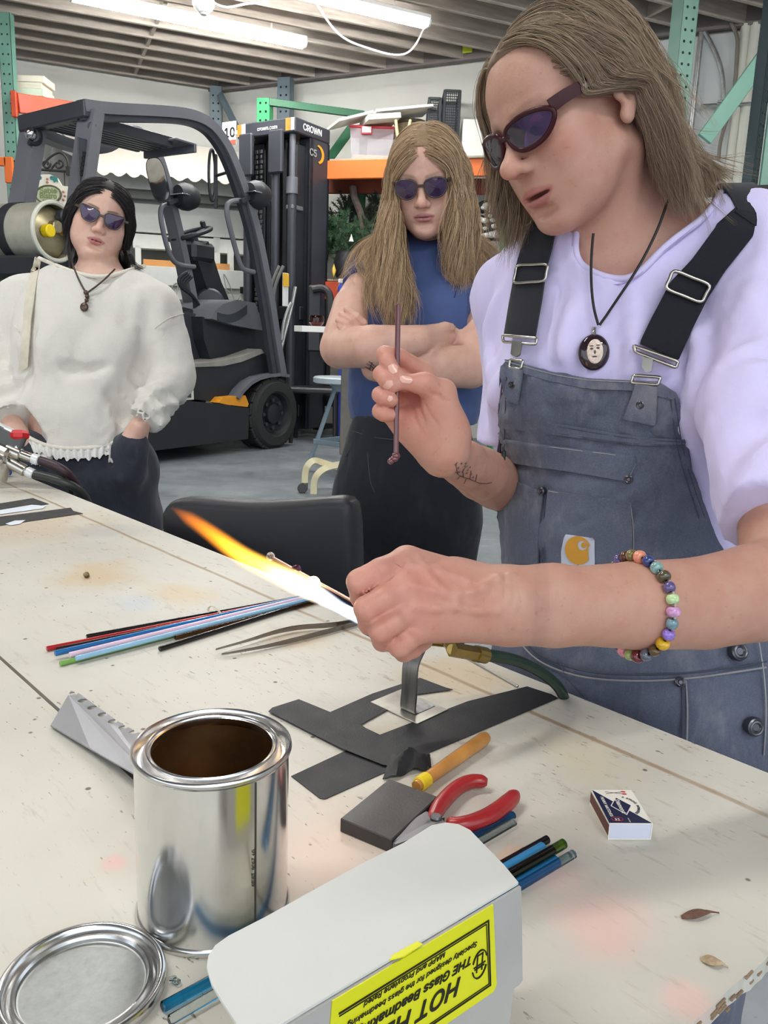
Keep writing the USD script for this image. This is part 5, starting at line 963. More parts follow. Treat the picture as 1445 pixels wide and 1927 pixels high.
def nets(d, lo, st):
    """surface nets of the zero level"""
    n = np.array(d.shape) - 1; neg = d < 0; cnt = np.zeros(n, int); S_ = np.zeros((*n, 3)); C_ = np.zeros(n)
    sl = lambda o: tuple(slice(o[k], o[k] + n[k]) for k in range(3))
    for a in np.ndindex(2, 2, 2): cnt += neg[sl(a)]
    act = (cnt > 0) & (cnt < 8); I = np.argwhere(act); 
    if not len(I): return np.zeros((0, 3)), np.zeros((0, 3), int)
    V = np.zeros((len(I), 3)); W = np.zeros(len(I))
    for ax in range(3):
        for o in np.ndindex(2, 2):
            a = np.insert(np.array(o), ax, 0); b = a.copy(); b[ax] = 1; pa, pb = I + a, I + b; da, db = d[tuple(pa.T)], d[tuple(pb.T)]; x = (da < 0) != (db < 0)
            t = np.where(x, da / np.where(x, da - db, 1), 0); V += np.where(x[:, None], pa + (pb - pa) * t[:, None], 0); W += x
    V = lo + V / W[:, None] * st; idx = np.full(n, -1); idx[tuple(I.T)] = np.arange(len(I)); Q = []
    for ax in range(3):
        u, v = [(1, 2), (2, 0), (0, 1)][ax]; s0 = [slice(1, n[k]) for k in range(3)]; s0[ax] = slice(0, n[ax]); s1 = list(s0); s1[ax] = slice(1, n[ax] + 1)
        A, B = neg[tuple(s0)], neg[tuple(s1)]
        for flip in (0, 1):
            E = np.argwhere((A & ~B) if not flip else (B & ~A))
            if not len(E): continue
            off = np.ones(3, int); off[ax] = 0; E = E + off; eu, ev_ = np.zeros(3, int), np.zeros(3, int); eu[u] = 1; ev_[v] = 1
            q = np.stack([idx[tuple((E - eu - ev_).T)], idx[tuple((E - ev_).T)], idx[tuple(E.T)], idx[tuple((E - eu).T)]], 1); Q.append(q if not flip else q[:, ::-1])
    Q = np.vstack(Q); Q = Q[(Q >= 0).all(1)]; return V, np.vstack([Q[:, [0, 1, 2]], Q[:, [0, 2, 3]]])
def skinmesh(body, blocks):
    """blocks (lo, hi, step), the finest first; coarser ones leave out what a finer one covers"""
    out, nr, m = [], [], 0; FA = []
    for i, (lo, hi, st) in enumerate(blocks):
        d, l0 = body.grid(lo, hi, st); v, f = nets(d, l0, st)
        if not len(v): continue
        c = v[f].mean(1); keep = np.ones(len(f), bool)
        for l, h, s2 in blocks[:i]: keep &= ~((c > np.asarray(l) + st * 1.6) & (c < np.asarray(h) - st * 1.6)).all(1)
        f = f[keep]; u, inv = np.unique(f, return_inverse=True); v = v[u]; f = inv.reshape(f.shape)
        g_ = np.stack(np.gradient(d, st), -1); q = ((v - l0) / st).T; nn = np.stack([ndimage.map_coordinates(g_[..., k], q, order=1) for k in range(3)], 1); nn /= np.maximum(np.linalg.norm(nn, axis=1, keepdims=True), 1e-9)
        out.append(v); FA.append(f + m); nr.append(nn); m += len(v)
    return np.vstack(out), np.vstack(FA), np.vstack(nr)
def decal(sdf, pts, t=.0015, lift=0.0, step=7.0, depth=(.3, 3.0), wob=None):
    """a patch of cloth, paper or skin mark laid on a body where the picture outlines it"""
    from shapely.geometry import Polygon, Point, LineString
    from scipy.spatial import Delaunay
    pg = Polygon(pts).buffer(0); b = pg.bounds; ring = np.array([pg.exterior.interpolate(x).coords[0] for x in np.arange(0, pg.exterior.length, step)])
    gx, gy = np.meshgrid(np.arange(b[0], b[2], step), np.arange(b[1], b[3], step)); ins = pg.buffer(-step * .45); G_ = [(x, y) for x, y in zip(gx.ravel(), gy.ravel()) if ins.contains(Point(x, y))]
    P = np.vstack([ring, np.array(G_)]) if G_ else ring; T = Delaunay(P).simplices; T = T[[pg.contains(Point(*P[q].mean(0))) for q in T]]
    X = sdf.hit(P[:, 0], P[:, 1], *depth); N = sdf.grad(X); a = np.cross(P[T[:, 1]] - P[T[:, 0]], P[T[:, 2]] - P[T[:, 0]]); T = np.where((a < 0)[:, None], T, T[:, ::-1])
    lf = lift if wob is None else lift + wob(P)[:, None]
    return thick((X + N * lf, T), t)
def line_on(sdf, pts, r=.0012, lift=.0005, n=None, k=6, depth=(.3, 3.0)):
    Q = np.asarray(pts, float); Q = spline(Q, n or max(8, int(np.linalg.norm(np.diff(Q, axis=0), axis=1).sum() / 9))) if len(Q) > 2 else Q[0] + np.linspace(0, 1, n or max(6, int(np.linalg.norm(Q[1] - Q[0]) / 9)))[:, None] * (Q[1] - Q[0])
    X = sdf.hit(Q[:, 0], Q[:, 1], *depth); return tube(X + sdf.grad(X) * lift, r, k)

def skin_mat(name, rough=.48):
    g = G(); t_ = g.tint(); v = g.obj(); m = g.mix(g.mr(g.noise(38, v, 4, .6), .35, .75, 0, .26), t_, g.mix(1.0, t_, srgb(232, 176, 160), 'multiply'))
    m = g.mix(g.mr(g.noise(150, v, 2), .64, .78, 0, .26), m, g.mix(1.0, t_, srgb(196, 140, 118), 'multiply'))
    return g.make(name, g.bsdf(base_color=m, roughness=rough, specular_ior_level=.35, subsurface_weight=.12, subsurface_radius=(.012, .005, .003), subsurface_scale=.6, normal=g.bump(g.math('add', g.noise(420, v, 3, .6), g.math('multiply', g.noise(70, v, 4, .6), 2.2)), .30, .0009)))
SKIN = skin_mat('skin')
def hair_mat(name):
    g = G(); t_ = g.tint(); return g.make(name, g.bsdf(base_color=t_, roughness=.38, specular_ior_level=.35))
HAIR = hair_mat('hair')
def cloth(name, col, var=.05, weave=900, bumpw=.25, fold=.35, fscale=9, rough=.9, worn=None, sheen=.15):
    g = G(); v = g.obj(); c = np.array(srgb(*col)); b = g.ramp(g.noise(6, v, 4, .6), [(.3, tuple(c * (1 - var))), (.7, tuple(np.minimum(c * (1 + var), .95)))])
    if worn: b = g.mix(g.mr(g.noise(16, g.mapping(v, (1, 1, .5)), 5, .7), .5, .74, 0, .7), b, srgb(*worn)); b = g.mix(g.mr(g.noise(700, v, 2), .4, .7, 0, .22), b, srgb(*worn))
    h = g.math('add', g.math('multiply', g.noise(weave, v, 2), .12 * bumpw), g.math('multiply', g.noise(fscale, g.mapping(v, (1.6, 1.6, .8)), 3, .5, .6), fold))
    LOOK[name] = g.make(name, g.bsdf(base_color=b, roughness=rough, sheen_weight=sheen, specular_ior_level=.2, normal=g.bump(h, .6, .012))); return LOOK[name]

class Head:
    """a head at origin o with rows R = (subject's right, forward, up); features in metres of a 0.226 m head"""
    def __init__(s, o, R, sc=1.0): s.o, s.R, s.sc = np.asarray(o, float), np.array([unit(r) for r in np.asarray(R, float)]), sc
    def w(s, *p): return s.o + (np.asarray(p, float) * s.sc) @ s.R
    def l(s, P): return (np.asarray(P) - s.o) @ s.R.T / s.sc
    def build(s, b, mouth=0.0, jaw=1.0, nose=1.0, cheek=1.0, lip=1.0, nz=0.0, mw=1.0):
        s.mw = mw
        S_ = s.sc; e = lambda c, r, k, m='u', R=None: b.el(s.w(*c), np.asarray(r) * S_, s.R if R is None else R @ s.R, k * S_, m); r = lambda p, q, a, c, k, m='u': b.rc(s.w(*p), s.w(*q), a * S_, c * S_, k * S_, m)
        e((0, -.014, .034), (.072, .094, .078), .01); e((0, .040, .030), (.060, .046, .058), .03); e((0, .034, -.035), (.060 * cheek, .054, .068), .03)
        for x in (-1, 1):
            e((x * .041, .055, -.024), (.022 * cheek, .022, .020), .025); r((x * .054 * jaw, .008, -.058), (x * .014, .070, -.098), .017, .015, .03); e((x * .036, .050, -.055), (.022 * cheek, .026, .026), .03)
        e((0, .078, -.098), (.017, .013, .013), .02); e((0, .036, -.078), (.046 * jaw, .046, .034), .03); e((0, .070, -.064), (.028, .022, .026), .02)
        for x in (-1, 1): r((x * .010, .082, .019), (x * .046, .066, .018), .009, .007, .014); e((x * .031, .094, -.001), (.017, .015, .012), .014, 's'); e((x * .031, .073, -.001), (.0138, .0138, .0126), .004)
        r((0, .084, .006), (0, .107 * nose + .0, -.030 + nz), .0072, .0088, .014); e((0, .109 * nose, -.033 + nz), (.0100, .0108, .0092), .010)
        for x in (-1, 1): e((x * .0118, .0965, -.0375 + nz), (.0070, .0105, .0074), .008); e((x * .0058, .1035, -.0445 + nz), (.0034, .0052, .0034), .003, 's')
        for x in (-1, 1):
            r((x * .0235 * mw, .0830 - (mw - 1) * .02, -.0655 - mouth * .3), (x * .006, .0908, -.0605), .0028, .0044, .006); r((x * .0215 * mw, .0825 - (mw - 1) * .02, -.0675 - mouth * .7), (x * .006, .0884, -.0735 - mouth), .0028, .0052 * lip, .006)
        r((-.006, .0908, -.0605), (.006, .0908, -.0605), .0043, .0043, .006); r((-.006, .0884, -.0735 - mouth), (.006, .0884, -.0735 - mouth), .0052 * lip, .0052 * lip, .006)
        e((0, .094, -.0665 - mouth * .5), (.0215 * mw, .012, .0011 + mouth * .5), .003, 's'); e((0, .0915, -.0845 - mouth), (.016, .006, .005), .016, 's')
        for x in (-1, 1):
            c, a = .96, x * .28; Re = np.array([(c, -a, 0), (a, c, 0), (0, 0, 1)])
            e((x * .075, -.014, -.006), (.0085, .017, .029), .006, 'u', Re); e((x * .083, -.010, -.004), (.006, .009, .017), .006, 's', Re); e((x * .075, -.004, -.034), (.0065, .0085, .0095), .006); e((x * .077, .001, -.010), (.004, .005, .007), .004)
    def lips(s, P, mouth=0.0):
        q = s.l(P); x = np.abs(q[:, 0]) / s.mw; ss = lambda v, w: np.clip(v / w + .5, 0, 1)
        up = -.0563 - .0070 * np.clip(x / .024, 0, 1) ** 1.5 - .0012 * np.exp(-(x / .003) ** 2); lo = -.0795 - mouth + (.0115 + mouth * .7) * np.clip(x / .024, 0, 1) ** 2
        return ss(up - q[:, 2], .0022) * ss(q[:, 2] - lo, .0026) * ss(.0250 - x, .003) * (q[:, 1] > .070), q
    def tint(s, P, base, lipc, cheekc, browc=None, mouth=0.0, brow=.6):
        c = np.tile(np.asarray(base, float), (len(P), 1)); q = s.l(P)
        for x in (-1, 1):
            w = np.exp(-(((q - A3(x * .043, .062, -.026)) / A3(.024, .03, .020)) ** 2).sum(1)); c += (np.asarray(cheekc) - c) * (.65 * w)[:, None]
        w = np.exp(-(((q - A3(0, .112, -.036)) / A3(.014, .02, .012)) ** 2).sum(1)); c += (np.asarray(cheekc) - c) * (.6 * w)[:, None]
        m, _ = s.lips(P, mouth); c += (np.asarray(lipc) - c) * m[:, None]
        inn = np.clip((.0012 + mouth * .5 - np.abs(q[:, 2] + .0668 + mouth * .5)) / .0012, 0, 1) * (np.abs(q[:, 0]) < .021 * s.mw) * (q[:, 1] > .07) * (q[:, 1] < .0885); c *= (1 - .6 * inn)[:, None]
        if browc is not None:
            x = np.abs(q[:, 0]); by = .0200 + .0050 * np.sin(np.clip((x - .010) / .042, 0, 1) * 2.2); w = np.clip(1.25 - np.abs(q[:, 2] - by) / .0034, 0, 1) * np.clip((x - .009) / .004, 0, 1) * np.clip((.052 - x) / .014, 0, 1) * (q[:, 1] > .05) * brow; c += (np.asarray(browc) - c) * w[:, None]
        return c
def shades(head, par, style, fm, lm, tilt=0.0, big=1.0):
    """tinted safety spectacles: two lenses in rims, a bridge and two temples"""
    H = head; gls = part('spectacles', cat(bar(H.w(-.011, .103, .004), H.w(.011, .103, .004), .004 * H.sc, .006 * H.sc, .001, H.R[2]), *[bar(H.w(x * .010, .103, -.003), H.w(x * .014, .101, -.012), .003, .003, .0006, H.R[2]) for x in (-1, 1)]), fm, par)
    for x in (-1, 1):
        if style == 'wrap': out = [(.009, .008), (.018, .0135), (.034, .015), (.052, .012), (.062, .005), (.060, -.003), (.050, -.012), (.036, -.0155), (.022, -.0135), (.012, -.005)]
        elif style == 'cat': out = [(.009, .010), (.020, .0165), (.038, .018), (.056, .0185), (.060, .015), (.055, .000), (.048, -.014), (.036, -.0195), (.022, -.018), (.012, -.006)]
        else: out = [(.010, .010), (.019, .0175), (.034, .0195), (.050, .0165), (.057, .006), (.055, -.008), (.046, -.018), (.034, -.0215), (.020, -.018), (.011, -.005)]
        o2 = spline([(a * big + .033 * (1 - big), b * big) for a, b in out], 48, True); cx_ = .034
        P = np.array([H.w(x * a, .1035 - (a * 13.0) ** 2 * (.030 if style == 'wrap' else .012), b - .001) for a, b in o2]); c = P.mean(0) + H.R[1] * .003
        part('rim', tube(P, (.0030 if style == 'wrap' else .0021) * H.sc, 8, True), fm, gls, smooth=60)
        ring = [c * (1 - t_) + P * t_ + H.R[1] * (.0012 * (1 - t_ * t_)) for t_ in (.02, .4, .75, 1.0)]; n = len(P); V = np.vstack(ring); Fc = []
        for a in range(3):
            for i in range(n): j = (i + 1) % n; Fc += [(a * n + i, (a + 1) * n + i, (a + 1) * n + j), (a * n + i, (a + 1) * n + j, a * n + j)]
        Fc = np.array(Fc); part('lens', thick((V, Fc if x > 0 else Fc[:, ::-1]), .0012), lm, gls, smooth=60)
        hz = H.w(x * (.064 if style == 'wrap' else .059), .082 if style == 'wrap' else .094, .009); w0, w1 = (.016, .009) if style == 'wrap' else (.008, .005)
        T_ = spline([hz, H.w(x * .074, .060, .012), H.w(x * .0795, .02, .012), H.w(x * .080, -.008, .010), H.w(x * .078, -.03, -.004)], 24); part('temple', sweep(T_, np.array([(-.0015, -.45), (.0015, -.45), (.0022, 0), (.0015, .45), (-.0015, .45)]) * A3(1, w0)[None], up=H.R[0] * x, scale=np.linspace(1, w1 / w0, 24) if w0 < .01 else np.linspace(1, w1 / w0, 24)), fm, gls, smooth=40)
    return gls
def lens_mat(name, col, alpha):
    g = G(); return g.make(name, g.add('mix_closure', 'closure', fac=g.add('fresnel', 'fac', IOR=1.6), closure1=g.add('mix_closure', 'closure', fac=alpha, closure1=g.add('transparent_bsdf', 'BSDF', color=srgb(*col)), closure2=g.bsdf(base_color=srgb(*[c * .55 for c in col]), roughness=.2)), closure2=g.add('glossy_bsdf', 'BSDF', roughness=.02)))
def grow_hair(roots, flow, length, keep, off, n=22, curl=0.0, seed=0, cling=.6):
    """strands that leave the scalp, follow flow(p, i, t) and slide over what keep() measures"""
    rng = np.random.default_rng(seed); P = roots.copy(); N_ = len(P); st = length / (n - 1); path = [P.copy()]; D = None; ph = rng.uniform(0, 6.28, N_); jit = rng.normal(size=(N_, 3)) * .06
    for i in range(n - 1):
        t_ = i / (n - 1); f = flow(P, t_); f = f / np.linalg.norm(f, axis=1, keepdims=True) + jit; f /= np.linalg.norm(f, axis=1, keepdims=True); D = f if D is None else D * .55 + f * .45
        if curl: D = D + curl * t_ * np.stack([np.sin(ph + t_ * 9), np.cos(ph * 1.3 + t_ * 8), 0 * ph], 1)
        D /= np.linalg.norm(D, axis=1, keepdims=True); P = P + D * st[:, None]
        for _ in range(2):
            d = keep.ev(P); o = off * min(1.0, .35 + 2.2 * t_); m = (d < o) | ((d < .05) & (t_ < cling))
            if m.any():
                g_ = keep.grad(P[m], .002); e_ = o[m] - d[m]; P[m] += g_ * np.where(e_ > 0, e_, e_ * .6)[:, None]
        path.append(P.copy())
    return np.stack(path, 1)

def scalp_cap(H, par, col, name, back=True, line=((0, .030, .053), (0, -.50, .86))):
    """the hair lying against the skull, up to the hairline"""
    S_ = H.sc; t_ = .0035; c = Body().el(H.w(0, -.014, .034), (A3(.072, .094, .078) + t_) * S_, H.R, .01).el(H.w(0, .040, .030), (A3(.060, .046, .058) + t_) * S_, H.R, .03 * S_)
    if back: c.rc(H.w(0, -.055, .02), H.w(0, -.060, -.05), .064, .045, .03)
    c.pl(H.w(*line[0]), -(A3(*line[1]) @ H.R), .006); o = H.w(0, 0, 0); d_, l_ = c.grid(o - .15, o + .15, .004); part('hair_base', nets(d_, l_, .004), M(name, col, .7, 0, .2, 200), par, smooth=True)

def thicken(H, n, spread, seed):
    """children beside every guide strand, fanning out a little towards the tip"""
    rng = np.random.default_rng(seed); t_ = np.linspace(0, 1, H.shape[1])[None, :, None]; out = [H]
    for _ in range(n):
        o = rng.normal(size=(len(H), 1, 3)); o2 = rng.normal(size=(len(H), 1, 3)); out.append(H + spread * (o * (.5 + .5 * t_) + o2 * t_ ** 2 * .9))
    return np.concatenate(out)
# ---------------------------------------------------------------- the woman at the torch
def pts(*q): return [at(*p) for p in q]
FHd = Head((.1940, .9910, 1.4850), [[-.42754, .89077, -.15404], [-.76905, -.44797, -.45594], [-.47514, -.07646, .87658]], .96)
TY = unit(A3(-.40, -.91, 0)); TX = A3(TY[1], -TY[0], 0); TZu = unit(A3(0, 0, 1) + TY * .10); TYl = unit(TY - TZu * (TY @ TZu)); TR = np.stack([TX, TYl, TZu])
who = thing('person', 'woman in lavender shirt and grey bib overalls holding glass rods over the torch', 'person', at(1200, 1230, 1.05) * A3(1, 1, 0))
LW3 = [(968, 1138, .612), (1080, 1140, .628), (1200, 1139, .645), (1320, 1135, .668), (1420, 1115, .69), (1490, 1095, .72)]; LR3 = [.0262, .0305, .0352, .0378, .0415, .043]
arm = Body()
arm.chain(pts(*LW3), LR3, .003)
arm.chain(pts((962, 1116, .612), (1040, 1118, .62)), [.0180, .024], .008).chain(pts((966, 1162, .612), (1040, 1160, .62)), [.0175, .024], .008)
WL = [(940, 1117, .612), (945, 1132, .604), (950, 1148, .604), (955, 1163, .610)]
ML = [(766, 1058, .592), (764, 1104, .578), (772, 1146, .577), (790, 1182, .584)]
for w_, m_, r_ in zip(WL, ML, (.0122, .0120, .0116, .0108)): arm.rc(at(*w_), at(*m_), .0165, r_,   .016)
arm.chain(pts((930, 1125, .635), (850, 1118, .630), (790, 1110, .618)), [.020, .024, .016], .02)
for ch, rs in [([ML[0], (716, 1074, .576), (676, 1095, .573), (680, 1124, .588), (697, 1140, .603), (735, 1138, .620)], (.0110, .0092, .0092, .0082, .0078, .0072)),
               ([ML[1], (722, 1126, .565), (690, 1145, .562), (695, 1173, .577), (710, 1182, .592), (745, 1172, .610)], (.0106, .0088, .0090, .0080, .0076, .0070)),
               ([ML[2], (742, 1170, .565), (716, 1186, .562), (720, 1206, .577), (735, 1208, .592), (765, 1194, .608)], (.0102, .0084, .0086, .0076, .0072, .0066)),
               ([ML[3], (766, 1205, .571), (752, 1216, .572), (760, 1227, .583), (776, 1222, .594), (800, 1206, .606)], (.0098, .0080, .0082, .0072, .0068, .0062))]:
    arm.rc(at(*ch[0]), at(*ch[1]), rs[0], rs[1], .0045); arm.chain(pts(*ch[1:]), rs[1:], .0018)
arm.chain(pts((905, 1115, .640), (810, 1108, .650), (742, 1122, .648), (699, 1146, .636)), [.018, .0135, .0110, .0088], .010)
vsrc = Body(); vsrc.ops = list(arm.ops)
for vp, vr in [([(836, 1112), (862, 1117), (888, 1115), (910, 1103), (937, 1088), (962, 1082)], .0017), ([(790, 1052), (800, 1075), (820, 1098), (836, 1112)], .0013), ([(772, 1100), (815, 1112), (855, 1128), (858, 1142)], .0014), ([(778, 1142), (820, 1146), (858, 1142), (900, 1150), (940, 1150)], .0012), ([(770, 1060), (830, 1075), (880, 1090)], .0014)]:
    X = vsrc.hit([p[0] for p in vp], [p[1] for p in vp], .45, .8); N = vsrc.grad(X)
    for a, b in zip(X - N * vr * .35, (X - N * vr * .35)[1:]): arm.rc(a, b, vr, vr, .005)
# right hand with the glass rod
WR, EL_ = (842, 856, .856), (975, 926, 1.20)
arm.chain(pts(WR, (872, 872, .91), (905, 892, .99), (936, 908, 1.09), EL_), [.0225, .0265, .033, .037, .039], .003)
MR = [(797, 702, .862), (776, 724, .864), (760, 753, .863), (747, 786, .858)]
for w_, m_, r_ in zip([(850, 838, .854), (842, 848, .852), (834, 857, .852), (828, 864, .855)], MR, (.0112, .0106, .0104, .0108)): arm.rc(at(*w_), at(*m_), .0158, r_, .012)
for ch, rs in [([MR[0], (752, 672, .838), (724, 667, .826), (730, 682, .820), (744, 704, .818)], (.0108, .0090, .0088, .0082, .0076)), ([MR[1], (738, 707, .836), (718, 704, .824), (726, 715, .817), (739, 726, .817)], (.0108, .0088, .0088, .0080, .0074)),
               ([MR[2], (732, 744, .838), (715, 743, .826), (722, 749, .819), (737, 753, .819)], (.0104, .0086, .0084, .0076, .0070)), ([MR[3], (727, 777, .840), (716, 774, .831), (722, 779, .825), (738, 781, .826)], (.0110, .0092, .0086, .0078, .0066))]:
    arm.rc(at(*ch[0]), at(*ch[1]), rs[0], rs[1], .005); arm.chain(pts(*ch[1:]), rs[1:], .0018)
arm.chain(pts((850, 815, .848), (834, 738, .836), (799, 723, .824), (763, 719, .819)), [.017, .0122, .0106, .0082], .008)
arm.chain(pts((842, 812, .846), (815, 775, .842)), [.019, .0145], .018).chain(pts((825, 850, .85), (770, 805, .852)), [.017, .014], .016)
def crease(b_, src, qs, r, dep, d0, d1):
    for q in qs:
        Q = spline(q, 9); X = src.hit(Q[:, 0], Q[:, 1], d0, d1); N = src.grad(X)
        for a_, c_ in zip(X + N * dep, (X + N * dep)[1:]): b_.rc(a_, c_, r, r, .0022, 's')
rs_ = Body(); rs_.ops = list(arm.ops)
crease(arm, rs_, [[(800, 728), (796, 748), (806, 775), (824, 800)], [(786, 742), (790, 770), (800, 795)], [(775, 760), (782, 790), (796, 815)], [(822, 742), (832, 752), (845, 756)], [(806, 735), (815, 742), (830, 744)], [(800, 862), (818, 848), (830, 830)]], .0011, .0006, .6, 1.1)
crease(arm, rs_, [[(948, 1075), (952, 1100), (950, 1130)], [(966, 1080), (968, 1110), (966, 1140)], [(705, 1068), (712, 1085)], [(676, 1078), (668, 1096)], [(978, 1090), (980, 1130), (976, 1160)]], .0010, .0007, .4, .8)
NB = at(1176, 476, 1.03); neck = Body(); FHd.build(neck, mouth=.0025, jaw=.93, cheek=.94, nose=1.03, nz=.004, mw=1.16)
neck.rc(FHd.w(0, -.030, -.050), NB, .050, .055, .03).rc(FHd.w(-.050, -.022, -.070), at(1152, 512, .985), .009, .008, .02).rc(FHd.w(.03, .01, -.085), at(1135, 505, .99), .010, .008, .02)
SHR, SHL = at(988, 560, 1.13), at(1434, 508, .945); CH, WA, HP = at(1172, 640, 1.04), at(1178, 1010, 1.07), at(1195, 1330, 1.08)
def torso_ops(b, g_=0.0):
    b.el(CH, A3(.172, .108, .20) + g_, TR, .05).el(WA, A3(.152, .110, .22) + g_, TR, .08).el(HP, A3(.185, .130, .18) + g_, TR, .08)
    for s in (-1, 1): b.el(CH + TX * s * .075 + TYl * .068 - TZu * .045, A3(.066, .052, .066) + g_, TR, .05)
    b.rc(NB - TZu * .01, SHR + TZu * .012, .050 + g_, .050 + g_, .06).rc(NB - TZu * .01, SHL + TZu * .012, .050 + g_, .050 + g_, .06); return b
trunk = torso_ops(Body(), -.014); body = Body().plus(neck, trunk).rc(SHR, at(985, 890, 1.19), .045, .038, .03).rc(at(985, 890, 1.19), at(*EL_), .038, .038, .02).rc(SHL, at(*LW3[-1]), .048, .042, .03); body.ops += arm.ops
chestskin = Body().plus(neck); torso_ops(chestskin, -.006)
hb0 = np.array([FHd.w(x, y, z_) for x in (-.1, .1) for y in (-.12, .13) for z_ in (-.125, .12)])
blocks = [(at(735, 640, .80) - .1 * 0 + A3(-.075, -.09, -.13), at(800, 760, .83) + A3(.075, .09, .08), .0019), (np.min(pts((650, 1240, .63), (650, 1010, .55)), 0) + A3(-.006, -.055, -.006), np.max(pts((985, 1010, .66), (985, 1240, .6)), 0) + A3(.008, .06, .008), .0019),
          (hb0.min(0), hb0.max(0), .0019), (A3(-.25, .35, .55), A3(.75, 1.35, 1.75), .0062)]
V_, F_, N_ = skinmesh(body, blocks)
SK1 = np.array(srgb(190, 146, 127)); tn_ = FHd.tint(V_, SK1, srgb(178, 116, 108), srgb(192, 132, 116), srgb(126, 98, 82), .0025, .35)
hand_d = np.minimum(np.linalg.norm(V_ - at(735, 715, .82), axis=1) / .06, np.linalg.norm(V_ - at(720, 1140, .57), axis=1) / .085); tn_ += (np.array(srgb(200, 140, 124)) - tn_) * (np.clip(1.15 - hand_d, 0, .8)[:, None]); palm = np.exp(-((V_ - at(780, 790, .83)) ** 2).sum(1) / .045 ** 2); tn_ += (np.array(srgb(190, 130, 114)) - tn_) * palm[:, None] * .7
part('body', (V_, F_), SKIN, who, tint=tn_, nrm=N_)
NAIL = M('nail', (216, 166, 150), .22, 0, .04)
for pg in ([(730, 689), (741, 684), (749, 690), (747, 701), (739, 704), (732, 698)], [(720, 727), (728, 716), (738, 716), (740, 724), (732, 733), (724, 734)], [(728, 752), (731, 745), (738, 745), (739, 752), (733, 757)], [(752, 709), (760, 707), (773, 710), (777, 716), (771, 722), (757, 720), (752, 715)]): part('fingernail', decal(arm, pg, .0007, -.0002, 2.2, (.5, 1.2)), NAIL, who, smooth=60)
TAT = M('tattoo', (92, 74, 72), .6)
part('tattoo', cat(*[line_on(arm, q, .0005, .0001, None, 4, (.6, 1.2)) for q in ([(857, 888), (868, 897), (885, 902), (905, 910), (925, 908)], [(872, 898), (872, 884), (880, 876)], [(884, 902), (886, 886)], [(862, 892), (858, 876), (860, 870)], [(895, 905), (897, 893)], [(866, 896), (860, 902)], [(878, 900), (873, 910)])], *[sph(p, .0012, 1) for p in arm.hit([857, 862, 868, 874, 880, 884, 870, 878, 864, 886, 876, 890], [874, 880, 872, 877, 884, 879, 887, 890, 888, 892, 872, 898], .6, 1.2)]), TAT, who, kind='stuff')
EYEW = M('eye_white', (226, 220, 216), .15, 0, .02); IRIS = M('iris', (70, 62, 56), .1, 0, .1)
def eyes(H, par, look=(0, 0)):
    for x in (-1, 1):
        c = H.w(x * .031, .0745, -.001); e = part('eye', sph(c, .0122 * H.sc, 3), EYEW, par, smooth=True); d = unit(H.R[1] + H.R[0] * look[0] + H.R[2] * look[1]); part('iris', lathe([(0, .0126), (.004, .0123), (.0058, .0112), (.0058, .0100)], c, d, 20), IRIS, e)
        part('eyelid', thick(loft([[c + (H.R[0] * math.cos(a) * math.cos(b) + H.R[1] * math.sin(a) * math.cos(b) + H.R[2] * math.sin(b)) * .0131 for a in np.linspace(.25, 2.89, 14)] for b in np.linspace(.12, 1.2, 6)]), .0006), M('lid_skin', (196, 142, 122), .5), e)
eyes(FHd, who, (0, -.25))
LENS1 = lens_mat('lens_violet', (186, 158, 226), .16); shades(FHd, who, 'wrap', M('frame_maroon', (58, 20, 25), .32, 0, .1, specular_ior_level=.25), LENS1, big=1.12)
# lavender shirt
shirt = torso_ops(Body(), .004)
shirt.rc(SHR + TZu * .0, at(988, 700, 1.15), .064, .060, .03).rc(at(988, 700, 1.15), at(972, 838, 1.16), .060, .063, .02)
SLV = at(1484, 985, .752); shirt.rc(SHL, at(1460, 760, .84), .070, .066, .04).rc(at(1460, 760, .84), SLV, .066, .058, .03)
fsrc = Body(); fsrc.ops = list(shirt.ops)
for q, r_, up_ in (([(1448, 690), (1400, 722), (1368, 770), (1352, 850)], .011, 1), ([(1448, 760), (1405, 790), (1385, 850), (1382, 930)], .010, 1), ([(1448, 850), (1420, 900), (1404, 960)], .010, 1), ([(1440, 640), (1380, 690), (1350, 760)], .009, 1), ([(1300, 600), (1310, 680), (1305, 760), (1325, 880)], .009, 1), ([(930, 560), (918, 640), (925, 720)], .009, 1), ([(950, 700), (932, 760), (930, 820)], .008, 1), ([(1100, 560), (1075, 620), (1060, 680)], .006, 1), ([(1190, 540), (1200, 600), (1180, 690)], .006, 1)):
    Q = spline(q, 8); X = fsrc.hit(Q[:, 0], Q[:, 1], .5, 1.4); N = fsrc.grad(X)
    for a_, c_, i in zip(X - N * r_ * .45, (X - N * r_ * .45)[1:], range(7)): shirt.rc(a_, c_, r_ * (.7 + .3 * math.sin(i * .5)), r_ * (.7 + .3 * math.sin(i * .5 + .5)), .022)
sleeve_end = unit(at(*LW3[-1]) - at(1460, 760, .84)); 
def folds(sdf_pts, amp): return (meshkit.fbm(sdf_pts * A3(16, 16, 7) + A3(3, 1, 7), 3, 5) - .5) * amp
col_ = [(1086, 432), (1084, 462), (1094, 492), (1125, 512), (1168, 521), (1205, 508), (1240, 474), (1285, 436), (1330, 400), (1362, 352)]
def cut(b):
    return b.rc(at(1190, 440, 1.03), at(1262, 330, 1.03), .058, .085, .008, 's')
NECKP = np.array(spline(col_, 60).tolist() + [(1380, 250), (1180, 150), (1060, 300)])
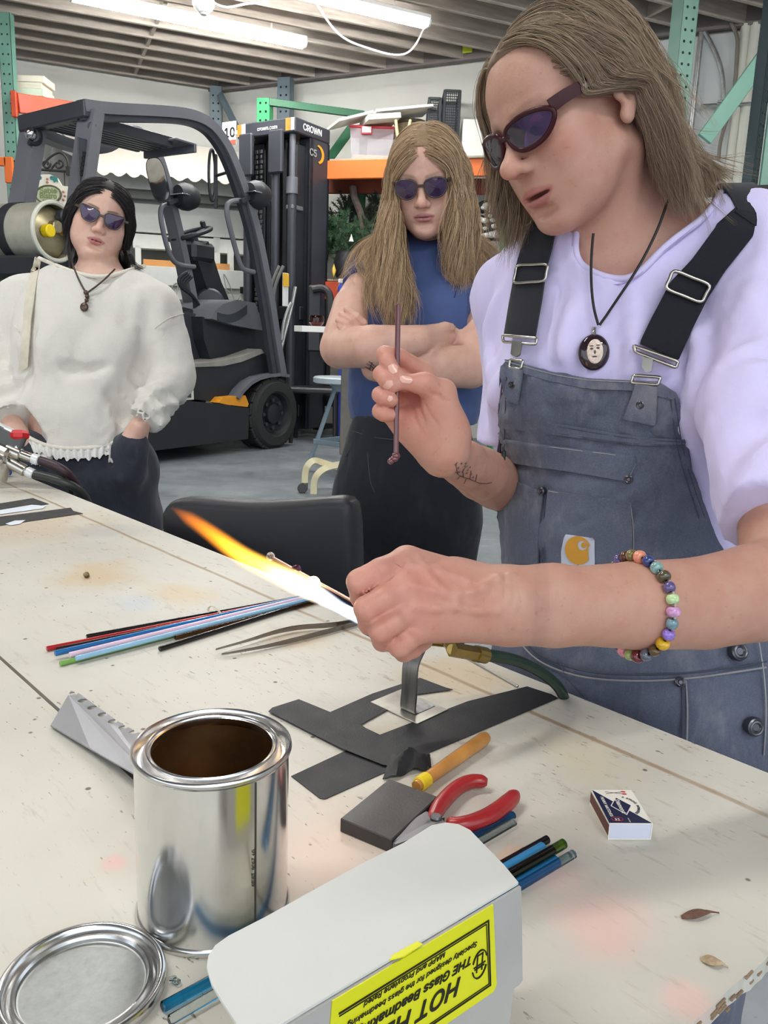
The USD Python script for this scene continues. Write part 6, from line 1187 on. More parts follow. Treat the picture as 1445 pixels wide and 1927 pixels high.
def neck_cut(P):
    from shapely.geometry import Polygon
    from shapely import points, contains, distance
    d = P - CAM; z_ = d @ FW; u = 722.5 + F * (d @ RT) / z_; v = 963.5 - F * (d @ UP) / z_; pg = Polygon(NECKP); q = points(u, v); sd = distance(pg.exterior, q) * np.where(contains(pg, q), 1, -1) * z_ / F
    return np.minimum(sd, (P - NB) @ TYl + .075)
sd_ = cut(Body().plus(shirt)); d_, l0 = sd_.grid(A3(-.15, .5, .75), A3(.75, 1.4, 1.55), .0062)
ax3 = [l0[k] + .0062 * np.arange(d_.shape[k]) for k in range(3)]; Pg = np.stack(np.meshgrid(*ax3, indexing='ij'), -1); near_ = np.abs(d_) < .03
e1_ = (Pg[near_] - SLV) @ sleeve_end; e2_ = (Pg[near_] - at(970, 838, 1.16)) @ unit(at(968, 905, 1.18) - at(988, 700, 1.15))
arml = np.linalg.norm(Pg[near_] - SLV, axis=1) < .13; armr = np.linalg.norm(Pg[near_] - at(972, 838, 1.16), axis=1) < .10
dn_ = d_[near_] + folds(Pg[near_], .034) * np.clip(1.2 - 0 * e1_, 0, 1)
dn_ = dn_ - .004 * np.maximum(0, np.sin(np.clip((e1_ + .07) / .07, 0, 1) * math.pi)) * arml
dn_ = np.maximum(dn_, neck_cut(Pg[near_])); dn_ = np.maximum(dn_, np.where(np.linalg.norm((Pg[near_] - WA) * A3(1, 1, 0), axis=1) < .26, at(1170, 1100, 1.06)[2] - Pg[near_][:, 2], -1)); dn_ = np.where(arml, np.maximum(dn_, e1_ - .004), dn_); dn_ = np.where(armr, np.maximum(dn_, e2_), dn_); d_[near_] = dn_
vs, fs_ = nets(d_, l0, .0062); LAV = cloth('lavender_jersey', (211, 202, 238), .04, 1400, .3, .5, 8)
part('shirt', (vs, fs_), LAV, who, smooth=True)
part('collar', line_on(shirt, [(x - 2, y + 3) for x, y in col_], .0042, -.0015, 60, 8, (.6, 1.3)), LAV, who, smooth=60)
part('collar_seam', line_on(shirt, [(x - 9, y + 15) for x, y in col_[1:-1]], .0007, .0008, 60, 5, (.6, 1.3)), M('lavender_thread', (176, 158, 206), .9), who)
part('temple_emblem', xf(sph((0, 0, 0), (.009, .0035, .001), 2), FHd.w(-.0795, .035, .012), FHd.R[1], FHd.R[2], -FHd.R[0]), M('emblem_silver', (206, 204, 200), .25, .9), who)
# overalls
DEN = cloth('grey_canvas', (86, 92, 110), .16, 1100, .6, 1.3, 16, worn=(134, 133, 140)); THR = M('canvas_thread', (66, 70, 84), .9); THL = M('canvas_worn_edge', (142, 140, 142), .9)
pants = Body().el(WA, A3(.162, .122, .22), TR, .08).el(HP, A3(.200, .146, .20), TR, .08); pants.ops[0] = ('el', (WA, A3(.165, .124, .22), TR), .08, 'u')
LEGS = [(HP + TX * s * .085 - TZu * .10, A3(*(HP + TX * s * .10)[:2], .5), A3(*(HP + TX * s * .11)[:2], .09)) for s in (-1, 1)]
for a, b, c in LEGS: pants.rc(a, b, .105, .080, .05).rc(b, c, .080, .065, .03)
pants.pl(at(1150, 1085, 1.0), unit(A3(0, 0, 1)), .004)
dp, lp = pants.grid(A3(-.10, .70, .03), A3(.62, 1.40, 1.10), .009); axp = [lp[k] + .009 * np.arange(dp.shape[k]) for k in range(3)]; Pg = np.stack(np.meshgrid(*axp, indexing='ij'), -1); nr_ = np.abs(dp) < .04; dp[nr_] += folds(Pg[nr_] * 1.2, .020); vp_, fp2 = nets(dp, lp, .009); part('overall_trousers', (vp_, fp2), DEN, who, smooth=True)
for s, (a, b, c) in zip((-1, 1), LEGS): part('shoe', hull(np.vstack([c + A3(0, 0, -.09) + TX * q + TYl * f + A3(0, 0, h_) for q in (-.045, .045) for f, h_ in ((-.07, 0), (.20, 0), (.19, .04), (-.07, .09), (.05, .09))])), M('boot_brown', (96, 72, 52), .6), who)
bibs = torso_ops(Body(), .007); wv = lambda P: (meshkit.fbm(np.c_[P / 46.0, P[:, 0] * 0], 3, 9) - .5) * .015
bib_o = [(949, 690), (958, 676), (985, 684), (1040, 700), (1110, 712), (1190, 716), (1240, 718), (1274, 742), (1286, 800), (1296, 870), (1318, 945), (1340, 1005), (1362, 1055), (1375, 1110), (1200, 1130), (960, 1120), (951, 1060), (946, 960), (944, 860), (946, 780)]
part('overall_bib', decal(bibs, bib_o, .0055, .002, 6.0, (.6, 1.3), wv), DEN, who, smooth=60)
bt = torso_ops(Body(), .0145)
def seam(q, m=None, r=.0006, lift=.0004, nm='stitching'): part(nm, line_on(bt, q, r, lift + 0, None, 5, (.6, 1.3)), m or THR, who)
def panel(q, nm, t=.0022, lift=-.0002, m=None): return part(nm, decal(bt, q, t, lift, 7.0, (.6, 1.3), lambda P: wv(P) * .25), m or DEN, who, smooth=60)
panel([(951, 676), (985, 685), (1040, 701), (1110, 713), (1190, 717), (1240, 719), (1272, 742), (1268, 752), (1190, 735), (1110, 732), (1040, 719), (985, 702), (952, 692)], 'bib_hem'); panel([(948, 786), (1000, 790), (1100, 806), (1200, 822), (1290, 828), (1290, 840), (1200, 838), (1100, 826), (1000, 812), (947, 806)], 'bib_band', .0014)
panel([(950, 826), (1020, 836), (1110, 848), (1196, 858), (1196, 872), (1180, 906), (1100, 892), (1020, 880), (952, 868)], 'zip_flap', .003); panel([(964, 902), (1022, 926), (1016, 990), (1012, 1066), (960, 1062), (952, 960)], 'tool_pocket', .003); panel([(1032, 922), (1100, 932), (1186, 944), (1190, 1000), (1190, 1072), (1030, 1070), (1026, 990)], 'chest_pocket', .003)
for q in ([(950, 688), (1040, 714), (1110, 727), (1190, 731), (1268, 748)], [(948, 790), (1000, 795), (1100, 811), (1200, 826), (1290, 832)], [(948, 803), (1000, 808), (1100, 823), (1200, 835), (1290, 838)], [(952, 866), (1020, 878), (1100, 890), (1180, 904)], [(950, 832), (1110, 853), (1192, 864)], [(964, 904), (1022, 928)], [(1034, 930), (1100, 940), (1184, 951)], [(1020, 930), (1012, 1066)], [(1026, 930), (1020, 1066)], [(1188, 945), (1190, 1072)], [(1182, 950), (1183, 1072)], [(960, 985), (1014, 990)], [(1270, 750), (1284, 840), (1300, 900), (1330, 985), (1355, 1050)], [(1262, 752), (1274, 840), (1290, 900), (1318, 985), (1342, 1052)], [(954, 700), (950, 800), (949, 900), (953, 1000)]): seam(q)
for q in ([(953, 680), (1040, 704), (1110, 715), (1190, 719), (1240, 721)], [(950, 828), (1110, 850), (1194, 860)], [(1186, 946), (1192, 1000), (1191, 1070)], [(1034, 924), (1100, 934), (1186, 946)], [(1196, 872), (1181, 905)]): seam(q, THL, .0007, .0022, 'worn_edge')
SIL = M('buckle_nickel', (188, 184, 174), .25, 1.0, .06); RIV = M('rivet_dark', (96, 96, 102), .3, .9, .1)
def rivet(x, y, r=.0052, sdf=None):
    sdf = sdf or bt; p = sdf.hit([x], [y], .6, 1.3)[0]; n = sdf.grad(p[None])[0]; part('rivet', lathe([(0, .003), (r * .35, .0029), (r * .45, .0016), (r * .7, .0022), (r, .0012), (r, -.004)], p + n * .0025, n, 24), RIV, who, smooth=50)
TB = [(1197, 722), (1238, 728), (1234, 800), (1174, 788), (1184, 760)]; TBL = [(958, 692), (986, 696), (976, 758), (951, 750)]
panel(TB, 'strap_tab', .0035, .0015); panel(TBL, 'strap_tab', .0035, .0015)
for x, y in ((1206, 762), (966, 723), (1183, 902), (1021, 924)): rivet(x, y)
# the maker's patch
tg = panel([(1066, 1004), (1120, 1012), (1121, 1070), (1058, 1068), (1058, 1036)], 'maker_patch', .0012, .0026, M('patch_grey', (186, 190, 204), .8, 0, .03))
pc = bt.hit([1092], [1036], .6, 1.3)[0]; pn = bt.grad(pc[None])[0]; pxd = unit(bt.hit([1112], [1038], .6, 1.3)[0] - bt.hit([1068], [1036], .6, 1.3)[0]); pyd = unit(np.cross(pn, pxd)); pc = pc + pn * .0046
cs_ = [(.0165 * math.cos(a), .0165 * math.sin(a)) for a in np.linspace(.25, 5.2, 40)] + [(.0105, -.0165), (.0105, -.003)] + [(.0045 + .0062 * math.cos(a), .004 + .0062 * math.sin(a)) for a in np.linspace(-.9, -5.0, 16)]
from shapely.geometry import Polygon as _Pg, Point as _Pt
clg = _Pg([(.0165 * math.cos(a) - .001, .0175 * math.sin(a)) for a in np.linspace(0, 6.283, 50)[:-1]]).difference(_Pg([(.0115, -.03), (.0115, .004), (.03, .02), (.03, -.03)])).difference(_Pg([(.0045 + .0058 * math.cos(a), .0062 + .0058 * math.sin(a)) for a in np.linspace(0, 6.283, 24)[:-1]]).difference(_Pg([(.0062 + .0030 * math.cos(a), .0066 + .0034 * math.sin(a)) for a in np.linspace(0, 6.283, 24)[:-1]])))
BASE.setdefault(tg, BASE[who]); part('patch_emblem', poly(clg, .0006, pc + pyd * .001, pxd, pyd), M('emblem_gold', (196, 140, 44), .7, 0, .04), tg, smooth=False)
part('patch_name', text('carhartt', .0052, pc - pyd * .0222 - pxd * .0005, pxd, pyd, .0005, True, True), M('ink', (30, 28, 28)), tg, smooth=False)
# straps and buckles
WEB = cloth('strap_black', (34, 34, 40), .08, 1600, .8, .1, 20)
st_ = torso_ops(Body(), .010)
part('strap', decal(st_, [(1012, 408), (1050, 418), (1040, 470), (1030, 505), (1022, 560), (1008, 640), (952, 631), (962, 570), (974, 505), (988, 455)], .003, .001, 8, (.6, 1.3)), WEB, who, smooth=60); part('strap', decal(st_, [(1432, 392), (1398, 384), (1345, 430), (1300, 490), (1260, 532), (1226, 600), (1204, 648), (1276, 680), (1302, 620), (1330, 562), (1362, 512), (1400, 466), (1428, 432)], .003, .001, 9, (.5, 1.3)), WEB, who, smooth=60)
sq = [*st_.hit([1330, 1380, 1418], [500, 440, 405], .5, 1.3), NB * .34 + SHL * .66 + TZu * .06 - TYl * .005, NB * .36 + SHL * .64 + TZu * .045 - TYl * .05, NB * .38 + SHL * .62 - TZu * .02 - TYl * .09, NB * .4 + SHL * .6 - TZu * .12 - TYl * .11]
sq = spline(sq, 40)
for _ in range(6): sq = sq + st_.grad(sq) * (.0035 - st_.ev(sq))[:, None]
part('strap', sweep(sq[8:], rect(.036, .0032), up=unit(TX * 1.0 + TYl * .25)), WEB, who, smooth=40)
sb = torso_ops(Body(), .017)
def loop(q, r=.0019, nm='buckle_frame', closed=True, par=None, lift=.0): 
    X = sb.hit([p[0] for p in q], [p[1] for p in q], .5, 1.3); X = X + sb.grad(X) * lift; return part(nm, tube(spline(np.vstack([X, X[:1]]) if 0 else X, 44, closed), r, 8, closed), SIL, par or who, smooth=60)
def rloop(a, b, c, d, **k):
    q = [];
    for p, n_ in zip((a, b, c, d), (b, c, d, a)): q += [(p[0] + (n_[0] - p[0]) * t_, p[1] + (n_[1] - p[1]) * t_) for t_ in (.12, .5, .88)]
    return loop(q, **k)
rloop((973, 499), (1031, 497), (1025, 529), (966, 533), nm='adjuster'); rloop((1267, 508), (1337, 536), (1320, 570), (1252, 543), nm='adjuster', r=.0021)
rloop((946, 631), (1010, 636), (1008, 648), (947, 643), nm='strap_hook'); rloop((1192, 650), (1276, 680), (1272, 692), (1196, 662), nm='strap_hook', r=.0021)
def plate(q, nm='hook_plate'): return part(nm, decal(sb, q, .003, .0, 5, (.5, 1.3)), M('plate_nickel', (150, 146, 138), .35, .9, .1), who, smooth=50)
plate([(966, 642), (984, 645), (980, 668), (973, 673), (963, 668)]); plate([(1211, 672), (1230, 677), (1226, 700), (1215, 702), (1208, 690)])
rloop((960, 676), (984, 679), (980, 694), (958, 692), nm='tab_ring'); rloop((1192, 706), (1243, 710), (1238, 724), (1188, 720), nm='tab_ring')
part('zip_pull', cat(bar(at(948, 848, .985), at(945, 894, .985), .005, .003, .001), tube(spline(pts((949, 836, .985), (946, 842, .984), (948, 850, .984)), 8), .001, 6)), M('zip_black', (26, 26, 28), .3, .5), who)
# waist and front of the trousers
pw = Body(); pw.ops = [o for o in pants.ops if o[3] == 'u']; pw = pw.grow(.004)
for q, m in (([(990, 1206), (1010, 1228), (1060, 1252), (1120, 1266), (1200, 1270), (1300, 1266), (1400, 1252), (1440, 1245)], THR), ([(985, 1216), (1010, 1240), (1060, 1264), (1120, 1277), (1200, 1281), (1300, 1276), (1400, 1262), (1440, 1256)], THL), ([(1290, 1280), (1293, 1330), (1292, 1392)], THL), ([(1283, 1282), (1284, 1330), (1283, 1388)], THR), ([(1426, 1205), (1436, 1270), (1440, 1340), (1436, 1420)], THL), ([(1050, 1240), (1068, 1275), (1100, 1310)], THR)): part('stitching', line_on(pw, q, .0011, .001, None, 5, (.5, 1.3)), m, who)
rivet(1279, 1283, .006, pw)
for x, y in ((1386, 1226), (1416, 1366)):
    p = pw.hit([x], [y], .5, 1.3)[0]; n = pw.grad(p[None])[0]; part('button', lathe([(0, .0042), (.0040, .0042), (.0055, .0056), (.0075, .005), (.0088, .0056), (.0105, .0045), (.0112, .002), (.0105, -.004)], p + n * .002, n, 28), RIV, who, smooth=40)
# necklace
nk = cut(Body().plus(shirt)).plus(chestskin)
CORD = M('cord_black', (34, 28, 28), .6); nc = part('necklace', cat(line_on(nk, [(1117, 440), (1114, 480), (1113, 530), (1117, 580), (1126, 612)], .0016, .002, 40, 7, (.5, 1.3)), line_on(nk, [(1256, 378), (1240, 425), (1215, 478), (1185, 530), (1150, 582), (1128, 612)], .0016, .002, 40, 7, (.5, 1.3))), CORD, who)
pd = shirt.hit([1117], [664], .5, 1.3)[0]; pn_ = shirt.grad(pd[None])[0]; pn_ = unit(pn_ + A3(0, -.6, .1)); px2, py2, _ = frame(pn_, RT); pd = pd + pn_ * .004
def disc(c, rx, ry, h, n=32, m=5): 
    r_ = [[c + (px2 * math.cos(a) * rx + py2 * math.sin(a) * ry) * math.sin(t_ * math.pi / 2) + pn_ * h * math.cos(t_ * math.pi / 2) for a in np.linspace(0, 2 * math.pi, n)] for t_ in np.linspace(0.02, 1, m)]; return thick(loft(r_[::-1]), -.001)
part('pendant', cat(*[lathe([(0, .0)], pd, pn_, 8)] if 0 else [xf(sph((0, 0, 0), (.0178, .0212, .0075), 3), pd, px2, py2, pn_)]), M('pendant_dark', (44, 30, 36), .08, 0, .5, 260, coat_weight=.6), nc, smooth=True)
part('pendant_picture', xf(sph((0, 0, 0), (.0092, .0142, .002), 3), pd + pn_ * .0064 + px2 * .001, px2, py2, pn_), M('pendant_pale', (216, 196, 180), .3, 0, .3, 340), nc, smooth=True)
part('pendant_marks', cat(*[xf(sph((0, 0, 0), (a, b, .0007), 2), pd + pn_ * .0084 + px2 * u + py2 * v, px2, py2, pn_) for u, v, a, b in ((-.0028, .0030, .0019, .0012), (.0042, .0036, .0019, .0012), (.0008, -.0010, .0012, .0022), (.0006, -.0062, .0030, .0009), (-.003, .0062, .0024, .0006), (.0044, .0068, .0024, .0006))]), M('pendant_ink', (86, 66, 60), .4), nc)
part('pendant_bail', tube(spline([pd + py2 * (.021 + .001 * k) + pn_ * (.0015 * math.sin(k)) for k in range(9)], 12), .0024, 8), SIL, nc)
# bead bracelet on the forearm
ba, bb = at(1206, 1139, .646), at(1320, 1135, .668); bx = unit(bb - ba); vu, vv, _ = frame(bx, UP); BC = [(92, 52, 40), (120, 108, 60), (226, 140, 110), (52, 66, 120), (130, 164, 160), (84, 76, 56), (98, 84, 134), (190, 220, 160), (206, 150, 196), (110, 140, 150), (142, 112, 196), (216, 168, 24), (96, 72, 40), (92, 96, 106), (104, 36, 40), (164, 176, 110), (226, 140, 150), (80, 72, 110), (160, 160, 190), (70, 60, 80)]
br_ = part('bracelet', tube([ba + (vu * math.cos(a) + vv * math.sin(a)) * .0392 for a in np.linspace(0, 6.283, 49)[:-1]], .0009, 6, True), M('elastic', (200, 196, 190), .6), who)
sg_ = 1 if (vv @ FW) < 0 else -1
a0, i, nb = -.25, 0, 27
for i in range(nb):
    a = sg_ * (-.28 + 2 * math.pi * i / nb); d = vu * math.cos(a) + vv * math.sin(a); off = bx * (-.006 * abs(math.cos(a)) ** 3 * 1 - .002); tg_ = unit(np.cross(bx, d)); c = ba + d * .0398 + off; cl = BC[i % len(BC)]; rr_ = .0050 + .0004 * ((i * 7) % 3 - 1)
    part('bead', lathe([(.0012, -.0036), (rr_ * .72, -.0036), (rr_ * .96, -.0018), (rr_, 0), (rr_ * .96, .0018), (rr_ * .72, .0036), (.0012, .0036)], c, tg_, 18), M(f'bead_{i % len(BC)}', cl, .12, 0, .35, 300, coat_weight=.5), br_, smooth=60)
# the glass rod in her right hand
g0_, g1_ = at(749, 573, .823), at(745, 856, .823); gdn = unit(g1_ - g0_)
t = thing('purple_glass_rod', 'slim brownish purple glass rod held upright in the woman\'s right hand', 'glass rod', g1_); PG = M('glass_plum', (112, 62, 66), .07, 0, .08, 40, transmission_weight=.25, coat_weight=.6)
part('rod', cyl(g0_, g1_, .0027, 16, bev=.0008), PG, t, smooth=40); part('end_blob', cat(sph(g1_ + gdn * .001, .0042, 3), sph(at(741, 864, .821), (.0046, .003, .003), 3), sph(at(735, 868, .82), .0032, 3)), PG, t, smooth=True)
# hair
scal = Body().el(FHd.w(0, -.014, .034), A3(.075, .097, .081), FHd.R, .01).el(FHd.w(0, .036, .030), A3(.060, .046, .058), FHd.R, .03); coll = Body().plus(neck); torso_ops(coll, .006)
def scalp_points(H, n, seed, hairline):
    rng = np.random.default_rng(seed); d = rng.normal(size=(n * 4, 3)); d /= np.linalg.norm(d, axis=1, keepdims=True); p = np.stack([d[:, 0] * .074, d[:, 1] * .096 - .012, d[:, 2] * .080 + .034], 1); return p[[hairline(q) for q in p]][:n]
def hl(q):
    x, y, z_ = q
    if y > .0: return z_ > .068 - .02 * (abs(x) > .05) - max(0, (abs(x) - .03)) * .7 + (y > .055) * .012
    return z_ > (-.005 if y > -.04 else -.045)
L0 = np.vstack([scalp_points(FHd, 5200, 3, hl), scalp_points(FHd, 1500, 77, lambda q: hl(q) and q[1] > .03)]); PART = .012
side_ = np.where(L0[:, 0] < PART, -1, 1)      # -1: her left, the side we see
def flow(P, t_):
    q = FHd.l(P); sN = side_ < 0; f = np.zeros_like(q)
    f[sN] = A3(-.62, -.55, -.35) * (1 - t_) + A3(-.05, -.25, -.95) * t_; fr = sN & (L0[:, 1] > .045); f[fr] = A3(-.85, -.12, -.15) * max(0, 1 - 2.2 * t_) + A3(-.12, -.50, -.85) * min(1, 2.2 * t_)
    f[~sN] = A3(.75, -.05, -.25) * (1 - t_) + A3(.10, .12, -1) * t_
    bk = L0[:, 1] < -.05; f[bk] = A3(0, -.45, -.45) * (1 - t_) + A3(-.03, -.12, -1) * t_; f[bk, 0] += np.sign(L0[bk, 0]) * .25 * (1 - t_)
    g_ = f @ FHd.R; w = np.where(L0[:, 1] < -.03, .92, np.where(sN, .6, .7))[:, None] * t_ ** .9; return g_ * (1 - w) + A3(.02, 0, -1) * w
rng = np.random.default_rng(21); nS = len(L0); lens_ = np.where(L0[:, 1] > .05, rng.uniform(.19, .245, nS), rng.uniform(.18, .235, nS)) * np.where(L0[:, 1] < -.03, .82, 1) * np.where(side_ > 0, .92, 1); offs = rng.uniform(.002, .017, nS) * np.where(L0[:, 2] > .09, .8, 1)
Hs = grow_hair(np.array([FHd.w(*q) for q in L0]), flow, lens_, coll, offs, 24, .16, 5)
Hl = FHd.l(Hs.reshape(-1, 3)).reshape(Hs.shape); x_, y_, z_h = Hl[..., 0], Hl[..., 1], Hl[..., 2]
em = np.clip((.004 - z_h) / .016, 0, 1) * (x_ < -.03) * (y_ < .06); y2 = np.minimum(y_, -.026 + (y_ + .026) * .12); Hl[..., 1] = y_ + (y2 - y_) * em; Hl[..., 0] -= .004 * em; Hs = (Hl.reshape(-1, 3) * FHd.sc @ FHd.R + FHd.o).reshape(Hs.shape)
fly = rng.random(nS) < .025; Hs[fly] += (np.linspace(0, 1, 24) ** 2)[None, :, None] * rng.normal(size=(fly.sum(), 1, 3)) * .015 + (np.linspace(0, 1, 24) ** 2)[None, :, None] * A3(.02, 0, .0) * (side_[fly] < 0)[:, None, None]
def hair_tint(n, cols, seed): rng = np.random.default_rng(seed); c = np.array([srgb(*q) for q in cols]); return c[rng.integers(0, len(c), n)] * rng.uniform(.8, 1.2, (n, 1))
Hl = FHd.l(Hs.reshape(-1, 3)).reshape(Hs.shape); okh = ~(((Hl[..., 0] < -.015) & (Hl[..., 1] > .014) & (Hl[..., 2] < .004) & (side_[:, None] < 0)).any(1)); Hs = thicken(Hs[okh], 5, .0016, 31)
curves('hair', list(Hs), HAIR, who, .00042, tint=hair_tint(len(Hs), [(146, 124, 101), (160, 138, 112), (132, 110, 90), (172, 150, 124), (142, 120, 99), (124, 104, 86)], 6))
scalp_cap(FHd, who, (120, 100, 82), 'hair_base_brown', True, ((0, .045, .068), (.10, -.45, .88)))
# ---------------------------------------------------------------- the dark-haired woman in the knitted sweater
def person_mesh(b, blocks, H, base, lip, cheek, browc, par, mouth=0.0, brow=.6):
    v, f, n = skinmesh(b, blocks); part('body', (v, f), SKIN, par, tint=H.tint(v, np.array(srgb(*base)), srgb(*lip), srgb(*cheek), srgb(*browc), mouth, brow), nrm=n)
def hbox(H, m=.012): q = np.array([H.w(x, y, z_) for x in (-.088, .088) for y in (-.115, .125) for z_ in (-.12, .118)]); return q.min(0) - m * 0, q.max(0)
def clothmesh(b, lo, hi, st, amp=.0, extra=None, seed=5, fs=(16, 16, 7)):
    d, l0 = b.grid(lo, hi, st); ax3 = [l0[k] + st * np.arange(d.shape[k]) for k in range(3)]; P = np.stack(np.meshgrid(*ax3, indexing='ij'), -1); m = np.abs(d) < .045; Q = P[m]; e = d[m] + (meshkit.fbm(Q * A3(*fs), 3, seed) - .5) * amp
    if extra is not None: e = extra(Q, e)
    d[m] = e; v, f = nets(d, l0, st); from scipy.sparse import coo_matrix; from scipy.sparse.csgraph import connected_components
    _, lab = connected_components(coo_matrix((np.ones(len(f) * 2), (np.r_[f[:, 0], f[:, 0]], np.r_[f[:, 1], f[:, 2]])), shape=(len(v), len(v))), directed=False); cnt = np.bincount(lab[f[:, 0]]); f = f[lab[f[:, 0]] == cnt.argmax()]; u, inv = np.unique(f, return_inverse=True); return v[u], inv.reshape(f.shape)
DH = Head((-.8640, 2.4950, 1.5420), [[-.89915, -.35526, .25558], [.35253, -.934, -.05807], [.25934, .03788, .96504]], 1.0)
D2 = 2.36
wd = thing('person', 'dark-haired woman with purple cat-eye glasses, cream knitted sweater and hands in her pockets', 'person', at(170, 800, D2) * A3(1, 1, 0))
fy2 = unit(A3(.24, -.97, 0)); fx2 = A3(fy2[1], -fy2[0], 0); R2 = np.stack([fx2, fy2, A3(0, 0, 1)])
nb2 = at(190, 522, D2 + .03); c2, w2, h2 = at(165, 640, D2 + .02), at(165, 770, D2 + .02), at(172, 900, D2 + .02)
sr2, sl2 = at(40, 572, D2 + .03), at(290, 580, D2 + .0)
er2, el2 = at(-14, 700, D2 + .03), at(322, 706, D2 + .02); hr2, hl2 = at(24, 800, D2 - .10), at(262, 804, D2 - .10)
def trunk2(b, g_=0.0):
    b.el(c2, A3(.185, .125, .19) + g_, R2, .06).el(w2, A3(.195, .135, .17) + g_, R2, .08).el(h2, A3(.195, .14, .17) + g_, R2, .08)
    for s in (-1, 1): b.el(c2 + fx2 * s * .085 + fy2 * .085 - A3(0, 0, .03), A3(.075, .06, .075) + g_, R2, .05)
    b.rc(nb2 - A3(0, 0, .02), sr2, .055 + g_, .058 + g_, .06).rc(nb2 - A3(0, 0, .02), sl2, .055 + g_, .058 + g_, .06); return b
nk2 = Body(); DH.build(nk2, jaw=1.08, cheek=1.1, nose=.96, lip=1.0); nk2.rc(DH.w(0, -.030, -.055), nb2, .050, .058, .02).el(DH.w(0, .045, -.112), A3(.036, .036, .014), DH.R, .02)
b2 = Body().plus(nk2); trunk2(b2, -.012); b2.rc(sr2, er2, .05, .042, .03).rc(er2, hr2, .042, .026, .01).rc(sl2, el2, .05, .042, .03).rc(el2, hl2, .042, .026, .01)
for hh, s in ((hr2, 1), (hl2, -1)):
    dn = A3(.02 * s, -.02, -1); b2.rc(hh, hh + A3(s * .03, -.01, -.05), .026, .030, .01)
    for k in range(4): b2.chain([hh + A3(s * .02, -.012, -.05) + fx2 * (k - 1.5) * .017, hh + A3(s * .03, -.012, -.10) + fx2 * (k - 1.5) * .017, hh + A3(s * .03, -.006, -.14 + .01 * abs(k - 1.3)) + fx2 * (k - 1.5) * .016], [.0095, .0088, .0075], .003)
    b2.chain([hh + fx2 * -s * .02, hh + fx2 * -s * .045 + A3(0, -.01, -.045), hh + fx2 * -s * .045 + A3(0, -.012, -.08)], [.013, .011, .009], .005)
lo2, hi2 = np.array([at(-120, 900, D2)[0], D2 - .35, .55]), np.array([at(420, 500, D2)[0], D2 + .45, 1.75])
person_mesh(b2, [(*hbox(DH), .0028), (lo2, hi2, .008)], DH, (214, 176, 158), (184, 122, 118), (216, 160, 146), (70, 52, 46), wd, 0, .8)
eyes(DH, wd); LENS2 = lens_mat('lens_plum', (150, 110, 186), .35); shades(DH, wd, 'cat', M('frame_tortoise', (70, 58, 52), .25, 0, .3, 60), LENS2, big=1.04)
KNIT = cloth('knit_cream', (214, 210, 202), .04, 520, 1.6, .35, 8, sheen=.3); 
sw2 = trunk2(Body(), .018); sw2.rc(sr2, er2, .074, .074, .025).rc(er2, hr2 + A3(-.01, 0, .02), .072, .050, .01).rc(sl2, el2, .074, .074, .025).rc(el2, hl2 + A3(.012, 0, .02), .072, .050, .01)
hem2 = spline([(-40, 770), (20, 800), (48, 822), (80, 838), (120, 846), (170, 845), (210, 836), (240, 820), (258, 800), (300, 760)], 60); ncol2 = spline([(20, 420), (72, 484), (100, 497), (140, 512), (180, 520), (215, 517), (245, 508), (275, 500), (330, 430)], 70)
def cut2(P, e):
    d = P - CAM; z_ = d @ FW; u = 722.5 + F * (d @ RT) / z_; v = 963.5 - F * (d @ UP) / z_; pxm = z_ / F
    zh = at(150, 846, D2)[2]; arms = np.minimum(*[np.linalg.norm(np.cross(P - a, unit(b - a)), axis=1) for a, b in ((er2, hr2), (el2, hl2))])
    t_hem = (np.interp(u, hem2[:, 0], hem2[:, 1]) - v) * pxm; front = (P - w2) @ fy2; hemd = -(np.where(front > -.3, t_hem, P[:, 2] - zh))
    isarm = arms < .075; e = np.where(isarm & (np.minimum(np.linalg.norm(P - hr2, axis=1), np.linalg.norm(P - hl2, axis=1)) < .16), e, np.maximum(e, hemd))
    nd = (np.interp(u, ncol2[:, 0], ncol2[:, 1]) - v) * pxm; neck = np.where((P[:, 2] > c2[2] + .05) & (np.linalg.norm(P - nb2, axis=1) < .30), np.minimum(nd + .0, (P - nb2) @ fy2 + .10), -1); e = np.maximum(e, neck)
    for hh, el in ((hr2, er2), (hl2, el2)): dd = unit(hh - el); s = (P - hh) @ dd + .012; near = np.linalg.norm(P - hh, axis=1) < .12; e = np.where(near & (np.linalg.norm(np.cross(P - el, dd), axis=1) < .066) & ((P - hh) @ fy2 > -.035), np.maximum(e, s), e)
    for hh, el in ((hr2, er2), (hl2, el2)):
        dd = unit(hh - el); s = (P - hh) @ dd; near = (np.linalg.norm(np.cross(P - hh, dd), axis=1) < .10) & (s > -.16); ang = np.arctan2((P - hh) @ frame(dd)[0], (P - hh) @ frame(dd)[1]); e = e + near * (np.where(s > -.075, .0016 * np.sin(ang * 26), .005 * np.sin((s + .3) * 120)))
    return e
for q, r_ in (([(278, 560), (276, 620), (274, 690), (270, 740)], .014), ([(50, 600), (44, 660), (46, 720)], .013), ([(330, 745), (300, 752), (284, 772)], .010), ([(340, 770), (312, 778), (290, 792)], .009), ([(205, 740), (228, 772), (236, 800)], .012), ([(30, 730), (8, 742), (-10, 748)], .010), ([(120, 690), (160, 700), (200, 690)], .008)):
    Q = spline(q, 9); X = sw2.hit(Q[:, 0], Q[:, 1], 1.5, 3.2); N = sw2.grad(X)
    for a_, c_ in zip(X + N * r_ * .55, (X + N * r_ * .55)[1:]): sw2.rc(a_, c_, r_, r_, .03, 's')
part('sweater', clothmesh(sw2, np.array([at(-120, 900, D2)[0], D2 - .35, .85]), np.array([at(430, 500, D2)[0], D2 + .45, 1.55]), .0075, .040, cut2, 11, (11, 11, 5)), KNIT, wd, smooth=True)
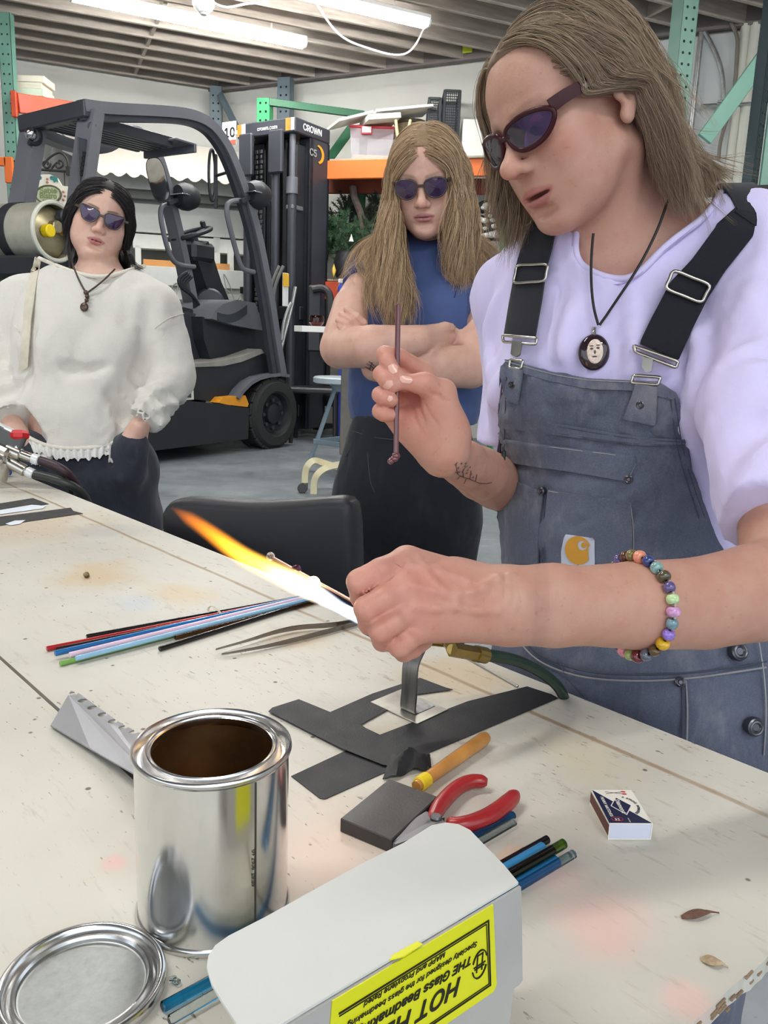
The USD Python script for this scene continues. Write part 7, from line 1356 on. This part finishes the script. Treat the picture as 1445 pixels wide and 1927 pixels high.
KN = M('knit_edge', (220, 214, 200), .9, 0, .06, 200); part('neck_roll', line_on(sw2, [(74, 486), (100, 497), (140, 512), (180, 520), (215, 517), (245, 508), (272, 501)], .006, .0, 50, 8, (1.5, 3.2)), KN, wd, smooth=60)
for q in ([(38, 625), (20, 604), (5, 590)], [(292, 618), (315, 600), (345, 590)]): part('sleeve_seam', line_on(sw2, q, .0014, .001, 30, 5, (1.5, 3.2)), KN, wd)
part('hem_roll', line_on(sw2, [tuple(p) for p in hem2[8:-8]] if 0 else [(46, 820), (80, 836), (120, 844), (170, 843), (210, 834), (236, 820)], .006, -.004, 60, 8, (1.5, 3.2)), KN, wd, smooth=60)
# lace under the hem
LACE = M('lace_white', (226, 224, 220), .8, 0, .12, 240); und = trunk2(Body(), .012); lr = []
for k, x in enumerate(np.linspace(44, 220, 120)):
    y0 = np.interp(x, hem2[:, 0], hem2[:, 1]) - 6; dpt = 20 + 6 * abs(math.sin(x * .16)) + 2 * math.sin(x * .61); p = und.hit([x, x], [y0, y0 + dpt * .55], 1.5, 3.2); n = und.grad(p); w = .004 * math.sin(x * .5); q = at(x, y0 + dpt, 1.0); dpth = (p[1] - CAM) @ FW; lr.append([p[0] + n[0] * .004, p[1] + n[1] * (.006 + w), at(x, y0 + dpt, dpth - .006 - w)])
part('lace_trim', thick(loft(lr), .0012), LACE, wd, smooth=40)
JN = cloth('jeans_charcoal', (52, 54, 64), .15, 900, .4, .4, 10, worn=(72, 74, 84)); jn2 = Body().el(h2 + A3(0, 0, .02), A3(.196, .138, .165), R2, .05).el(h2 - A3(0, 0, .12), A3(.195, .135, .14), R2, .05)
for s in (-1, 1): a = h2 - A3(0, 0, .14) + fx2 * s * .09; jn2.rc(a, A3(a[0], a[1], .48), .105, .075, .04).rc(A3(a[0], a[1], .48), A3(a[0], a[1] + .02, .09), .075, .06, .03)
for hh, s in ((hr2, 1), (hl2, -1)): jn2.rc(hh + A3(s * .02, .005, -.055), hh + A3(s * .03, .01, -.13), .046, .044, .04)
part('jeans', clothmesh(jn2, jn2.bounds('el', jn2.ops[0][1])[0] * A3(1, 1, 0) - A3(.12, .12, -.03), jn2.bounds('el', jn2.ops[0][1])[1] + A3(.12, .12, .02), .009, .018, None, 3), JN, wd, smooth=True)
for s in (-1, 1): a = h2 + fx2 * s * .09; part('shoe', hull(np.vstack([A3(a[0], a[1], h_) + fx2 * q + fy2 * f for q in (-.045, .045) for f, h_ in ((-.07, 0), (.2, 0), (.19, .04), (-.07, .09), (.06, .09))])), M('shoe_black', (40, 40, 42), .5), wd)
ck2 = trunk2(Body(), .020).plus(nk2)
CD2 = M('cord_brown', (70, 52, 46), .6); n2 = part('necklace', cat(line_on(ck2, [(132, 476), (138, 500), (148, 526), (158, 545), (163, 552)], .0024, .003, 30, 6, (1.5, 3.2)), line_on(ck2, [(216, 508), (202, 522), (186, 536), (170, 548), (164, 552)], .0024, .003, 30, 6, (1.5, 3.2)), line_on(ck2, [(164, 552), (166, 560), (161, 570)], .003, .004, 8, 6, (1.5, 3.2))), CD2, wd)
PEN = M('pendant_brown', (84, 66, 54), .3, .2, .3, 90)
for x, y, r in ((164, 551, .007), (166, 558, .006), (165, 565, .0055)): part('pendant_bead', sph(ck2.hit([x], [y], 1.5, 3.2)[0] + A3(0, -.008, 0), r, 2), PEN, n2, smooth=True)
part('pendant', xf(sph((0, 0, 0), (.0115, .0125, .006), 3), ck2.hit([161], [578], 1.5, 3.2)[0] + A3(0, -.010, 0), RT, UP, -FW), PEN, n2, smooth=True)
part('shoulder_strap', decal(sw2, [(66, 484), (78, 490), (70, 540), (62, 600), (55, 690), (36, 700), (46, 600), (54, 540)], .004, .002, 6, (1.5, 3.2)), M('strap_cream', (206, 198, 180), .85, 0, .08, 60), wd, smooth=60)
part('wrist_band', tube([hr2 + A3(.004, 0, -.045) + fx2 * math.cos(a) * .034 + fy2 * math.sin(a) * .03 for a in np.linspace(0, 6.283, 25)[:-1]], .008, 8, True), M('band_black', (28, 28, 30), .5), wd)
part('earring', tube([DH.w(-.080, .002, -.052) + DH.R[1] * math.cos(a) * .012 + DH.R[2] * math.sin(a) * .014 for a in np.linspace(0, 6.283, 25)[:-1]], .0012, 6, True), M('earring_gold', (214, 196, 150), .2, 1.0), wd)
BLK_T = [(30, 26, 28), (38, 33, 34), (24, 21, 24), (48, 40, 40)]
L2 = scalp_points(DH, 3600, 8, lambda q: (q[2] > .061 - max(0, abs(q[0]) - .02) * .9 if q[1] > .02 else q[2] > -.01 if q[1] > -.03 else q[2] > -.05)); s2 = np.where(L2[:, 0] < -.002, -1, 1)
def flow2(P, t_): f = np.stack([s2 * .8 * (1 - t_), np.full(len(P), -.22) * (1 - t_) - .30 * t_, np.full(len(P), -.45 - .55 * t_)], 1); f[L2[:, 1] < -.03] = A3(0, -.3, -.9); return f @ DH.R
rng = np.random.default_rng(4); coll2 = Body().plus(nk2); trunk2(coll2, .02); ln2 = rng.uniform(.17, .23, len(L2)); H2 = grow_hair(np.array([DH.w(*q) for q in L2]), flow2, ln2, coll2, rng.uniform(.002, .013, len(L2)), 20, .05, 7, .95)
def lock(H, roots, tip_px, n, seed, sp=.006):
    rng = np.random.default_rng(seed); out = []
    for i in range(n): o = rng.normal(size=3) * sp; q = spline(roots, 26); out.append(q + o * np.linspace(.4, 1, 26)[:, None] + rng.normal(size=3) * .003 * np.linspace(0, 1, 26)[:, None] ** 2)
    return out
lk = lock(DH, [DH.w(.070, .035, .03), DH.w(.078, .035, -.02), DH.w(.076, .03, -.07), at(132, 492, D2 - .06), at(139, 510, D2 - .06)], None, 45, 1, .003) + lock(DH, [DH.w(-.072, .02, .03), DH.w(-.084, .012, -.02), DH.w(-.086, .0, -.07), at(243, 476, D2 - .03), at(250, 494, D2 - .03), at(268, 506, D2)], None, 60, 2, .004) + lock(DH, [DH.w(-.074, .03, .03), DH.w(-.083, .028, -.02), DH.w(-.08, .025, -.06), at(228, 476, D2 - .05), at(230, 488, D2 - .05)], None, 25, 3, .002)
H2 = thicken(H2, 3, .0022, 33); curves('hair', list(H2) + lk, HAIR, wd, .0009, tint=hair_tint(len(H2) + len(lk), BLK_T, 5))
scalp_cap(DH, wd, (30, 26, 28), 'hair_base_black')

# ---------------------------------------------------------------- the blond woman with crossed arms
NH = Head((.07141, 2.0, 1.5985), [[-.97715, .20077, -.06983], [-.1596, -.90992, -.38285], [-.1404, -.36296, .92117]], 1.0); D3 = 1.98
wn = thing('person', 'woman with long wavy blond hair, round purple glasses, navy top and crossed arms', 'person', at(780, 800, D3) * A3(1, 1, 0))
fy3 = unit(A3(-.12, -.99, 0)); fx3 = A3(fy3[1], -fy3[0], 0); R3 = np.stack([fx3, fy3, A3(0, 0, 1)])
nb3 = at(812, 478, D3 + .05); c3, w3, h3 = at(795, 600, D3 + .04), at(780, 745, D3 + .04), at(770, 870, D3 + .04)
sr3, sl3 = at(712, 515, D3 + .05), at(902, 530, D3 + .02)
er3, el3 = at(640, 655, D3 - .10), at(885, 690, D3 - .12)
def trunk3(b, g_=0.0):
    b.el(c3, A3(.165, .115, .19) + g_, R3, .06).el(w3, A3(.160, .13, .17) + g_, R3, .08)
    for s in (-1, 1): b.el(c3 + fx3 * s * .075 + fy3 * .085 - A3(0, 0, .01), A3(.075, .065, .08) + g_, R3, .05)
    b.rc(nb3 - A3(0, 0, .02), sr3, .052 + g_, .054 + g_, .06).rc(nb3 - A3(0, 0, .02), sl3, .052 + g_, .056 + g_, .06); return b
nk3 = Body(); NH.build(nk3, jaw=1.0, cheek=1.02, nose=1.0); nk3.rc(NH.w(0, -.028, -.055), nb3, .052, .057, .03)
b3 = Body().plus(nk3); trunk3(b3, -.012); arms3 = Body()
# her right arm: down to the elbow at left, forearm across in front, hand tucked at right
rw = at(785, 640, D3 - .215); arms3.chain([sr3, (sr3 + er3) / 2 + A3(-.012, -.01, 0), er3], [.058, .054, .048], .003).chain([er3, at(700, 652, D3 - .22), rw, at(838, 630, D3 - .13)], [.046, .046, .032, .025], .003)
for k in range(4): q = at(838, 622 + 7 * k, D3 - .13); arms3.chain([q, q + RT * .04 + A3(0, .03, 0), q + RT * .06 + A3(0, .06, 0)], [.0105, .0095, .008], .004)
arms3.chain([at(815, 622, D3 - .18), at(838, 614, D3 - .17), at(852, 616, D3 - .16)], [.013, .0105, .0085], .006)
# her left arm: upper arm at right, forearm underneath, fingers over the right upper arm
lw = at(705, 692, D3 - .14); arms3.chain([sl3, at(905, 605, D3 - .05), el3], [.062, .060, .050], .003).chain([el3, at(820, 690, D3 - .17), at(745, 700, D3 - .17), lw], [.050, .046, .034, .028], .003)
for k, (x0, y0, x1, y1, x2, y2) in enumerate([(690, 640, 672, 596, 652, 582), (686, 642, 660, 602, 641, 592), (680, 645, 652, 610, 636, 602), (674, 648, 650, 620, 639, 613)]):
    q = [at(x0, y0, D3 - .115), at(x1 + 12, y1 + 12, D3 - .150), at(x1, y1, D3 - .158), at(x2, y2, D3 - .150)]; arms3.chain(q, [.0105, .0094, .0090, .0072], .0016)
arms3.rc(lw, at(688, 650, D3 - .12), .026, .022, .015); b3.ops += arms3.ops
lo3, hi3 = np.array([at(590, 900, D3)[0], D3 - .42, .60]), np.array([at(970, 500, D3)[0], D3 + .4, 1.80])
person_mesh(b3, [(*hbox(NH), .0026), (np.min([at(620, 700, D3 - .2), at(720, 570, D3 - .1)], 0) - A3(.02, .10, .03), np.max([at(620, 700, D3 - .2), at(720, 570, D3)], 0) + A3(.02, .06, .04), .0026), (lo3, hi3, .0075)], NH, (212, 170, 152), (182, 124, 120), (210, 150, 136), (140, 112, 86), wn, 0, .5)
eyes(NH, wn); shades(NH, wn, 'round', M('frame_brown', (66, 56, 54), .25, 0, .2, 60), LENS2, big=1.02)
part('tattoo', cat(*[line_on(arms3, q, .0012, .0003, 10, 4, (1.2, 2.4)) for q in ([(690, 684), (700, 690), (708, 696)], [(694, 680), (704, 688)], [(688, 690), (698, 697)], [(700, 682), (696, 694)], [(708, 688), (700, 698)])]), TAT, wn, kind='stuff')
NVY = cloth('navy_jersey', (70, 86, 130), .06, 1200, .3, .45, 8); tee3 = trunk3(Body(), .008); slr, sll = at(688, 548, D3 - .0), at(903, 585, D3 - .055)
tee3.rc(sr3, slr, .068, .066, .04).rc(sl3, sll, .070, .072, .04).rc(nb3 - A3(0, 0, .02), NH.w(0, -.02, -.100), .072, .069, .02)
hem3 = at(780, 796, D3)[2]
def cut3(P, e):
    for a, b in ((sr3, slr), (sl3, sll)): d = unit(b - a); s = (P - b) @ d; near = np.linalg.norm(P - b, axis=1) < .13; far_ = np.abs((P - c3) @ fx3) > .12; e = np.where(near & far_, np.maximum(e, s), e)
    e = np.maximum(e, hem3 - P[:, 2]); nd = unit(NH.w(0, -.03, -.09) - nb3); return np.maximum(e, np.where(np.linalg.norm(P - nb3, axis=1) < .16, (P - nb3) @ nd - .074, -1))
part('top', clothmesh(tee3, lo3 + A3(0, 0, .2), np.array([hi3[0], hi3[1], 1.60]), .007, .022, cut3, 13), NVY, wn, smooth=True)
for q in ([(900, 462), (885, 500), (865, 530), (855, 560)],): part('sleeve_seam', line_on(tee3, q, .0016, .001, 30, 5, (1.2, 2.4)), M('navy_thread', (48, 56, 92), .9), wn)
BJ = cloth('jeans_black', (33, 34, 40), .14, 900, .4, .4, 10, worn=(46, 48, 56)); jn3 = Body().el(h3 + A3(0, 0, .03), A3(.160, .125, .16), R3, .05).el(h3 - A3(0, 0, .10), A3(.190, .135, .16), R3, .06)
for s in (-1, 1): a = h3 - A3(0, 0, .16) + fx3 * s * .088; jn3.rc(a, A3(a[0], a[1], .46), .100, .070, .03).rc(A3(a[0], a[1], .46), A3(a[0], a[1] + .02, .09), .070, .055, .03)
jn3.pl(A3(0, 0, hem3 + .015), (0, 0, 1), .004)
jb = jn3.bounds('el', jn3.ops[0][1]); part('jeans', clothmesh(jn3, jb[0] * A3(1, 1, 0) - A3(.12, .12, -.03), jb[1] + A3(.12, .12, .06), .008, .016, None, 7), BJ, wn, smooth=True)
jq = Body(); jq.ops = [o for o in jn3.ops if o[3] == 'u']; BTH = M('jeans_thread', (70, 72, 80), .9)
for q in ([(656, 808), (700, 822), (745, 828), (790, 832), (850, 832)], [(692, 822), (694, 880), (700, 915), (708, 930)], [(664, 812), (660, 840), (652, 858)], [(885, 880), (893, 900), (905, 905), (912, 940)]): part('stitching', line_on(jq, q, .0011, .001, 40, 5, (1.2, 2.4)), BTH, wn)
for s in (-1, 1): a = h3 + fx3 * s * .088; part('shoe', hull(np.vstack([A3(a[0], a[1], h_) + fx3 * q + fy3 * f for q in (-.045, .045) for f, h_ in ((-.07, 0), (.2, 0), (.19, .04), (-.07, .09), (.06, .09))])), LOOK['shoe_black'], wn)
L3 = scalp_points(NH, 4200, 18, lambda q: (q[2] > .058 - max(0, abs(q[0]) - .02) * 1.0 if q[1] > .02 else q[2] > -.005 if q[1] > -.03 else q[2] > -.055)); s3 = np.where(L3[:, 0] < -.004, -1, 1); rng = np.random.default_rng(14)
fr3 = (L3[:, 1] > -.02)
def flow3(P, t_):
    f = np.stack([s3 * (.60 * (1 - t_) ** 2), np.full(len(P), .02 - .15 * t_), np.full(len(P), -.35 - .65 * t_)], 1); g_ = f @ NH.R
    wld = A3(0, -.05, -1) + np.where(s3 > 0, .10 + .20 * math.sin(t_ * 9 + .5), .14 + .14 * math.sin(t_ * 8))[:, None] * RT * (t_ > .3) + np.where(s3 > 0, -.22, .10)[:, None] * A3(0, 1, 0); wld[~fr3] += A3(0, .1, 0); w = np.clip((t_ - .12) * 3.5, 0, 1); return g_ * (1 - w) + wld * w
ln3 = np.where(s3 > 0, rng.uniform(.36, .47, len(L3)), rng.uniform(.27, .36, len(L3))); coll3 = Body().plus(nk3); trunk3(coll3, .010); coll3.ops += arms3.ops[:2]
H3 = grow_hair(np.array([NH.w(*q) for q in L3]), flow3, ln3, coll3, rng.uniform(.002, .020, len(L3)) * np.where(L3[:, 2] > .09, .6, 1), 30, .22, 9, .38)
H3 = thicken(H3, 4, .0030, 35); curves('hair', list(H3), HAIR, wn, .0008, tint=hair_tint(len(H3), [(178, 148, 114), (194, 166, 130), (156, 127, 97), (212, 186, 150), (138, 112, 87), (184, 152, 118)], 8))
scalp_cap(NH, wn, (140, 116, 86), 'hair_base_blond')

# ---------------------------------------------------------------- chair and the far torch at the left
bk = [at(x, y, d) for x, y, d in ((322, 960, 1.75), (340, 938, 1.73), (480, 940, 1.66), (640, 932, 1.57), (668, 940, 1.555), (672, 1000, 1.55), (664, 1110, 1.55), (655, 1180, 1.55), (318, 1180, 1.75), (316, 1010, 1.75))]
cn_ = unit(np.cross(bk[3] - bk[1], bk[6] - bk[3])); cn_ = cn_ if cn_ @ FW < 0 else -cn_; cx3 = unit(bk[3] - bk[1]); cx3[2] = 0; cx3 = unit(cx3); cy3 = A3(0, 0, 1); o = bk[1]
ch = thing('padded_chair', 'worn black upholstered chair pushed up to the far side of the table', 'chair', A3(o[0] + .15, o[1] + .1, 0)); VIN = M('vinyl_black', (40, 39, 44), .5, 0, .12, 8, .3, 60)
q = spline([((p - o) @ cx3, p[2] - o[2]) for p in bk[:8]] , 60); q = np.vstack([q, [((p - o) @ cx3, p[2] - o[2]) for p in bk[8:]]]); from shapely.geometry import Polygon as _P2
base = _P2(q).buffer(-.006).buffer(.006); nrm_ = np.cross(cx3, cy3); rows = []
for k, (g_, d_) in enumerate(((-.022, -.024), (-.010, -.022), (-.003, -.016), (0, -.006), (0, .02), (-.006, .032), (-.02, .036))):
    pgk = base.buffer(g_) if g_ else base; r = [pgk.exterior.interpolate(s, normalized=True).coords[0] for s in np.linspace(0, 1, 90)]; rows.append([o + cx3 * a + cy3 * b + nrm_ * -d_ * -1 for a, b in r])
ctr = [[sum(r) / len(r)] * 90 for r in (rows[0], rows[-1])]; part('backrest', loft([ctr[0]] + rows + [ctr[1]]), VIN, ch, smooth=50)
zs = .46; cc = o + cx3 * .13 + A3(0, 0, 0); 
for s in (.02, .24): part('leg', tube(spline([o + cx3 * s - A3(0, 0, .2) - nrm_ * .03, A3(*(o + cx3 * s - nrm_ * .05)[:2], .5), A3(*(o + cx3 * s - nrm_ * .05)[:2], 0)], 16), .011, 10), M('chair_metal', (60, 60, 62), .4, .8), ch)
for s in (.02, .24): part('leg', cyl(A3(*(o + cx3 * s + nrm_ * -.42)[:2], 0) if 0 else A3(*(o + cx3 * s - FW * A3(1, 1, 0) * .0 + A3(-.2, -.34, 0))[:2], 0), A3(*(o + cx3 * s + A3(-.19, -.33, 0))[:2], zs), .011, 10), LOOK['chair_metal'], ch)
part('seat', box(A3(*(o + cx3 * .13 + A3(-.08, -.20, 0))[:2], zs), (.40, .40, .06), .02, cx3), VIN, ch)
CH2 = M('fitting_chrome', (196, 192, 184), .2, 1.0, .08); dS = 2.02
t = thing('far_torch', 'second torch with a red valve knob and two hoses at the far left table edge', 'torch', at(20, 880, dS))
def P3(x, y, d=dS): return at(x, y, d)
part('body', cat(cyl(P3(-30, 850), P3(14, 870), .030, 18, bev=.004), cyl(P3(2, 872), P3(-2, 905), .026, 18, .018), box(P3(-10, 846), (.09, .05, .045), .008, P3(20, 860) - P3(-10, 846))), CH2, t)
part('side_arm', cat(cyl(P3(12, 846), P3(40, 856), .016, 14, bev=.002), cyl(P3(38, 855), P3(60, 862), .012, 12), cyl(P3(12, 868), P3(48, 886), .015, 14), cyl(P3(46, 885), P3(52, 888), .012, 12)), CH2, t); part('collar', cyl(P3(60, 862), P3(74, 866), .0135, 12, bev=.002), M('collar_white', (222, 224, 224), .35, .3), t); part('collar', cyl(P3(50, 887), P3(64, 893), .0135, 12, bev=.002), LOOK['collar_white'], t)
vk = part('valve_stem', cyl(P3(33, 846), P3(36, 826), .010, 12), CH2, t); part('valve_knob', cat(lathe([(0, -.012), (.016, -.012), (.024, -.006), (.025, .004), (.018, .012), (0, .014)], P3(37, 819), UP, 7)), M('valve_red', (196, 28, 36), .35), t, smooth=30)
part('panel', box(P3(2, 822), (.12, .02, .055), .004, P3(30, 835) - P3(0, 820)), M('panel_grey', (84, 86, 86), .5), t); part('panel_edge', box(P3(4, 808), (.12, .024, .022), .003, P3(30, 820) - P3(0, 806)), LOOK['collar_white'], t)
HB2 = M('hose_maroon', (58, 38, 46), .4); HG2 = M('hose_black', (46, 46, 44), .4)
part('hose', tube(spline([P3(72, 865), P3(95, 872), P3(120, 885), P3(140, 905, 2.05), P3(152, 930, 2.08), P3(158, 975, 2.12), P3(160, 1060, 2.14)], 40), .0105, 12), HB2, t, smooth=60); part('hose', tube(spline([P3(62, 892), P3(90, 898), P3(120, 908), P3(148, 922, 2.04), P3(164, 945, 2.07), P3(168, 990, 2.1), P3(168, 1070, 2.12)], 40), .0115, 12), HG2, t, smooth=60)
part('hose', tube(spline([P3(64, 868, 2.04), P3(95, 880, 2.05), P3(118, 895, 2.06), P3(135, 930, 2.08), P3(140, 990, 2.1)], 30), .005, 8), HG2, t, smooth=60)
obj('lighter', bar(on(-12, 901) + A3(0, 0, .012), on(20, 896) + A3(0, 0, .012), .02, .016, .004), M('lighter_blue', (56, 84, 178), .35), 'small blue plastic block on the table under the far torch', 'block')
obj('rod_scrap', bar(on(2, 888) + A3(0, 0, .012), on(25, 888) + A3(0, 0, .012), .014, .012, .003), M('scrap_green', (140, 186, 90), .4), 'small green scrap beside the blue block under the far torch', 'scrap')
